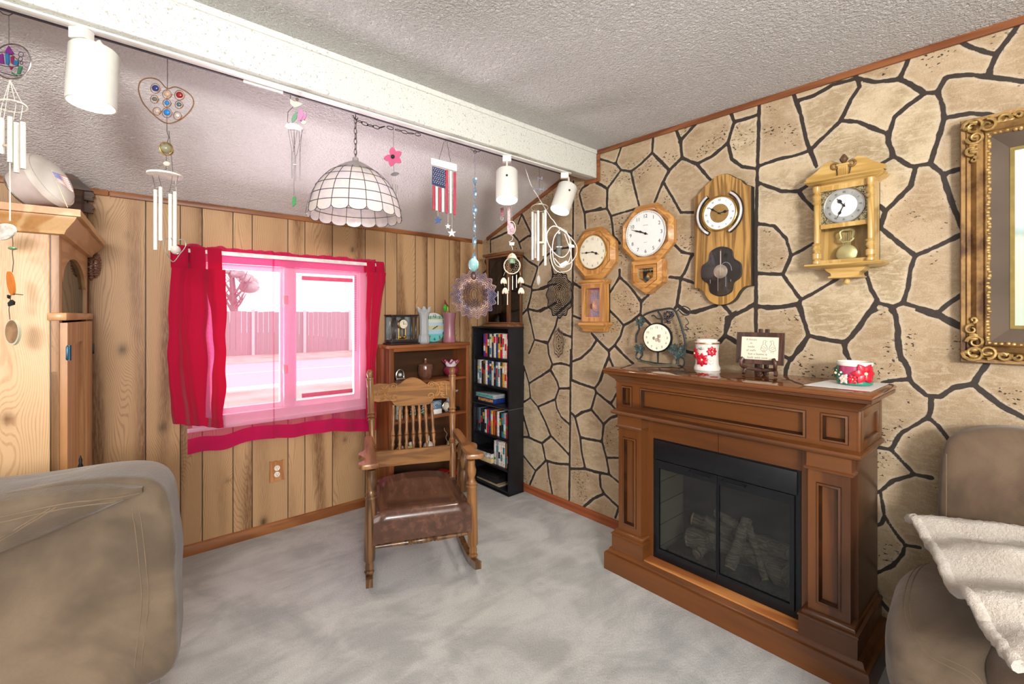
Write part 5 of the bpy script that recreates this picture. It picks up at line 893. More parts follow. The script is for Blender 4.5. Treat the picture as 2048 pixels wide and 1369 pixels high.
# pink flower chime (behind the lamp)
h = Hang('wind_chime', 'pink glass flower wind chime behind the right side of the shell lamp', 'wind chime', 787, 254, -1.09, group='wind chimes on the beam')
h.line([(787, 254), (787, 300)], .0008).build('hanger', DARKTHREAD, h.t)
for i, a in enumerate((-95, -30, 35, 105, 170)): h.poly(leaf(786, 314, a, 20, 14), glassy('rose_glass', 'd8688f', .1, .85), 'petal', d=.001 * i)
h.ball(786, 314, 4, INK, 'flower_centre', d=-.004); h.line([(787, 330), (788, 344)], .0008).build('link', DARKTHREAD, h.t)
h.poly(leaf(781, 350, -10, 18, 8), paint('smoky_leaf', '86828a', .2, .5), 'smoky_leaf'); b = MB()
for a in ((783, 351, 787, 368), (794, 349, 793, 365), (788, 351, 791, 372)): h.line([a[:2], a[2:]], .0007, b)
b.build('string', THREAD, h.t)
for x, y0, y1, x1 in ((785, 369, 392, 788), (791, 369, 411, 791), (795, 371, 408, 794)): h.tube(x, y0, y1, .0025, STEEL, x1=x1)
# flag chime
h = Hang('wind_chime', 'stars and stripes wind chime with red and white tubes and three stars', 'wind chime', 891, 284, group='wind chimes on the beam')
b = h.line([(888, 284), (878, 320)], .0012); h.line([(894, 284), (901, 324)], .0012, b); b.build('string', DARKTHREAD, h.t)
h.poly([(863, 317), (914, 330), (914, 344), (863, 330)], WHITE, 'top_bar', .018)
NAVY = paint('flag_navy', '1a2654', .5); FRED = paint('flag_red', 'b5304a', .45); FWH = paint('flag_white', 'e9e4e0', .45)
h.poly([(865, 333), (891, 341), (890, 377), (864, 369)], NAVY, 'star_field', .008)
b = MB()
for i in range(6):
    for j in range(8): b.prism([(h.q(x, y).x, h.q(x, y).z) for x, y in star(867.5 + i * 4.2 + (j % 2) * 1.5, 337 + j * 4 + i * 1.25, 1.05)], -.006, -.0045)
b.build('white_stars', FWH, h.t)
for x, y0, y1, m in ((867.5, 372, 420, FRED), (873.5, 374, 421, FWH), (879.5, 376, 423, FRED), (886, 377, 424, FWH), (893.5, 341, 427, FRED), (901.5, 343, 427, FWH), (909.5, 345, 430, FRED)): h.tube(x, y0, y1, .0065, m)
b = h.line([(876, 421), (876, 434)], .0007); h.line([(896, 424), (896, 447)], .0007, b); h.line([(904, 427), (904, 459)], .0007, b); b.build('star_string', THREAD, h.t)
h.poly(star(876, 441, 8.5), paint('star_blue', '2c4f8f', .4), 'blue_star', .006); h.poly(star(896, 453, 6), FWH, 'white_star', .005); h.poly(star(904, 467, 9), FWH, 'white_star', .005, -.006)
# twisted spinner with chrome wheel
h = Hang('wind_spinner', 'iridescent cut metal wheel spinner on a twisted blue ribbon beside the flag chime', 'wind spinner', 950, 302, group='wind spinners')
b = h.line([(941, 298), (948, 303), (956, 304), (966, 300)], .0016); b.torus(h.q(950, 304), .008, .0014, 14, 5); b.build('hook_wire', IRON, h.t)
h.line([(950, 306), (950, 358)], .001).build('hanger', paint('blue_cord', '6b7f97', .6), h.t)
def rib(u, v): y = 356 + 162 * v; a = v * 16; w = (u - .5) * 10 * (.35 + .65 * abs(sin(v * 10 + .6))); p = h.q(950 + w * cos(a) - 1.5 * v, y); return (p.x, w * h.k * sin(a), p.z)
RIB = N('iridescent_blue'); v = RIB.obj(); RIB.P(col=RIB.mix(RIB.noise(v, 40), lin('6f9fc0'), lin('b9cfe0')), rough=.12, metal=.7); MB().grid(rib, 4, 120, .0008).build('twisted_ribbon', RIB.m, h.t)
TQ = N('teal_stripe'); v = TQ.obj(); TQ.P(col=TQ.mix(TQ.ss(TQ.math('SINE', TQ.math('MULTIPLY', TQ.n('SeparateXYZ', {0: v}).outputs[0], 1200.)), -.2, .2), lin('3f8f94'), lin('bfe6e4')), rough=.25); h.ball(947, 530, 11, TQ.m, 'teal_bead', (1, 1, 1.25))
CHROME = N('rainbow_chrome'); v = CHROME.obj(); CHROME.P(col=CHROME.mix(CHROME.ss(CHROME.noise(v, 16, 2), .35, .65), lin('2f2740'), lin('6a5048')), rough=.35, metal=.35, spec=.3); CHROME = CHROME.m
def spinner(h, cx, cy, rx, ry, petals, rings, m, w, tmax, inner=.3, amp=.07):
    # nested wavy rings, each turned a little further about the hanging axis: the outer ones are seen flat, the inner ones edge-on
    for i in range(rings):
        f = inner + (1 - inner) * i / (rings - 1); an = R(tmax) * (1 - i / (rings - 1)) ** 2.4; c = h.q(cx, cy); loops = []
        for o, dy in ((-w, 0), (w, 0)):
            for_ = []
            for j in range(petals * 10):
                a = 2 * pi * j / (petals * 10); rr = f * (1 + amp * cos(petals * a)) + o / (rx * h.k) * (1.6 if i == rings - 1 else 1); x = rx * h.k * rr * cos(a); z = ry * h.k * rr * sin(a); for_.append((c.x + x * cos(an), x * sin(an), c.z + z))
            loops.append(for_)
        n = len(loops[0]); off = Vector((-sin(an), cos(an), 0)) * .0008; vs = [Vector(p) + off for p in loops[0]] + [Vector(p) + off for p in loops[1]] + [Vector(p) - off for p in loops[0]] + [Vector(p) - off for p in loops[1]]; fs = []
        for j in range(n): q = (j + 1) % n; fs += [(j, q, q + n, j + n), (j + 2 * n, j + 3 * n, q + 3 * n, q + 2 * n), (j, j + 2 * n, q + 2 * n, q), (j + n, q + n, q + 3 * n, j + 3 * n)]
        MB().add(vs, fs).build('cut_ring', m, h.t)
spinner(h, 948, 590, 43, 45, 18, 11, CHROME, .0025, 86, .16, .07)
h.ball(947, 552, 6, CHROME, 'cap', (1, .6, 1.4))
# dreamcatcher string behind the middle track light
h = Hang('dreamcatcher', 'dreamcatcher with blossom bells and a green bell, hung behind the middle track light', 'dreamcatcher', 1020, 289, -1.06)
b = h.line([(1020, 289), (1017, 410)], .0008); h.line([(1022, 289), (1024, 445)], .0008, b); b.build('hanger', THREAD, h.t)
h.poly([(1015, 410), (1021, 410), (1021, 470), (1015, 468)], paint('flag_ribbon', 'd9b8b8', .6, 0, .3, 120), 'ribbon', .003); h.poly([(1016, 446), (1026, 448), (1030, 462), (1022, 470), (1016, 464)], paint('flag_charm', 'c9a5b0', .6, 0, .4, 90), 'flag_charm', .004, -.004)
b = MB(); b.tube([h.q(1023 + 8 * cos(a), 456 + 13 * sin(a)) for a in [2 * pi * i / 24 for i in range(24)]], .0022, 6, True); h.line([(1020, 469), (1026, 474), (1024, 481), (1018, 484), (1020, 488), (1024, 494), (1025, 500)], .0014, b); b.build('white_loop', paint('white_plastic', 'e8e2da', .4), h.t)
h.poly([(1019, 485), (1029, 485), (1028, 491), (1019, 491)], WHITE, 'white_bead', .006)
c = h.q(1024, 512); MB().lathe([(0, .02), (.018, .012), (.03, -.006), (.036, -.02), (.034, -.02), (.02, -.006), (0, -.004)], 20, Matrix.Translation(c) @ Matrix.Scale(.85, 4)).build('bell', paint('cream_bell', 'cfbfa5', .6, 0, .3, 60), h.t)
c = h.q(1024, 521); MB().lathe([(.022, .008), (.02, -.02), (0, -.02)], 16, Matrix.Translation(c) @ Matrix.Scale(.9, 4)).build('green_cup', paint('sage_cup', '7d9a80', .5, 0, .3, 70), h.t)
MB().torus(h.q(1024, 532), 16 * h.k, .0035, 32, 8).build('hoop', paint('hoop_hide', 'd8c9b6', .7), h.t)
b = MB()
for r0, r1, n_ in ((15.5, 10.5, 10), (10.5, 5.5, 10)):
    for i in range(n_):
        a, a2 = 2 * pi * i / n_ + r0, 2 * pi * (i + .5) / n_ + r0; h.line([(1024 + r0 * cos(a), 532 + r0 * sin(a)), (1024 + r1 * cos(a2), 532 + r1 * sin(a2)), (1024 + r0 * cos(a + 2 * pi / n_), 532 + r0 * sin(a + 2 * pi / n_))], .0007, b)
b.build('web', paint('web_sinew', 'c9b49a', .7), h.t)
for x, y in ((1007, 560), (1010, 580), (1041, 559), (1042, 580)):
    b = MB(); 
    for i in range(5): a = 2 * pi * i / 5; c = h.q(x + 3 * cos(a), y + 2); b.sph((c.x, 3 * h.k * sin(a), c.z), .016, 8, M(ry=-25 * cos(a), rx=25 * sin(a)), (.55, .55, 1.3))
    b.build('blossom', paint('shell_blossom', 'e5d0bb', .6, 0, .12, 40), h.t)
b = MB()
for a in ((1011, 543, 1007, 552), (1039, 543, 1041, 550), (1007, 566, 1010, 573), (1041, 566, 1042, 573)): h.line([a[:2], a[2:]], .0007, b)
b.build('string', THREAD, h.t)
for x, y0, y1 in ((1017, 555, 582), (1025, 552, 580), (1033, 550, 576), (996, 583, 610), (1015, 583, 610)): h.tube(x, y0, y1, .0022, ALU)
h = Hang('firecracker_ornament', 'tiny flag coloured ornament dangling left of the dreamcatcher', 'ornament', 1008, 304, -1.0)
h.line([(1008, 304), (1006, 418)], .0006).build('hanger', THREAD, h.t); h.poly([(1001, 417), (1007, 415), (1008, 433), (1002, 434)], paint('firecracker', '9a5560', .5, 0, .5, 80), 'cylinder', .01); b = MB(); b.torus(h.q(1004, 437), .012, .0015, 16, 5, sx=.6); b.build('loop', THREAD, h.t)
# silver tube chime
h = Hang('wind_chime', 'silver five tube wind chime with butterflies, between the two small track lights', 'wind chime', 1078, 305, -1.07, group='wind chimes on the beam')
b = h.line([(1078, 305), (1079, 400)], .001); b.tube([h.q(1079, 395) + Vector((0, 0, 0)), h.q(1066, 412)], .001, 5); h.line([(1079, 395), (1092, 412)], .001, b); h.line([(1079, 395), (1079, 487)], .0006, b); b.build('hanger', DARKTHREAD, h.t)
for x, y in ((1080, 357), (1069, 377), (1083, 379)): h.poly([(x, y), (x - 5, y - 4), (x - 5, y + 4), (x, y + 1), (x + 5, y + 4), (x + 5, y - 4)], paint('pewter', '6f6a74', .4, .7), 'butterfly', .003)
b = MB(); b.tube([h.q(1079 + 17 * cos(a), 416 + 4 * sin(a), 16 * h.k * sin(a)) for a in [2 * pi * i / 28 for i in range(28)]], .0032, 7, True); b.build('ring', paint('white_gold', 'd8cdb8', .3, .5), h.t)
for x, y0, y1, d in ((1065, 424, 520, .0), (1071, 426, 516, .02), (1075.5, 424, 523, -.03), (1087, 424, 511, .03), (1090, 422, 532, -.02)): h.tube(x, y0, y1, .0078, ALU, d)
h.flat(1082, 488, 9, paint('wood_clapper', 'd6bfa0', .5), 'clapper', .01); h.line([(1077, 490), (1077, 552)], .0008).build('sail_string', THREAD, h.t); h.ball(1077, 561, 4.5, glassy('crystal_drop', 'dcdcd8', .04, .6), 'crystal_drop', (1, 1, 2.2), n=8)
# glass tube with black spinner
h = Hang('wind_spinner', 'black wire wind spinner under a clear glass tube, by the cord at the stone wall', 'wind spinner', 1119, 329, -1.03, group='wind spinners')
h.line([(1119, 329), (1118, 470)], .0009).build('hanger', COPPERW, h.t); c = h.q(1118, 512)
MB().lathe([(.019, 0), (.019, .145), (.017, .145), (.017, 0), (.019, 0)], 20, Matrix.Translation(c)).build('glass_tube', glassy('smoky_glass', 'a8aaa6', .05, .4), h.t); MB().lathe([(0, .01), (.0205, .01), (.0205, -.004), (0, -.004)], 20, Matrix.Translation(h.q(1118, 468))).build('tube_cap', STEEL, h.t); MB().bb(c.x - .018, c.x + .018, -.018, .018, c.z + .055, c.z + .06).build('tube_band', STEEL, h.t)
h.line([(1118, 512), (1119, 545)], .0008).build('lower_string', COPPERW, h.t); BLUEM = paint('blue_black_metal', '06060c', .6, 0, spec=.1)
spinner(h, 1119, 590, 25, 44, 12, 10, BLUEM, .0021, 84, .18, .06)
h = Hang('wind_spinner', 'small copper wire spinner hanging low on the stone wall beside the octagonal clock', 'wind spinner', 1117, 655, group='wind spinners', X=-.05)
spinner(h, 1117, 686, 10, 27, 8, 4, paint('dull_copper', '3a241c', .5, .2, spec=.2), .0014, 60, .3); h.line([(1117, 655), (1117, 661)], .0009).build('hanger', IRON, h.t)
# white extension cord
h = Hang('extension_cord', 'white cord looped in a bundle hanging from the beam beside the end track light', 'cord', 1046, 300, -.99)
b = MB(); b.tube([h.q(p.x, p.y, -.03 * (p.y > 440)) for p in smooth_pts([(*p, 0) for p in ((1040, 300), (1060, 365), (1075, 392), (1095, 425), (1116, 458), (1128, 462))], 6)], .0022, 6)
for pts in (((1120, 458), (1104, 455), (1093, 470), (1096, 490), (1110, 510), (1125, 516), (1137, 503), (1138, 480), (1130, 463)), ((1118, 462), (1107, 478), (1104, 505), (1110, 530), (1126, 536), (1138, 520), (1141, 495), (1133, 470), (1120, 458)), ((1122, 462), (1135, 472), (1150, 490), (1152, 508), (1140, 527), (1122, 532), (1108, 518)), ((1100, 500), (1102, 525), (1112, 543), (1128, 545), (1142, 535), (1140, 505), (1128, 470))):
    b.tube([h.q(p.x, p.y, -.03) for p in smooth_pts([(*p, 0) for p in pts], 6)], .0026, 6)
b.build('cord', paint('white_cord', 'e9e3da', .45), h.t); h.poly([(1117, 531), (1131, 523), (1136, 528), (1121, 537)], WHITE, 'inline_switch', .014, -.03); h.poly([(1136, 490), (1146, 492), (1148, 497), (1138, 497)], WHITE, 'plug', .016, -.03)
# ---------------------------------------------------------------- capiz shell pendant lamp
p = onY(711, 236, -1.105); lz = p.z; LP = thing('pendant_lamp', 'dome lamp of square white shell panes with scalloped rim, hung on a chain', 'pendant lamp', p, 0)
CAP = N('capiz_shell'); v = CAP.obj(); cc = CAP.mix(CAP.ss(CAP.noise(v, 22, 3, .6, .8), .3, .7), lin('e9e2d6'), lin('dcd3d8')); CAP.P(col=cc, rough=.22, spec=.6, coat=.3); tl = CAP.n('BsdfTranslucent', {0: cc}); CAP.t.links.new(CAP.n('MixShader', {0: .35, 1: CAP.b, 2: tl}).outputs[0], CAP.out.inputs[0]); CAP = CAP.m
LEAD = paint('lead_came', '4a4a4c', .45, .5); prof = [(.07, -.236), (.104, -.252), (.138, -.285), (.168, -.325), (.188, -.37), (.2, -.413)]; NS = 18; zb = -.413
pp = smooth_pts([(r, z, 0) for r, z in prof], 4)
sh = MB(); sh.lathe([(q.x, q.y) for q in pp], NS * 3)
def scal(i, u, v): a = 2 * pi * (i + u) / NS; d = .030 + .016 * sqrt(max(0, 1 - (2 * u - 1) ** 2)); return ((.2 + .005 * v) * cos(a), (.2 + .005 * v) * sin(a), zb - d * v)
for i in range(NS): sh.grid(lambda u, v: scal(i, u, v), 8, 3)
shade = sh.build('lamp_shade', CAP, LP, 60)
b = MB()
for r, z in prof: b.tube([(r * 1.004 * cos(2 * pi * i / 54), r * 1.004 * sin(2 * pi * i / 54), z) for i in range(54)], .0016, 5, True)
for i in range(NS):
    a = 2 * pi * i / NS; b.tube([(q.x * 1.004 * cos(a), q.x * 1.004 * sin(a), q.y) for q in pp] + [(.206 * cos(a), .206 * sin(a), zb - .03)], .0016, 5); b.tube([scal(i, j / 8, 1) for j in range(9)], .0014, 4)
b.build('lead_line', LEAD, LP)
MB().lathe([(0, -.18), (.013, -.182), (.015, -.198), (.028, -.203), (.052, -.215), (.08, -.233), (.083, -.238), (.078, -.241), (0, -.232)], 36).build('cap', paint('brushed_nickel', 'b5aeab', .35, .6), LP); MB().lathe([(0, -.29), (.012, -.295), (.032, -.325), (.036, -.355), (.026, -.39), (0, -.4)], 20).build('bulb', paint('frosted_bulb', 'f2f0ea', .3), LP)
def chain(mb, pts, step, r, w, L):
    pts = [Vector(q) for q in pts]; acc = 0; k = 0; i = 0
    for a, c in zip(pts, pts[1:]):
        d = (c - a); n_ = max(1, int(d.length / step))
        for j in range(n_):
            m = look(a + d * (j / n_), a + d * ((j + 1) / n_)) @ Matrix.Rotation(pi / 2 * (k % 2), 4, 'Z'); k += 1
            mb.tube([m @ Vector((w * cos(t), 0, d.length / n_ / 2 + L * sin(t))) for t in [2 * pi * q / 12 for q in range(12)]], r, 5, True)
CHN = paint('antique_chain', '6d6662', .4, .7)
b = MB(); chain(b, [(0, 0, -.0), (0, 0, -.19)], .022, .0017, .0065, .0155); b.tube([(.004, .004, 0), (.003, -.004, -.1), (.004, .004, -.19)], .0016, 5); b.build('chain', CHN, LP)
k1 = depth(p) / F
def L2(x, y): w = onY(x, y, -1.105); return w - p
b = MB(); chain(b, [L2(712, 240), L2(735, 250), L2(758, 256), L2(770, 253), L2(790, 259), L2(815, 266), L2(842, 270)], .026, .0017, .0075, .0165); b.build('swag_chain', IRON, LP); b = MB(); b.tube([L2(706, 230), L2(708, 236), L2(712, 240), L2(716, 236)], .002, 6); b.cyl((0, 0, -.004), (0, 0, zs_(-1.105) - p.z + .004), .002, n=6); b.build('hook', IRON, LP)
# ---------------------------------------------------------------- brown bookcase by the window wall
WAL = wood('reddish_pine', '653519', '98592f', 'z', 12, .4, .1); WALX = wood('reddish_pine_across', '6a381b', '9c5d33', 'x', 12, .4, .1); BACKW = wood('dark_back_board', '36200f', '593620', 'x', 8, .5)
BX0, BX1, BYF, BYB = -.976, -.312, -.22, -.02; SH = [.075, .325, .612, .879]; BT = 1.142
bc = thing('bookcase', 'low reddish brown bookcase between the window and the corner', 'bookcase', ((BX0 + BX1) / 2, BYB, 0))
for x0, x1 in ((BX0, BX0 + .018), (BX1 - .018, BX1)): MB().bb(x0, x1, BYF + .004, BYB, 0, BT - .02).build('side_panel', WAL, bc, world=True)
for x0, x1 in ((BX0, BX0 + .034), (BX1 - .022, BX1)): MB().bb(x0, x1, BYF - .006, BYF + .008, 0, BT - .022, .002).build('face_stile', WAL, bc, world=True)
MB().bb(BX0 - .012, BX1 + .008, BYF - .016, BYB, BT - .022, BT, .004).build('top', WALX, bc, world=True); MB().bb(BX0 + .034, BX1 - .022, BYF - .005, BYF + .006, BT - .045, BT - .022).build('top_rail', WALX, bc, world=True)
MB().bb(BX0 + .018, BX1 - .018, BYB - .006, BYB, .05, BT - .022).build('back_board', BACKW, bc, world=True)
for z in SH: MB().bb(BX0 + .018, BX1 - .018, BYF + .0, BYB - .006, z - .018, z, .002).build('shelf', WALX, bc, world=True)
MB().bb(BX0 + .034, BX1 - .022, BYF, BYF + .01, 0, .058).build('kick_board', WALX, bc, world=True)
def on(name, label, cat, px, z, Y=-.12, rz=0, group=None):
    d = ray(px, 632); t = (Y - CAM.y) / d.y; return thing(name, label, cat, (CAM.x + d.x * t, Y, z + .0005), rz, group)
# on top
t = on('anniversary_clock', 'glass cased clock with dark columns and gold works, beside the red curtain', 'clock', 803, BT, -.125)
DKW = paint('ebony_wood', '241d20', .25, 0, .2, coat=.3)
b = MB(); b.bb(-.115, .115, -.062, .062, 0, .012, .003); b.bb(-.105, .105, -.055, .055, .012, .034, .004); b.build('base', DKW, t); b = MB(); b.bb(-.108, .108, -.058, .058, .203, .212, .002); b.bb(-.1, .1, -.05, .05, .196, .203); b.build('top', DKW, t)
for x in (-.09, -.066, .066, .09): MB().turned((x, -.045 if abs(x) > .08 else -.03, .034), (x, -.045 if abs(x) > .08 else -.03, .197), [(.01, 0), (.01, .04), (.0075, .06), (.0075, .94), (.01, .96), (.01, 1)], 12).build('column', DKW, t)
MB().bb(-.1, .1, .046, .05, .03, .2).build('mirror_back', paint('silvered_mirror', 'a9b4c0', .12, .8), t)
dd = MB().lathe([(0, -.012), (.032, -.012), (.036, -.006), (.036, .006), (0, .006)], 32, M((0, -.018, .145), rx=-90)).build('movement', BRASS, t); dial(t, 0, .145, -.0305, .031, CREAM, 'arab', .24, .78, tick=False); hand(0, .02, .0016, 0, .145, -.0325, t, 'hour_hand'); hand(88, .024, .0013, 0, .145, -.033, t, 'minute_hand')
b = MB(); b.cyl((-.026, -.01, .034), (-.026, -.01, .115), .003); b.cyl((.026, -.01, .034), (.026, -.01, .115), .003); b.bb(-.05, .05, -.03, .02, .034, .038)
for i in range(4): a = pi / 2 * i + .6; b.sph((.022 * cos(a), -.008 + .022 * sin(a), .052), .0105, 12)
b.cyl((0, -.008, .05), (0, -.008, .11), .0015); b.build('rotating_pendulum', BRASS, t); MB().bb(-.1, .1, -.056, -.054, .034, .197).build('front_glass', pane('thin_glass', (.98, .98, .97), .03), t)
CRY = glassy('cut_crystal', 'dfe3e4', .06, .42)
t = on('crystal_vase', 'tall clear crystal vase with flared rim on the bookcase, in front of the round clock', 'vase', 848, BT, -.165)
def cv(u, v): a = 2 * pi * u; r = (.026 + .012 * (abs(v - .12) < .12) * (1 - v) + .03 * max(0, v - .72) ** 1.2 * 3.2) * (1 + .06 * cos(12 * a)); r += .008 * (v > .9) * cos(6 * a); return (r * cos(a), r * sin(a), .262 * v + .012 * (v > .95) * cos(6 * a))
MB().grid(cv, 48, 24, .004).build('crystal_body', CRY, t, 80)
t = on('round_clock', 'round seaside clock with turquoise and pastel plank face, behind the crystal vase', 'clock', 866, BT, -.05)
k = N('pastel_planks'); zz_ = k.n('SeparateXYZ', {0: k.obj()}).outputs[2]; cr_ = k.n('ValToRGB', {0: k.math('MULTIPLY', zz_, 4.35)}); cr_.color_ramp.interpolation = 'CONSTANT'; el = cr_.color_ramp.elements; el[0].color = lin('3fc3c0'); el[1].position = .88; el[1].color = lin('dfe6ea')
for p_, c_ in ((.27, 'a8cfe2'), (.42, 'c9c68f'), (.55, 'b9d3e6'), (.66, 'dbe4d0'), (.77, '93bf9c')): e = el.new(p_); e.color = lin(c_)
k.P(col=k.mix(k.math('MULTIPLY', k.noise(k.obj((.3, 1, 1)), 60, 3), .3), cr_.outputs[0], lin('e9e9e0')), rough=.55)
MB().lathe([(0, 0), (.112, 0), (.114, .008), (.112, .016), (0, .016)], 48, M((0, -.008, .1145), rx=-90)).build('plank_face', k.m, t); b = MB(); arab(b, .088, .034, M((0, -.026, .1145))); b.build('numerals', INK, t); hand(62, .034, .003, .0, .112, -.028, t, 'hour_hand'); hand(242, .026, .0026, 0, .112, -.03, t, 'minute_hand')
t = on('pink_vase', 'dusty pink flared glass vase at the right end of the brown bookcase top', 'vase', 899, BT, -.155)
MB().lathe([(0, .0), (.047, .0), (.05, .006), (.044, .06), (.041, .11), (.044, .17), (.052, .228), (.049, .228), (.041, .17), (.038, .11), (.041, .06), (.044, .012), (0, .008)], 40).build('vase_body', glassy('pink_frosted_glass', 'a8727c', .3, .93), t)
t = on('glass_flower', 'green and red glass flower standing in the pink vase', 'ornament', 893, BT + .012, -.155)
b = MB(); b.tube([(0, 0, 0), (-.006, 0, .15), (-.012, 0, .25)], .003, 6); b.build('stem', paint('green_stem', '3f7a3a', .4), t); MB().sph((-.012, 0, .255), .018, 12, sc=(.9, .8, 1.5)).build('green_bud', glassy('bright_green_glass', '4fc23a', .05, .85), t); MB().sph((.01, .0, .245), .012, 10, sc=(.7, .7, 1.5)).build('yellow_bud', glassy('lime_glass', 'c9d65a', .05, .85), t); MB().prism([(-.02, .27), (-.015, .315), (.0, .285), (.022, .262), (-.005, .275)], -.004, .004).build('red_petal', glassy('dark_red_glass', '8f2f3f', .05, .9), t)
# first shelf down
t = on('lidded_jar', 'brown glazed lidded jar on the upper shelf of the brown bookcase', 'jar', 851, SH[3], -.13)
BG = paint('brown_glaze', '6b4636', .1, .1, .2, coat=.5); MB().lathe([(0, 0), (.038, 0), (.05, .02), (.055, .05), (.054, .08), (.05, .102), (0, .102)], 32).build('jar_body', BG, t); MB().lathe([(.054, .1), (.055, .106), (.04, .112), (.012, .118), (.008, .126), (.013, .138), (.01, .15), (0, .153)], 28).build('lid', paint('brown_glaze_lid', '7a5443', .12, .1), t)
t = on('ruffled_vase', 'cranberry glass vase with white ruffled rim on the upper shelf', 'vase', 902, SH[3], -.13)
MB().lathe([(0, 0), (.03, 0), (.052, .02), (.06, .045), (.052, .068), (.034, .078)], 32).build('cranberry_body', glassy('cranberry_glass', '8f2a45', .06, .92), t)
def ruf(u, v): a = 2 * pi * u; r = .034 + .026 * v ** 1.4 + .008 * v * cos(7 * a); return (r * cos(a), r * sin(a), .076 + .036 * v + .012 * v * cos(7 * a))
MB().grid(ruf, 84, 8, .003).build('white_ruffle', paint('milk_glass_white', 'e9e6ea', .15), t, 80); MB().tube([ruf(i / 84, 1) for i in range(84)], .004, 6, True).build('red_rim', glassy('cranberry_rim', 'b03058', .05, .9), t)
t = on('silver_ornament', 'small silver arched ornament at the left of the upper shelf, behind the chair crest', 'ornament', 800, SH[3], -.1)
b = MB(); b.tube([(.03 * cos(R(a)), 0, .035 + .042 * sin(R(a))) for a in range(-20, 201, 10)], .006, 8); b.tube([(.017 * cos(R(a)), 0, .035 + .026 * sin(R(a))) for a in range(-20, 201, 10)], .003, 6); b.bb(-.035, .035, -.015, .015, 0, .02, .004); b.build('arch', STEEL, t); MB().sph((0, 0, .04), .013, 12).build('pearl', DIALWHITE, t)
# second shelf
t = on('frosted_figurine', 'frosted white and green glass figurine at the left of the middle shelf', 'figurine', 798, SH[2], -.14)
MB().lathe([(0, 0), (.026, 0), (.028, .02), (.022, .05), (.026, .08), (.02, .1), (0, .108)], 20).build('glass_body', glassy('frosted_glass', 'dfe3d6', .3, .85), t); MB().sph((0, -.006, .024), .025, 14, sc=(1, .9, .8)).build('green_base', glassy('bottle_green', '5f9a62', .1, .85), t)
def paperweight(px, lab, c):
    t = on('glass_ornament', lab, 'ornament', px, SH[2], -.15)
    b = MB()
    for q in range(3): b.tube([(.02 * cos(i * .5 + q * 2.1) * (1 - i / 26), .02 * sin(i * .5 + q * 2.1) * (1 - i / 26), .012 + i * .0048) for i in range(22)], .005, 6)
    b.build('white_swirl', glassy('white_swirl_glass', 'e6e6e6', .08, .9), t); MB().sph((0, 0, .022), .022, 14).build('coloured_base', glassy('base_' + c, c, .08, .85), t)
paperweight(826, 'swirled glass ornament with a green base, left of two on the middle shelf', '4f8f5a'); paperweight(848, 'swirled glass ornament with a speckled base, right of two on the middle shelf', '6f9a5f')
t = on('etched_glass_block', 'square blue etched glass block with white base on the middle shelf', 'ornament', 873, SH[2], -.17)
MB().bb(-.04, .04, -.012, .012, .0, .036, .002).build('white_base', DIALWHITE, t); MB().bb(-.039, .039, -.01, .01, .037, .1, .002).build('blue_glass', glassy('blue_grey_glass', '6f8fa8', .1, .85), t); b = MB()
for r in (.016, .026): b.tube([(-.004 + r * 1.3 * cos(a), -.0115, .066 + r * .9 * sin(a)) for a in [i * .3 for i in range(16)]], .0012, 5)
b.build('etched_curve', DIALWHITE, t)
t = on('desk_clock', 'small round silver desk clock on the middle shelf, left of the crystal eagle', 'clock', 893, SH[2], -.15)
b = MB(); b.torus((0, 0, .04), .034, .006, 28, 8); b.bb(-.02, .02, -.015, .015, 0, .008, .002); b.build('case', STEEL, t); dial(t, 0, .04, -.001, .03, CREAM, 'arab', .25, .75)
t = on('crystal_eagle', 'clear crystal eagle on a black plinth at the right of the middle shelf', 'figurine', 905, SH[2], -.14)
MB().bb(-.05, .05, -.03, .03, 0, .026, .003).build('plinth', BLACK, t); b = MB(); b.tube(smooth_pts([(-.02, 0, .026), (-.034, 0, .06), (-.03, 0, .1), (-.005, 0, .14), (.03, 0, .152)], 4), [.01, .012, .014, .016, .017, .018, .019, .019, .019, .018, .017, .016, .016, .015, .013, .011, .008], 8); b.build('wing', CRY, t); MB().tube([(.0, 0, .026), (.004, 0, .06), (.0, 0, .08)], [.009, .011, .006], 8).build('body', glassy('frosted_crystal', 'eceae6', .3, .85), t); MB().prism([(.03, .15), (.048, .156), (.045, .145), (.03, .14)], -.008, .008).build('head', CRY, t)
# third shelf
def figure(px, lab, name, parts, z=SH[1], Y=-.13):
    t = on(name, lab, 'figurine', px, z, Y)
    for nm, m, fn in parts: b = MB(); fn(b); b.build(nm, m, t)
CER = paint('cream_ceramic', 'ded4bb', .35, 0, .15, 40); CERW = paint('white_ceramic', 'ece7de', .3)
figure(800, 'small ceramic flower cluster figurine, leftmost on the lower middle shelf', 'flower_figurine', [('bouquet', paint('mixed_flowers', 'c9a08a', .5, 0, .5, 60), lambda b: [b.sph((random.uniform(-.03, .03), random.uniform(-.015, .015), .02 + random.random() * .06), .013, 8) for _ in range(14)]), ('base', CERW, lambda b: b.lathe([(0, 0), (.034, 0), (.03, .014), (0, .02)], 18))])
figure(821, 'yellow robed angel figurine on the lower middle shelf behind the chair spindles', 'angel_figurine', [('robe', paint('pale_yellow_robe', 'd9c98f', .5), lambda b: b.lathe([(0, 0), (.036, 0), (.026, .03), (.018, .06), (.012, .075), (0, .08)], 18)), ('head', CERW, lambda b: b.sph((0, 0, .09), .014, 12)), ('wing', CERW, lambda b: [b.sph((s * .026, .006, .066), .02, 10, M(ry=s * 25), (.7, .3, 1.2)) for s in (-1, 1)])])
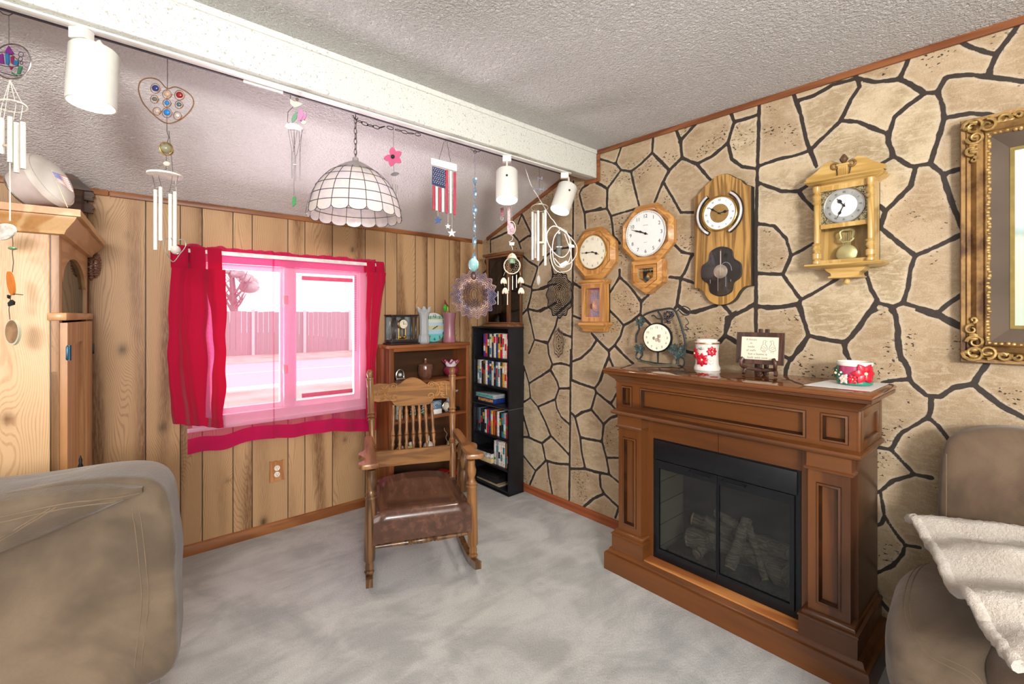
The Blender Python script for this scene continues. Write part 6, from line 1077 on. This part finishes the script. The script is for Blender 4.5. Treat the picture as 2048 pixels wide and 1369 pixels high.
figure(857, 'white dome shaped ceramic figure with a pointed tip on the lower middle shelf', 'dome_figurine', [('dome', CERW, lambda b: b.lathe([(0, 0), (.042, 0), (.043, .012), (.038, .03), (.04, .045), (.034, .062), (.02, .076), (.008, .082), (.006, .12), (0, .13)], 28))])
figure(907, 'seated cat figurine with floral body at the right of the lower middle shelf', 'cat_figurine', [('body', paint('floral_ceramic', 'b9ab86', .4, 0, .45, 70), lambda b: (b.sph((0, 0, .04), .04, 16, sc=(1.1, .8, 1)), b.sph((-.035, 0, .026), .026, 12))), ('head', paint('cat_head', 'cdbb98', .4, 0, .3, 60), lambda b: (b.sph((.014, -.012, .1), .025, 14), b.prism([(-.004, .115), (.0, .14), (.01, .12)], -.016, -.006), b.prism([(.02, .12), (.032, .138), (.034, .114)], -.016, -.006))), ('wire_tail', paint('pale_wire', 'bfae98', .5), lambda b: b.tube(smooth_pts([(-.05, 0, .04), (-.07, 0, .08), (-.06, 0, .11), (-.082, 0, .14), (-.085, 0, .16)], 4), .002, 6))])
# bottom shelf
t = on('toy_car', 'red model sports car on the bottom shelf of the brown bookcase', 'toy car', 884, SH[0], -.125, 8)
RC = paint('car_red', 'd0182c', .18, 0, .05, coat=.6); pr_ = [(-.13, .02), (-.132, .034), (-.11, .045), (-.06, .054), (-.02, .08), (.04, .083), (.08, .062), (.125, .058), (.13, .03), (.128, .018)]
b = MB(); b.loft([[(x * k_, y, .012 + (z - .012) * k2) for x, z in pr_] for y, k_, k2 in ((-.052, .96, .86), (-.048, .99, .97), (0, 1, 1.02), (.048, .99, .97), (.052, .96, .86))]); b.build('car_body', RC, t, 25)
b = MB(); b.prism([(-.05, .055), (-.018, .076), (.015, .078), (.015, .058)], -.0535, -.05); b.prism([(.02, .058), (.02, .078), (.04, .078), (.068, .06)], -.0535, -.05); b.build('side_window', BLACK, t)
for x in (-.085, .085):
    for y in (-.05, .05): w = MB().lathe([(0, -.009), (.02, -.009), (.022, 0), (.02, .009), (0, .009)], 20, M((x, y, .022), rx=90)).build('wheel', paint('tyre', '17171a', .7), t); MB().lathe([(0, -.0105), (.012, -.0105), (.012, .0105), (0, .0105)], 10, M((x, y, .022), rx=90)).build('rim', STEEL, w)
t = on('wire_ornament', 'dark box with pale wire flowers on the bottom shelf, left end', 'ornament', 803, SH[0], -.13)
MB().bb(-.06, .06, -.03, .04, 0, .12, .004).build('dark_box', BLACK, t); b = MB(); rg = random.Random(4)
for i in range(9): b.torus((rg.uniform(-.045, .045), -.034, rg.uniform(.03, .11)), rg.uniform(.008, .018), .0012, 12, 5)
for x in (-.03, 0, .03): b.tube([(x, -.034, .0), (x * .8, -.034, .1)], .0012, 5)
b.build('wire_flower', paint('pale_green_wire', '8f9a88', .5), t)
# ---------------------------------------------------------------- black media bookcase in the corner
BKL = paint('black_laminate', '15161b', .35, 0, .2, 20); BYC = -.318
bk_ = thing('bookcase', 'narrow black bookcase full of video tapes in the corner', 'bookcase', (0, BYC, 0), -90); SB = [.03, .19, .415, .66, .80, 1.02]; hw = .229
for x0, x1 in ((-hw, -hw + .016), (hw - .016, hw)):
    for z0, z1 in ((0, .642), (.645, 1.254)): MB().bb(x0, x1, -.176, -.03, z0, z1, .001).build('side_panel', BKL, bk_)
MB().bb(-hw - .004, hw + .004, -.18, -.028, 1.248, 1.262, .002).build('top', BKL, bk_); MB().bb(-hw + .016, hw - .016, -.034, -.03, .0, 1.248).build('back_board', paint('black_back', '0e0e11', .6), bk_); MB().bb(-hw - .004, hw + .004, -.18, -.03, .64, .648, .002).build('joint_strip', paint('pale_edge', '3c3c42', .4), bk_)
for z in SB: MB().bb(-hw + .016, hw - .016, -.174, -.034, z - .016, z, .001).build('shelf', BKL, bk_)
MB().bb(-hw - .004, hw + .004, -.184, -.028, 0, .008, .002).build('foot_plate', BKL, bk_)
b = MB()
for z in np.arange(.05, 1.22, .032): b.cyl((-hw + .0162, -.16, z), (-hw + .0168, -.16, z), .0022, n=6)
b.build('peg_holes', paint('peg_hole', '6a6a6e', .5), bk_)
TAPEW = {}; ORD = ['first', 'second', 'third', 'fourth', 'fifth', 'sixth', 'seventh', 'eighth', 'ninth', 'tenth', 'eleventh', 'twelfth', 'thirteenth', 'fourteenth', 'fifteenth', 'sixteenth', 'seventeenth', 'eighteenth']
NAMES = {'5c2f8f': 'purple', 'c02038': 'red', '22222a': 'black', 'e6e2da': 'white', '3b3b45': 'charcoal', 'd9d6cf': 'pale grey', '27406e': 'navy', 'b5552f': 'rust', 'd8a23a': 'amber', '2f7f8f': 'teal', '8a6a4a': 'tan', 'a3323f': 'crimson', '9a9aa2': 'grey', 'e3d3c3': 'cream', '54707f': 'slate', '6f3f30': 'brown'}
def tapes(row, z, x0, cols, shelf):
    x = x0; r = random.Random(row)
    for i, c in enumerate(cols):
        w = .0255 if c not in ('d8a23a',) else .0255; hgt = .188 + r.uniform(-.006, .004); dpt = .104
        t = thing('video_tape', '%s video tape, %s from the left on the %s shelf of the black bookcase' % (NAMES[c], ORD[i], shelf), 'video tape', (-.152 + .0, BYC - (x + w / 2), z + .0005), -90, 'video tapes on the ' + shelf + ' shelf')
        if (c, w) not in TAPEW:
            o = MB().bb(-w / 2 + .0006, w / 2 - .0006, 0, dpt, 0, .187, .0015).build('sleeve', paint('sleeve_' + c, c, .45, 0, .25, 70), t); TAPEW[(c, w)] = o.data
        else: o = bpy.data.objects.new('sleeve', TAPEW[(c, w)]); COL.objects.link(o); o.parent = t
        o.scale = (1, 1, hgt / .187)
        kk = r.randrange(5); lab = ['e9e6df', 'd8a23a', '2f7f8f', 'c02038', '22222a'][kk if ['e9e6df', 'd8a23a', '2f7f8f', 'c02038', '22222a'][kk] != c else 0]
        if ('l', lab, w) not in TAPEW: p_ = MB().bb(-w / 2 + .003, w / 2 - .003, -.0006, .001, 0, .05).build('spine_label', paint('label_' + lab, lab, .5, 0, .35, 160), t); TAPEW[('l', lab, w)] = p_.data
        else: p_ = bpy.data.objects.new('spine_label', TAPEW[('l', lab, w)]); COL.objects.link(p_); p_.parent = t
        p_.location = (0, 0, r.uniform(.02, .12))
        if r.random() < .6:
            lb2 = ['3f9a4a', 'd8c03a', 'e9e6df', 'c0503a'][r.randrange(4)]
            if ('m', lb2) not in TAPEW: p2 = MB().bb(-w / 2 + .003, w / 2 - .003, -.0009, .001, 0, .018).build('spine_stripe', paint('label2_' + lb2, lb2, .5, 0, .2, 160), t); TAPEW[('m', lb2)] = p2.data
            else: p2 = bpy.data.objects.new('spine_stripe', TAPEW[('m', lb2)]); COL.objects.link(p2); p2.parent = t
            p2.location = (0, 0, r.uniform(.03, .15))
        x += w + .0008
tapes(1, 1.02, -.115, ['5c2f8f', 'a3323f', '22222a', 'd9d6cf', '3b3b45', 'e6e2da', '27406e', 'd8a23a', 'c02038', 'e6e2da', 'e3d3c3', 'c02038'], 'top')
tapes(2, .80, -.195, ['9a9aa2', 'e6e2da', '22222a', '8a6a4a', 'e6e2da', '27406e', '3b3b45', 'd9d6cf', '22222a', '54707f', 'e6e2da', '3b3b45', 'd8a23a', 'e3d3c3', 'c02038'], 'second')
tapes(3, .415, -.205, ['3b3b45', '54707f', '22222a', '22222a', 'd9d6cf', 'c02038', '27406e', 'd8a23a', 'b5552f', '6f3f30', 'e6e2da', '22222a', '2f7f8f', '9a9aa2', 'a3323f'], 'fourth')
tapes(4, .19, .02, ['d9d6cf', '9a9aa2', 'e6e2da', 'e3d3c3', 'e6e2da', '8a6a4a', '22222a'], 'fifth')
def flatbox(name, label, cat, x0, x1, z, h, y0, m, m2=None, group=None, rz=0):
    t = thing(name, label, cat, (y0, BYC - (x0 + x1) / 2, z + .0005), -90 + rz, group); w = (x1 - x0) / 2
    MB().bb(-w, w, 0, .11, 0, h, .002).build('box', m, t)
    if m2: MB().bb(-w + .01, w - .02, -.0006, .001, h * .2, h * .8).build('spine_label', m2, t)
flatbox('game_box', 'blue film box lying flat on the third shelf of the black bookcase, lower of two', 'box', -.18, .04, .66, .035, -.16, paint('deep_blue_box', '1f3a7a', .35, 0, .3, 40), paint('rainbow_label', 'c98a4a', .5, 0, .6, 60))
flatbox('game_box', 'silver and teal box lying flat on the third shelf, upper of two', 'box', -.2, .04, .6965, .032, -.165, paint('silver_box', 'a8acae', .35, 0, .2, 40), paint('teal_label', '4fa59a', .5, 0, .3, 60))
flatbox('tape_case', 'black tape case on top of the flat pile on the fifth shelf', 'box', -.2, -.0, .2615, .03, -.16, BLACK); flatbox('tape_case', 'black and white case lying on the fifth shelf, middle of the pile', 'box', -.2, .0, .2255, .035, -.165, paint('bw_case', 'b9b9b6', .5, 0, .7, 30)); flatbox('card_tray', 'shallow kraft cardboard tray at the bottom of the pile on the fifth shelf', 'tray', -.205, .01, .19, .034, -.17, paint('kraft_card', 'c9b184', .7))
flatbox('black_binder', 'black binder lying on the bottom shelf of the black bookcase', 'binder', -.19, .09, .085, .03, -.16, BLACK); flatbox('wooden_tray', 'pale edged board lying on the bottom shelf under the binder', 'board', -.19, .1, .03, .012, -.165, paint('pale_board', '9a8a70', .6)); flatbox('black_case', 'black case between the board and the binder on the bottom shelf', 'case', -.2, .06, .0425, .042, -.16, paint('black_vinyl', '1c1c20', .4))
# pendulum clock on top of it
WALN = wood('walnut', '4a2c1a', '8a5c3a', 'z', 16, .35, .2); WALNX = wood('walnut_across', '4a2c1a', '8a5c3a', 'x', 16, .35, .2)
t = thing('cabinet_clock', 'tall walnut clock with smoked glass front on top of the black bookcase', 'clock', (-.03, -.4, 1.2625), -90)
b = MB(); b.bb(-.15, .15, -.16, 0, 0, .022, .004); b.bb(-.142, .142, -.15, 0, .022, .036, .003); b.build('base', WALNX, t); b = MB(); b.bb(-.142, .142, -.15, 0, .53, .545, .003); b.bb(-.155, .155, -.165, 0, .545, .566, .005); b.build('cornice', WALNX, t)
for x in (-.125, .125):
    for y in (-.13, -.012): MB().bb(x - .012, x + .012, y - .012, y + .012, .036, .53, .002).build('corner_post', WALN, t)
MB().bb(-.115, .115, -.012, -.006, .036, .53).build('back_panel', wood('dark_walnut_back', '33211a', '5e4230', 'z', 12, .5), t); MB().bb(-.114, .114, -.138, -.135, .036, .53).build('front_glass', pane('smoked_clock_glass', (.42, .4, .38), .1), t)
for x in (-.127, .127): MB().bb(x - .002, x + .002, -.12, -.022, .036, .53).build('side_glass', pane('smoked_side_glass', (.55, .5, .45), .1), t)
b = MB(); b.m = 0; b.add([(x, -.12, z) for x, z in circ(.1, 40, 0, .41)], [tuple(range(40))]); b.m = 1; roman(b, .08, .024, M((0, -.122, .41)), .7); b.build('dial', [paint('dark_dial', '3a2e27', .5), paint('silver_numeral', 'cfcabb', .4, .4)], t); hand(200, .06, .002, 0, .41, -.126, t, 'hour_hand', BRASS); pendulum(t, 0, .3, .14, -.07, .035)
# ---------------------------------------------------------------- on the mantel
MZ = 1.0705
def mant(name, label, cat, px, py, rz=-90, group=None): p = onZ(px, py, MZ); return thing(name, label, cat, p, rz, group)
PW = onZ(1320, 731, MZ); t = thing('grapevine_clock', 'wrought iron grapevine table clock with cream dial, at the left end of the mantel', 'clock', (max(PW.x, -.16), PW.y, MZ + .015), -78)
ks = depth((max(PW.x, -.16), PW.y, 1)) / F
def G(x, y, d=0): return Vector(((x - 1318) * ks * 1.03, d, (730 - y) * ks))
GI = paint('green_black_iron', '31383a', .45, .4, .3, 60); b = MB()
for pts, r in ((((1277, 728), (1270, 722), (1272, 712), (1280, 708), (1283, 716), (1278, 727), (1300, 731), (1340, 733), (1354, 732)), .004), (((1270, 692), (1270, 678), (1276, 664), (1276, 655), (1285, 636), (1305, 627), (1322, 624), (1338, 622), (1348, 628), (1355, 645), (1362, 668), (1366, 690), (1364, 712)), .0045), (((1322, 654), (1321, 640), (1314, 628)), .004), (((1301, 637), (1306, 636), (1313, 642), (1320, 642)), .003), (((1350, 628), (1362, 618), (1374, 624), (1372, 634), (1362, 634), (1354, 626)), .0025), (((1364, 700), (1352, 722), (1350, 732)), .0045), (((1356, 716), (1364, 722), (1362, 734), (1352, 732)), .0035), (((1366, 640), (1372, 650), (1366, 656), (1372, 662), (1364, 664)), .0018)): b.tube([G(p.x, p.y) for p in smooth_pts([(*p, 0) for p in pts], 5)], r * 1.35, 7)
b.build('iron_vine', GI, t); b = MB(); b.tube([G(1278, 728, -.03), G(1315, 733, -.05), G(1354, 732, -.03)], .0045, 7); b.tube([G(1278, 728), G(1278, 728, -.03)], .0045, 7); b.tube([G(1354, 732), G(1354, 732, -.03)], .0045, 7); b.build('base_bar', paint('olive_iron', '6a6550', .4, .4), t)
def gleaf(cx, cy, r, a0, d=-.008):
    m = MB()
    for i in range(5):
        a = R(a0 + (i - 2) * 52); L = r * 1.12 * (1 if i == 2 else .85 if i in (1, 3) else .6); m.grid(lambda u, v: G(cx + L * v * sin(a) + (u - .5) * 2 * r * .3 * sin(pi * min(1, v * 1.05)) * (1 + .35 * cos(v * 19)) * cos(a), cy + L * v * cos(a) - (u - .5) * 2 * r * .3 * sin(pi * min(1, v * 1.05)) * (1 + .35 * cos(v * 19)) * sin(a), d - .006 * abs(u - .5) + .004 * sin(v * 3)), 4, 12, .0018)
    m.build('vine_leaf', paint('verdigris_leaf', '3d4b48', .5, .3, .35, 60), t)
gleaf(1278, 645, 15, 20); gleaf(1277, 700, 16, 15); gleaf(1354, 700, 22, -10); gleaf(1340, 697, 14, -60)
b = MB(); rg = random.Random(2)
for i in range(42): u_ = rg.random(); b.sph(G(1337 + rg.uniform(-10, 10) * (1 - .5 * u_) - 4 * u_, 628 + 22 * u_, rg.uniform(-.02, .0)), .0062, 8)
b.build('grape_cluster', paint('dark_grape', '2b2329', .35), t)
c = G(1314, 680); MB().lathe([(0, -.012), (.078, -.012), (.083, -.006), (.083, .006), (0, .006)], 44, M((c.x, -.006, c.z), rx=-90)).build('clock_case', IRON, t); dial(t, c.x, c.z, -.0195, .075, CREAM, 'arab', .24, .78, mi=paint('grey_brown_ink', '5a5248', .6)); b = MB()
for i in range(7): b.sph((c.x + rg.uniform(-.02, .02), -.0205, c.z + rg.uniform(-.022, .02)), .008, 8, sc=(1, .15, 1.2))
b.build('grape_motif', paint('faded_fruit', 'a59488', .6, 0, .4, 80), t); MB().turned((c.x, 0, -.008), (c.x, 0, c.z - .08), [(.004, 0), (.007, 1)], 8).build('stem', IRON, t)
# poinsettia jar
POR = paint('white_porcelain', 'eeeae0', .1, 0, .03, coat=.5); PRED = paint('poinsettia_red', 'c0182f', .3, 0, .15, 60); PGRN = paint('holly_green', '2f5a44', .4, 0, .2); GOLDL = paint('gold_band', 'b5916a', .25, .7)
t = mant('poinsettia_jar', 'white porcelain jar with gold bands and red poinsettias on the mantel', 'jar', 1414, 740)
MB().lathe([(0, 0), (.063, 0), (.064, .012), (.056, .03), (.054, .09), (.058, .13), (.061, .135), (.061, .142), (.055, .146), (0, .146)], 44).build('jar_body', POR, t); MB().lathe([(.0615, .133), (.062, .138), (.0615, .141), (.06, .141)], 44).build('gold_band', GOLDL, t); MB().lathe([(.05, .146), (.051, .155), (.046, .159), (.01, .161), (0, .161)], 40).build('lid', POR, t)
b = MB(); b.tube([(-.012, 0, .158), (-.01, 0, .172), (.006, 0, .175), (.01, 0, .16)], .004, 7); b.build('lid_handle', paint('copper_handle', 'c99a86', .25, .6), t)
def bloom(parent, th, z, r, m, rad, n=8, cm=POR, lift=.004):
    for i in range(n):
        a = 2 * pi * i / n; b = MB()
        def fn(u, v): L = r * v; w = (u - .5) * r * .62 * sin(pi * min(.98, v)) ; dx = L * cos(a) - w * sin(a); dz = L * sin(a) + w * cos(a); tt = th + dx / rad; rr = rad + lift + .002 * sin(v * 3) * (i % 2 + 1) - .002 * abs(u - .5) * 2; return (rr * sin(tt), -rr * cos(tt), z + dz)
        b.grid(fn, 4, 6, .0014).build('petal', m, parent)
    MB().sph(((rad + lift + .002) * sin(th), -(rad + lift + .002) * cos(th), z), r * .16, 8).build('flower_eye', paint('flower_eye', 'e6d9a8', .4), parent)
bloom(t, .05, .055, .034, PRED, .057); bloom(t, -.75, .085, .03, PRED, .057); bloom(t, .85, .098, .026, PRED, .058); bloom(t, .75, .05, .018, CERW, .057); b = MB()
for i in range(6): a = i * .5 + .3; b.tube([(.0585 * sin(-.05 + .3 * cos(a) * .2), -.0585 * cos(-.05), .105), (.0585 * sin(-.05 + .35 * cos(a)), -.0585 * cos(.35 * cos(a)), .105 + .014 * sin(a))], .0008, 4)
b.build('holly_sprig', PGRN, t)
# cross-stitch and its easel
DWAL = wood('dark_easel_wood', '2e1c16', '5e3f34', 'z', 22, .3, .3); t = mant('plate_easel', 'small dark wooden easel holding the framed saying on the mantel', 'easel', 1524, 752, -84)
for s in (-1, 1): b = MB(); b.tube(smooth_pts([(s * .066, -.045, .0), (s * .066, -.04, .025), (s * .06, -.03, .045), (s * .07, -.05, .06), (s * .07, -.062, .075), (s * .062, -.058, .085)], 5), [.009] * 10 + [.0085] * 16, 8) if 0 else b.tube(smooth_pts([(s * .066, -.045, .009), (s * .066, -.036, .022), (s * .06, -.03, .036), (s * .066, -.05, .042), (s * .07, -.066, .052), (s * .07, -.07, .07), (s * .062, -.064, .085)], 5), .008, 8); b.build('scroll_leg', DWAL, t)
b = MB(); b.tube([(-.064, -.03, .034), (0, -.01, .026), (.064, -.03, .034)], .008, 8); b.build('cross_piece', DWAL, t); 
for s in (-1, 1): MB().box((s * .014, .012, .11), (.02, .012, .215), .004, 2, M(rx=-6)).build('back_stay', DWAL, t)
MB().cyl((0, -.0, .03), (0, .035, .004), .006).build('hind_leg', DWAL, t)
f_ = mant('framed_saying', 'brown framed verse with two geese, propped on the little easel', 'framed verse', 1524, 752, -84); m0 = M((0, -.036, .128), rx=-9)
b = MB(); b.ring(rect(-.098, .098, -.072, .072), rect(-.078, .078, -.052, .052), -.008, .008, -.004, m0); b.build('frame', DWAL, f_); MB().bb(-.08, .08, .0, .004, -.054, .054, mat=m0).build('linen', paint('linen', 'e3dbc4', .8, 0, .08, 200), f_)
b = MB(); tx = ['A house', 'is', 'made', 'of walls', 'but a home is', 'built with love']
for i, s_ in enumerate(tx): b.text(s_, .0135 if i < 4 else .0145, m0 @ M((-.036 if i < 4 else -.008, -.001, .04 - i * .0165)))
b.build('verse', paint('grey_stitch', '7d7668', .7), f_); b = MB()
for gx, fl in ((.018, 1), (.052, -1)):
    o_ = [(-.014, -.012), (-.01, .004), (-.004, .012), (-.005, .024), (-.001, .031), (.005, .03), (.012, .026), (.006, .024), (.004, .014), (.011, .004), (.014, -.008), (.008, -.016), (-.008, -.017)]
    b.tube([m0 @ Vector((gx + fl * x, -.001, .006 + z)) for x, z in o_], .0009, 4, True); b.tube([m0 @ Vector((gx + fl * x, -.001, .006 + z)) for x, z in ((-.01, -.002), (0, .002), (.008, -.004), (.0, -.01))], .0008, 4, True)
    for x in (-.004, .004): b.tube([m0 @ Vector((gx + x, -.001, -.01)), m0 @ Vector((gx + x, -.001, -.018)), m0 @ Vector((gx + x + .004 * fl, -.001, -.018))], .0008, 4)
b.build('stitched_geese', paint('stitch_thread', '9a9384', .7), f_)
# paper and poinsettia candle bowl
pts = [onZ(x, y, MZ) for x, y in ((1608, 771), (1660, 761), (1778, 768), (1742, 784))]; pc_ = sum(pts, Vector()) / 4
t = thing('paper_doily', 'sheet of white paper lying on the right end of the mantel', 'paper', pc_); v0 = [(q - pc_) for q in pts]; MB().add([(q.x, q.y, .0004) for q in v0] + [(q.x, q.y, .0016) for q in v0], [(0, 1, 2, 3), (4, 5, 6, 7)] + [(i, (i + 1) % 4, (i + 1) % 4 + 4, i + 4) for i in range(4)]).build('sheet', paint('white_paper', 'eef0f0', .6, 0, .02), t)
p = onZ(1709, 770, MZ); t = thing('candle_bowl', 'round pink and red poinsettia candle bowl on the white paper', 'candle holder', (p.x, p.y, MZ + .0018), -90)
PK = glassy('pink_lustre', 'b5476f', .1, .96); MB().lathe([(0, 0), (.052, 0), (.058, .012), (.06, .04), (.058, .08), (.054, .08), (.054, .012), (0, .01)], 44).build('bowl', PK, t); MB().lathe([(.0585, .076), (.0615, .084), (.0605, .091), (.056, .092), (.053, .086), (.054, .076)], 44).build('white_rim', POR, t); MB().lathe([(.053, -.0), (.059, .004), (.061, .014), (.0595, .017), (.055, .006)], 44).build('green_foot', paint('green_glaze', '2a8068', .15, 0, .15, coat=.5), t)
bloom(t, .75, .05, .042, PRED, .06, 6, lift=.008); bloom(t, -.35, .026, .022, paint('pale_pink_petal', 'f0d3cc', .3), .06, 6); bloom(t, .12, .026, .02, PRED, .06, 6); bloom(t, -.9, .045, .034, PGRN, .06, 5, lift=.006); b = MB()
for th_, z in ((-.62, .04), (-.5, .05), (-.8, .058)): b.sph((.066 * sin(th_), -.066 * cos(th_), z), .0045, 8)
b.build('white_berry', POR, t)
# ---------------------------------------------------------------- window-wall bits
pO = [onY(*q) for q in ((539, 924), (567, 960))]; ox, oz = (pO[0].x + pO[1].x) / 2, (pO[0].z + pO[1].z) / 2
t = thing('wall_outlet', 'double outlet in a carved wooden plate below the window', 'outlet', (ox, -.001, oz)); wv = [(-.042, -.064), (-.014, -.06), (0, -.067), (.018, -.058), (.042, -.064), (.04, -.02), (.042, .02), (.041, .064), (.016, .058), (-.004, .066), (-.022, .06), (-.042, .066), (-.04, .02), (-.042, -.02)]
MB().prism(wv, -.01, 0).build('wooden_plate', wood('plate_oak', '9a6238', 'c98f5c', 'z', 20, .4), t)
for z in (-.02, .02):
    o = MB().lathe([(0, -.002), (.0165, -.002), (.0165, .002), (0, .002)], 24, M((0, -.0112, z), rx=90)).build('receptacle', paint('outlet_ivory', 'ece6d6', .4), t); b = MB(); b.bb(-.007, -.0055, -.0138, -.0128, z - .0, z + .008); b.bb(.0055, .007, -.0138, -.0128, z - .0, z + .008); b.cyl((0, -.0138, z - .007), (0, -.0128, z - .007), .0022, n=8); b.build('slots', INK, o)
pB = onY(179, 698); t = thing('wall_plate', 'tiny black plate on the panelling beside the pine cabinet', 'plate', (pB.x + .012, -.001, pB.z)); MB().bb(-.006, .006, -.008, 0, -.026, .026, .002).build('black_plate', BLACK, t)
# cuckoo clock half hidden by the cabinet
pC = onY(168, 405, -.05); t = thing('cuckoo_clock', 'dark carved cuckoo clock with two pinecone weights, half hidden behind the pine cabinet', 'clock', (pC.x - .085, -.003, pC.z))
CK = wood('dark_carved_wood', '2a1a12', '5e4030', 'x', 20, .45); b = MB(); b.bb(-.1, .08, -.09, 0, -.14, .06, .004); b.prism([(-.14, .05), (.12, .05), (-.01, .17)], -.1, 0); b.build('clock_house', CK, t)
for z in (.03, -.03): MB().prism([(.07, z - .02), (.12, z - .024), (.115, z - .006), (.125, z + .002), (.118, z + .02), (.08, z + .026)], -.075, -.05).build('carved_leaf', CK, t)
MB().bb(.06, .085, -.085, -.04, -.06, .055, .004).build('carved_post', CK, t)
for q, (cx, zt_) in enumerate(((-2.487 - wm(t).translation.x, -.255), (-2.470 - wm(t).translation.x, -.24))):
    b = MB(); chain(b, [(cx - .012, -.035, -.05), (cx, -.035, zt_)], .009, .0008, .0028, .006); b.build('chain', paint('brass_chain', 'a58a55', .35, .7), t)
    b = MB(); b.lathe([(0, .0), (.009, -.004), (.017, -.03), (.019, -.06), (.014, -.1), (.006, -.125), (0, -.13)], 14, Matrix.Translation((cx, -.035, zt_)))
    for i in range(9):
        for j in range(9): a = 2 * pi * (j + .5 * (i % 2)) / 9; z = -.014 - i * .0125; rr = .0175 * sin(pi * min(1, (.016 - z) / .15)) + .001; b.sph((cx + rr * cos(a), -.035 + rr * sin(a), zt_ + z), .0058, 6, sc=(1, 1, .7))
    b.build('pinecone_weight', paint('bronze_cone', '7d5a48', .35, .5, .3, 90), t)
# on top of the pine cabinet
dr = Vector((-2.565, -.7, 1.7205)); ax = (RT * .866 + UP * .42 + FW * .237).normalized(); cpt = CAM + ray(98, 362) * 1.7; rot = ax.to_track_quat('Z', 'Y').to_matrix().to_4x4()
t = thing('white_drum', 'white tapered drum with domed head lying tilted on top of the pine cabinet', 'drum', cpt); IV = paint('ivory_plastic', 'e6ddd4', .4, 0, .03)
MB().lathe([(0, -.1), (.056, -.1), (.06, -.096), (.092, -.004), (0, -.004)], 44, rot).build('tapered_body', paint('pinkish_white_shell', 'd8c9c4', .45, 0, .05), t); MB().lathe([(.09, -.01), (.099, -.01), (.101, .003), (.097, .012), (.09, .012)], 48, rot).build('rim', IV, t); MB().lathe([(.095, .01), (.085, .022), (.06, .036), (.03, .043), (0, .045)], 48, rot).build('domed_head', paint('ivory_head', 'efeae2', .35, 0, .02), t)
b = MB(); b.lathe([(.061, -.098), (.064, -.094), (.061, -.09)], 40, rot); b.build('edge_band', STEEL, t)
fpt = CAM + ray(133, 368) * 1.6; t = thing('small_flag', 'little American flag leaning on the white drum', 'flag', fpt, YAW); kf = 1.6 / F
def FL(u, v): x = (111 - 133) + u * 30 + v * 14; y = (345 - 368) + v * 22 + u * 12 + 9 * u * v; return (x * kf, -.012 + .004 * sin(u * 6), -y * kf)
for i in range(13): MB().grid(lambda u, v: FL(u, (i + v) / 13), 8, 1, .0008).build('stripe', paint('faded_red', 'c98580', .7) if i % 2 == 0 else paint('faded_white', 'e6dcd6', .7), t)
MB().grid(lambda u, v: Vector(FL(u * .42, v * .55)) + Vector((0, -.0012, 0)), 4, 4, .0006).build('star_field', paint('faded_blue', '7d7fae', .7, 0, .25, 300), t); MB().cyl(Vector(FL(0, -.1)) + Vector((0, .002, 0)), Vector((.004, .0, -.0822)), .0014, n=6).build('stick', paint('stick', 'd8c9a8', .6), t)
pb = CAM + ray(-8, 389) * 1.9; t = thing('dark_case', 'dark flat case on the pine cabinet at the left edge, behind the drum', 'box', (pb.x - .0, pb.y, 1.722), 4); MB().bb(-.14, .055, -.05, .12, 0, .075, .006).build('case_body', paint('blue_grey_case', '3a424c', .5), t)
# iron stand whose finial shows above the left recliner
ps = CAM + ray(161, 930) * 1.5; t = thing('iron_stand', 'twisted dark iron finial standing in front of the pine cabinet behind the recliner', 'iron stand', (ps.x, ps.y, 0)); zf = ps.z
b = MB(); b.turned((0, 0, zf - .02), (0, 0, zf + .03), [(.003, 0), (.007, .3), (.004, .5), (.005, .7), (.001, 1)], 10); b.build('finial', IRON, t); b = MB()
for q in range(4): b.tube([(.013 * sin(pi * i / 12) * cos(q * pi / 2 + i * .3), .013 * sin(pi * i / 12) * sin(q * pi / 2 + i * .3), zf - .065 + .046 * i / 12) for i in range(13)], .0028, 6)
b.build('twisted_basket', IRON, t); MB().cyl((0, 0, .02), (0, 0, zf - .064), .005, n=10).build('pole', IRON, t); MB().lathe([(0, 0), (.09, 0), (.085, .012), (.01, .022), (0, .022)], 24).build('foot', IRON, t)
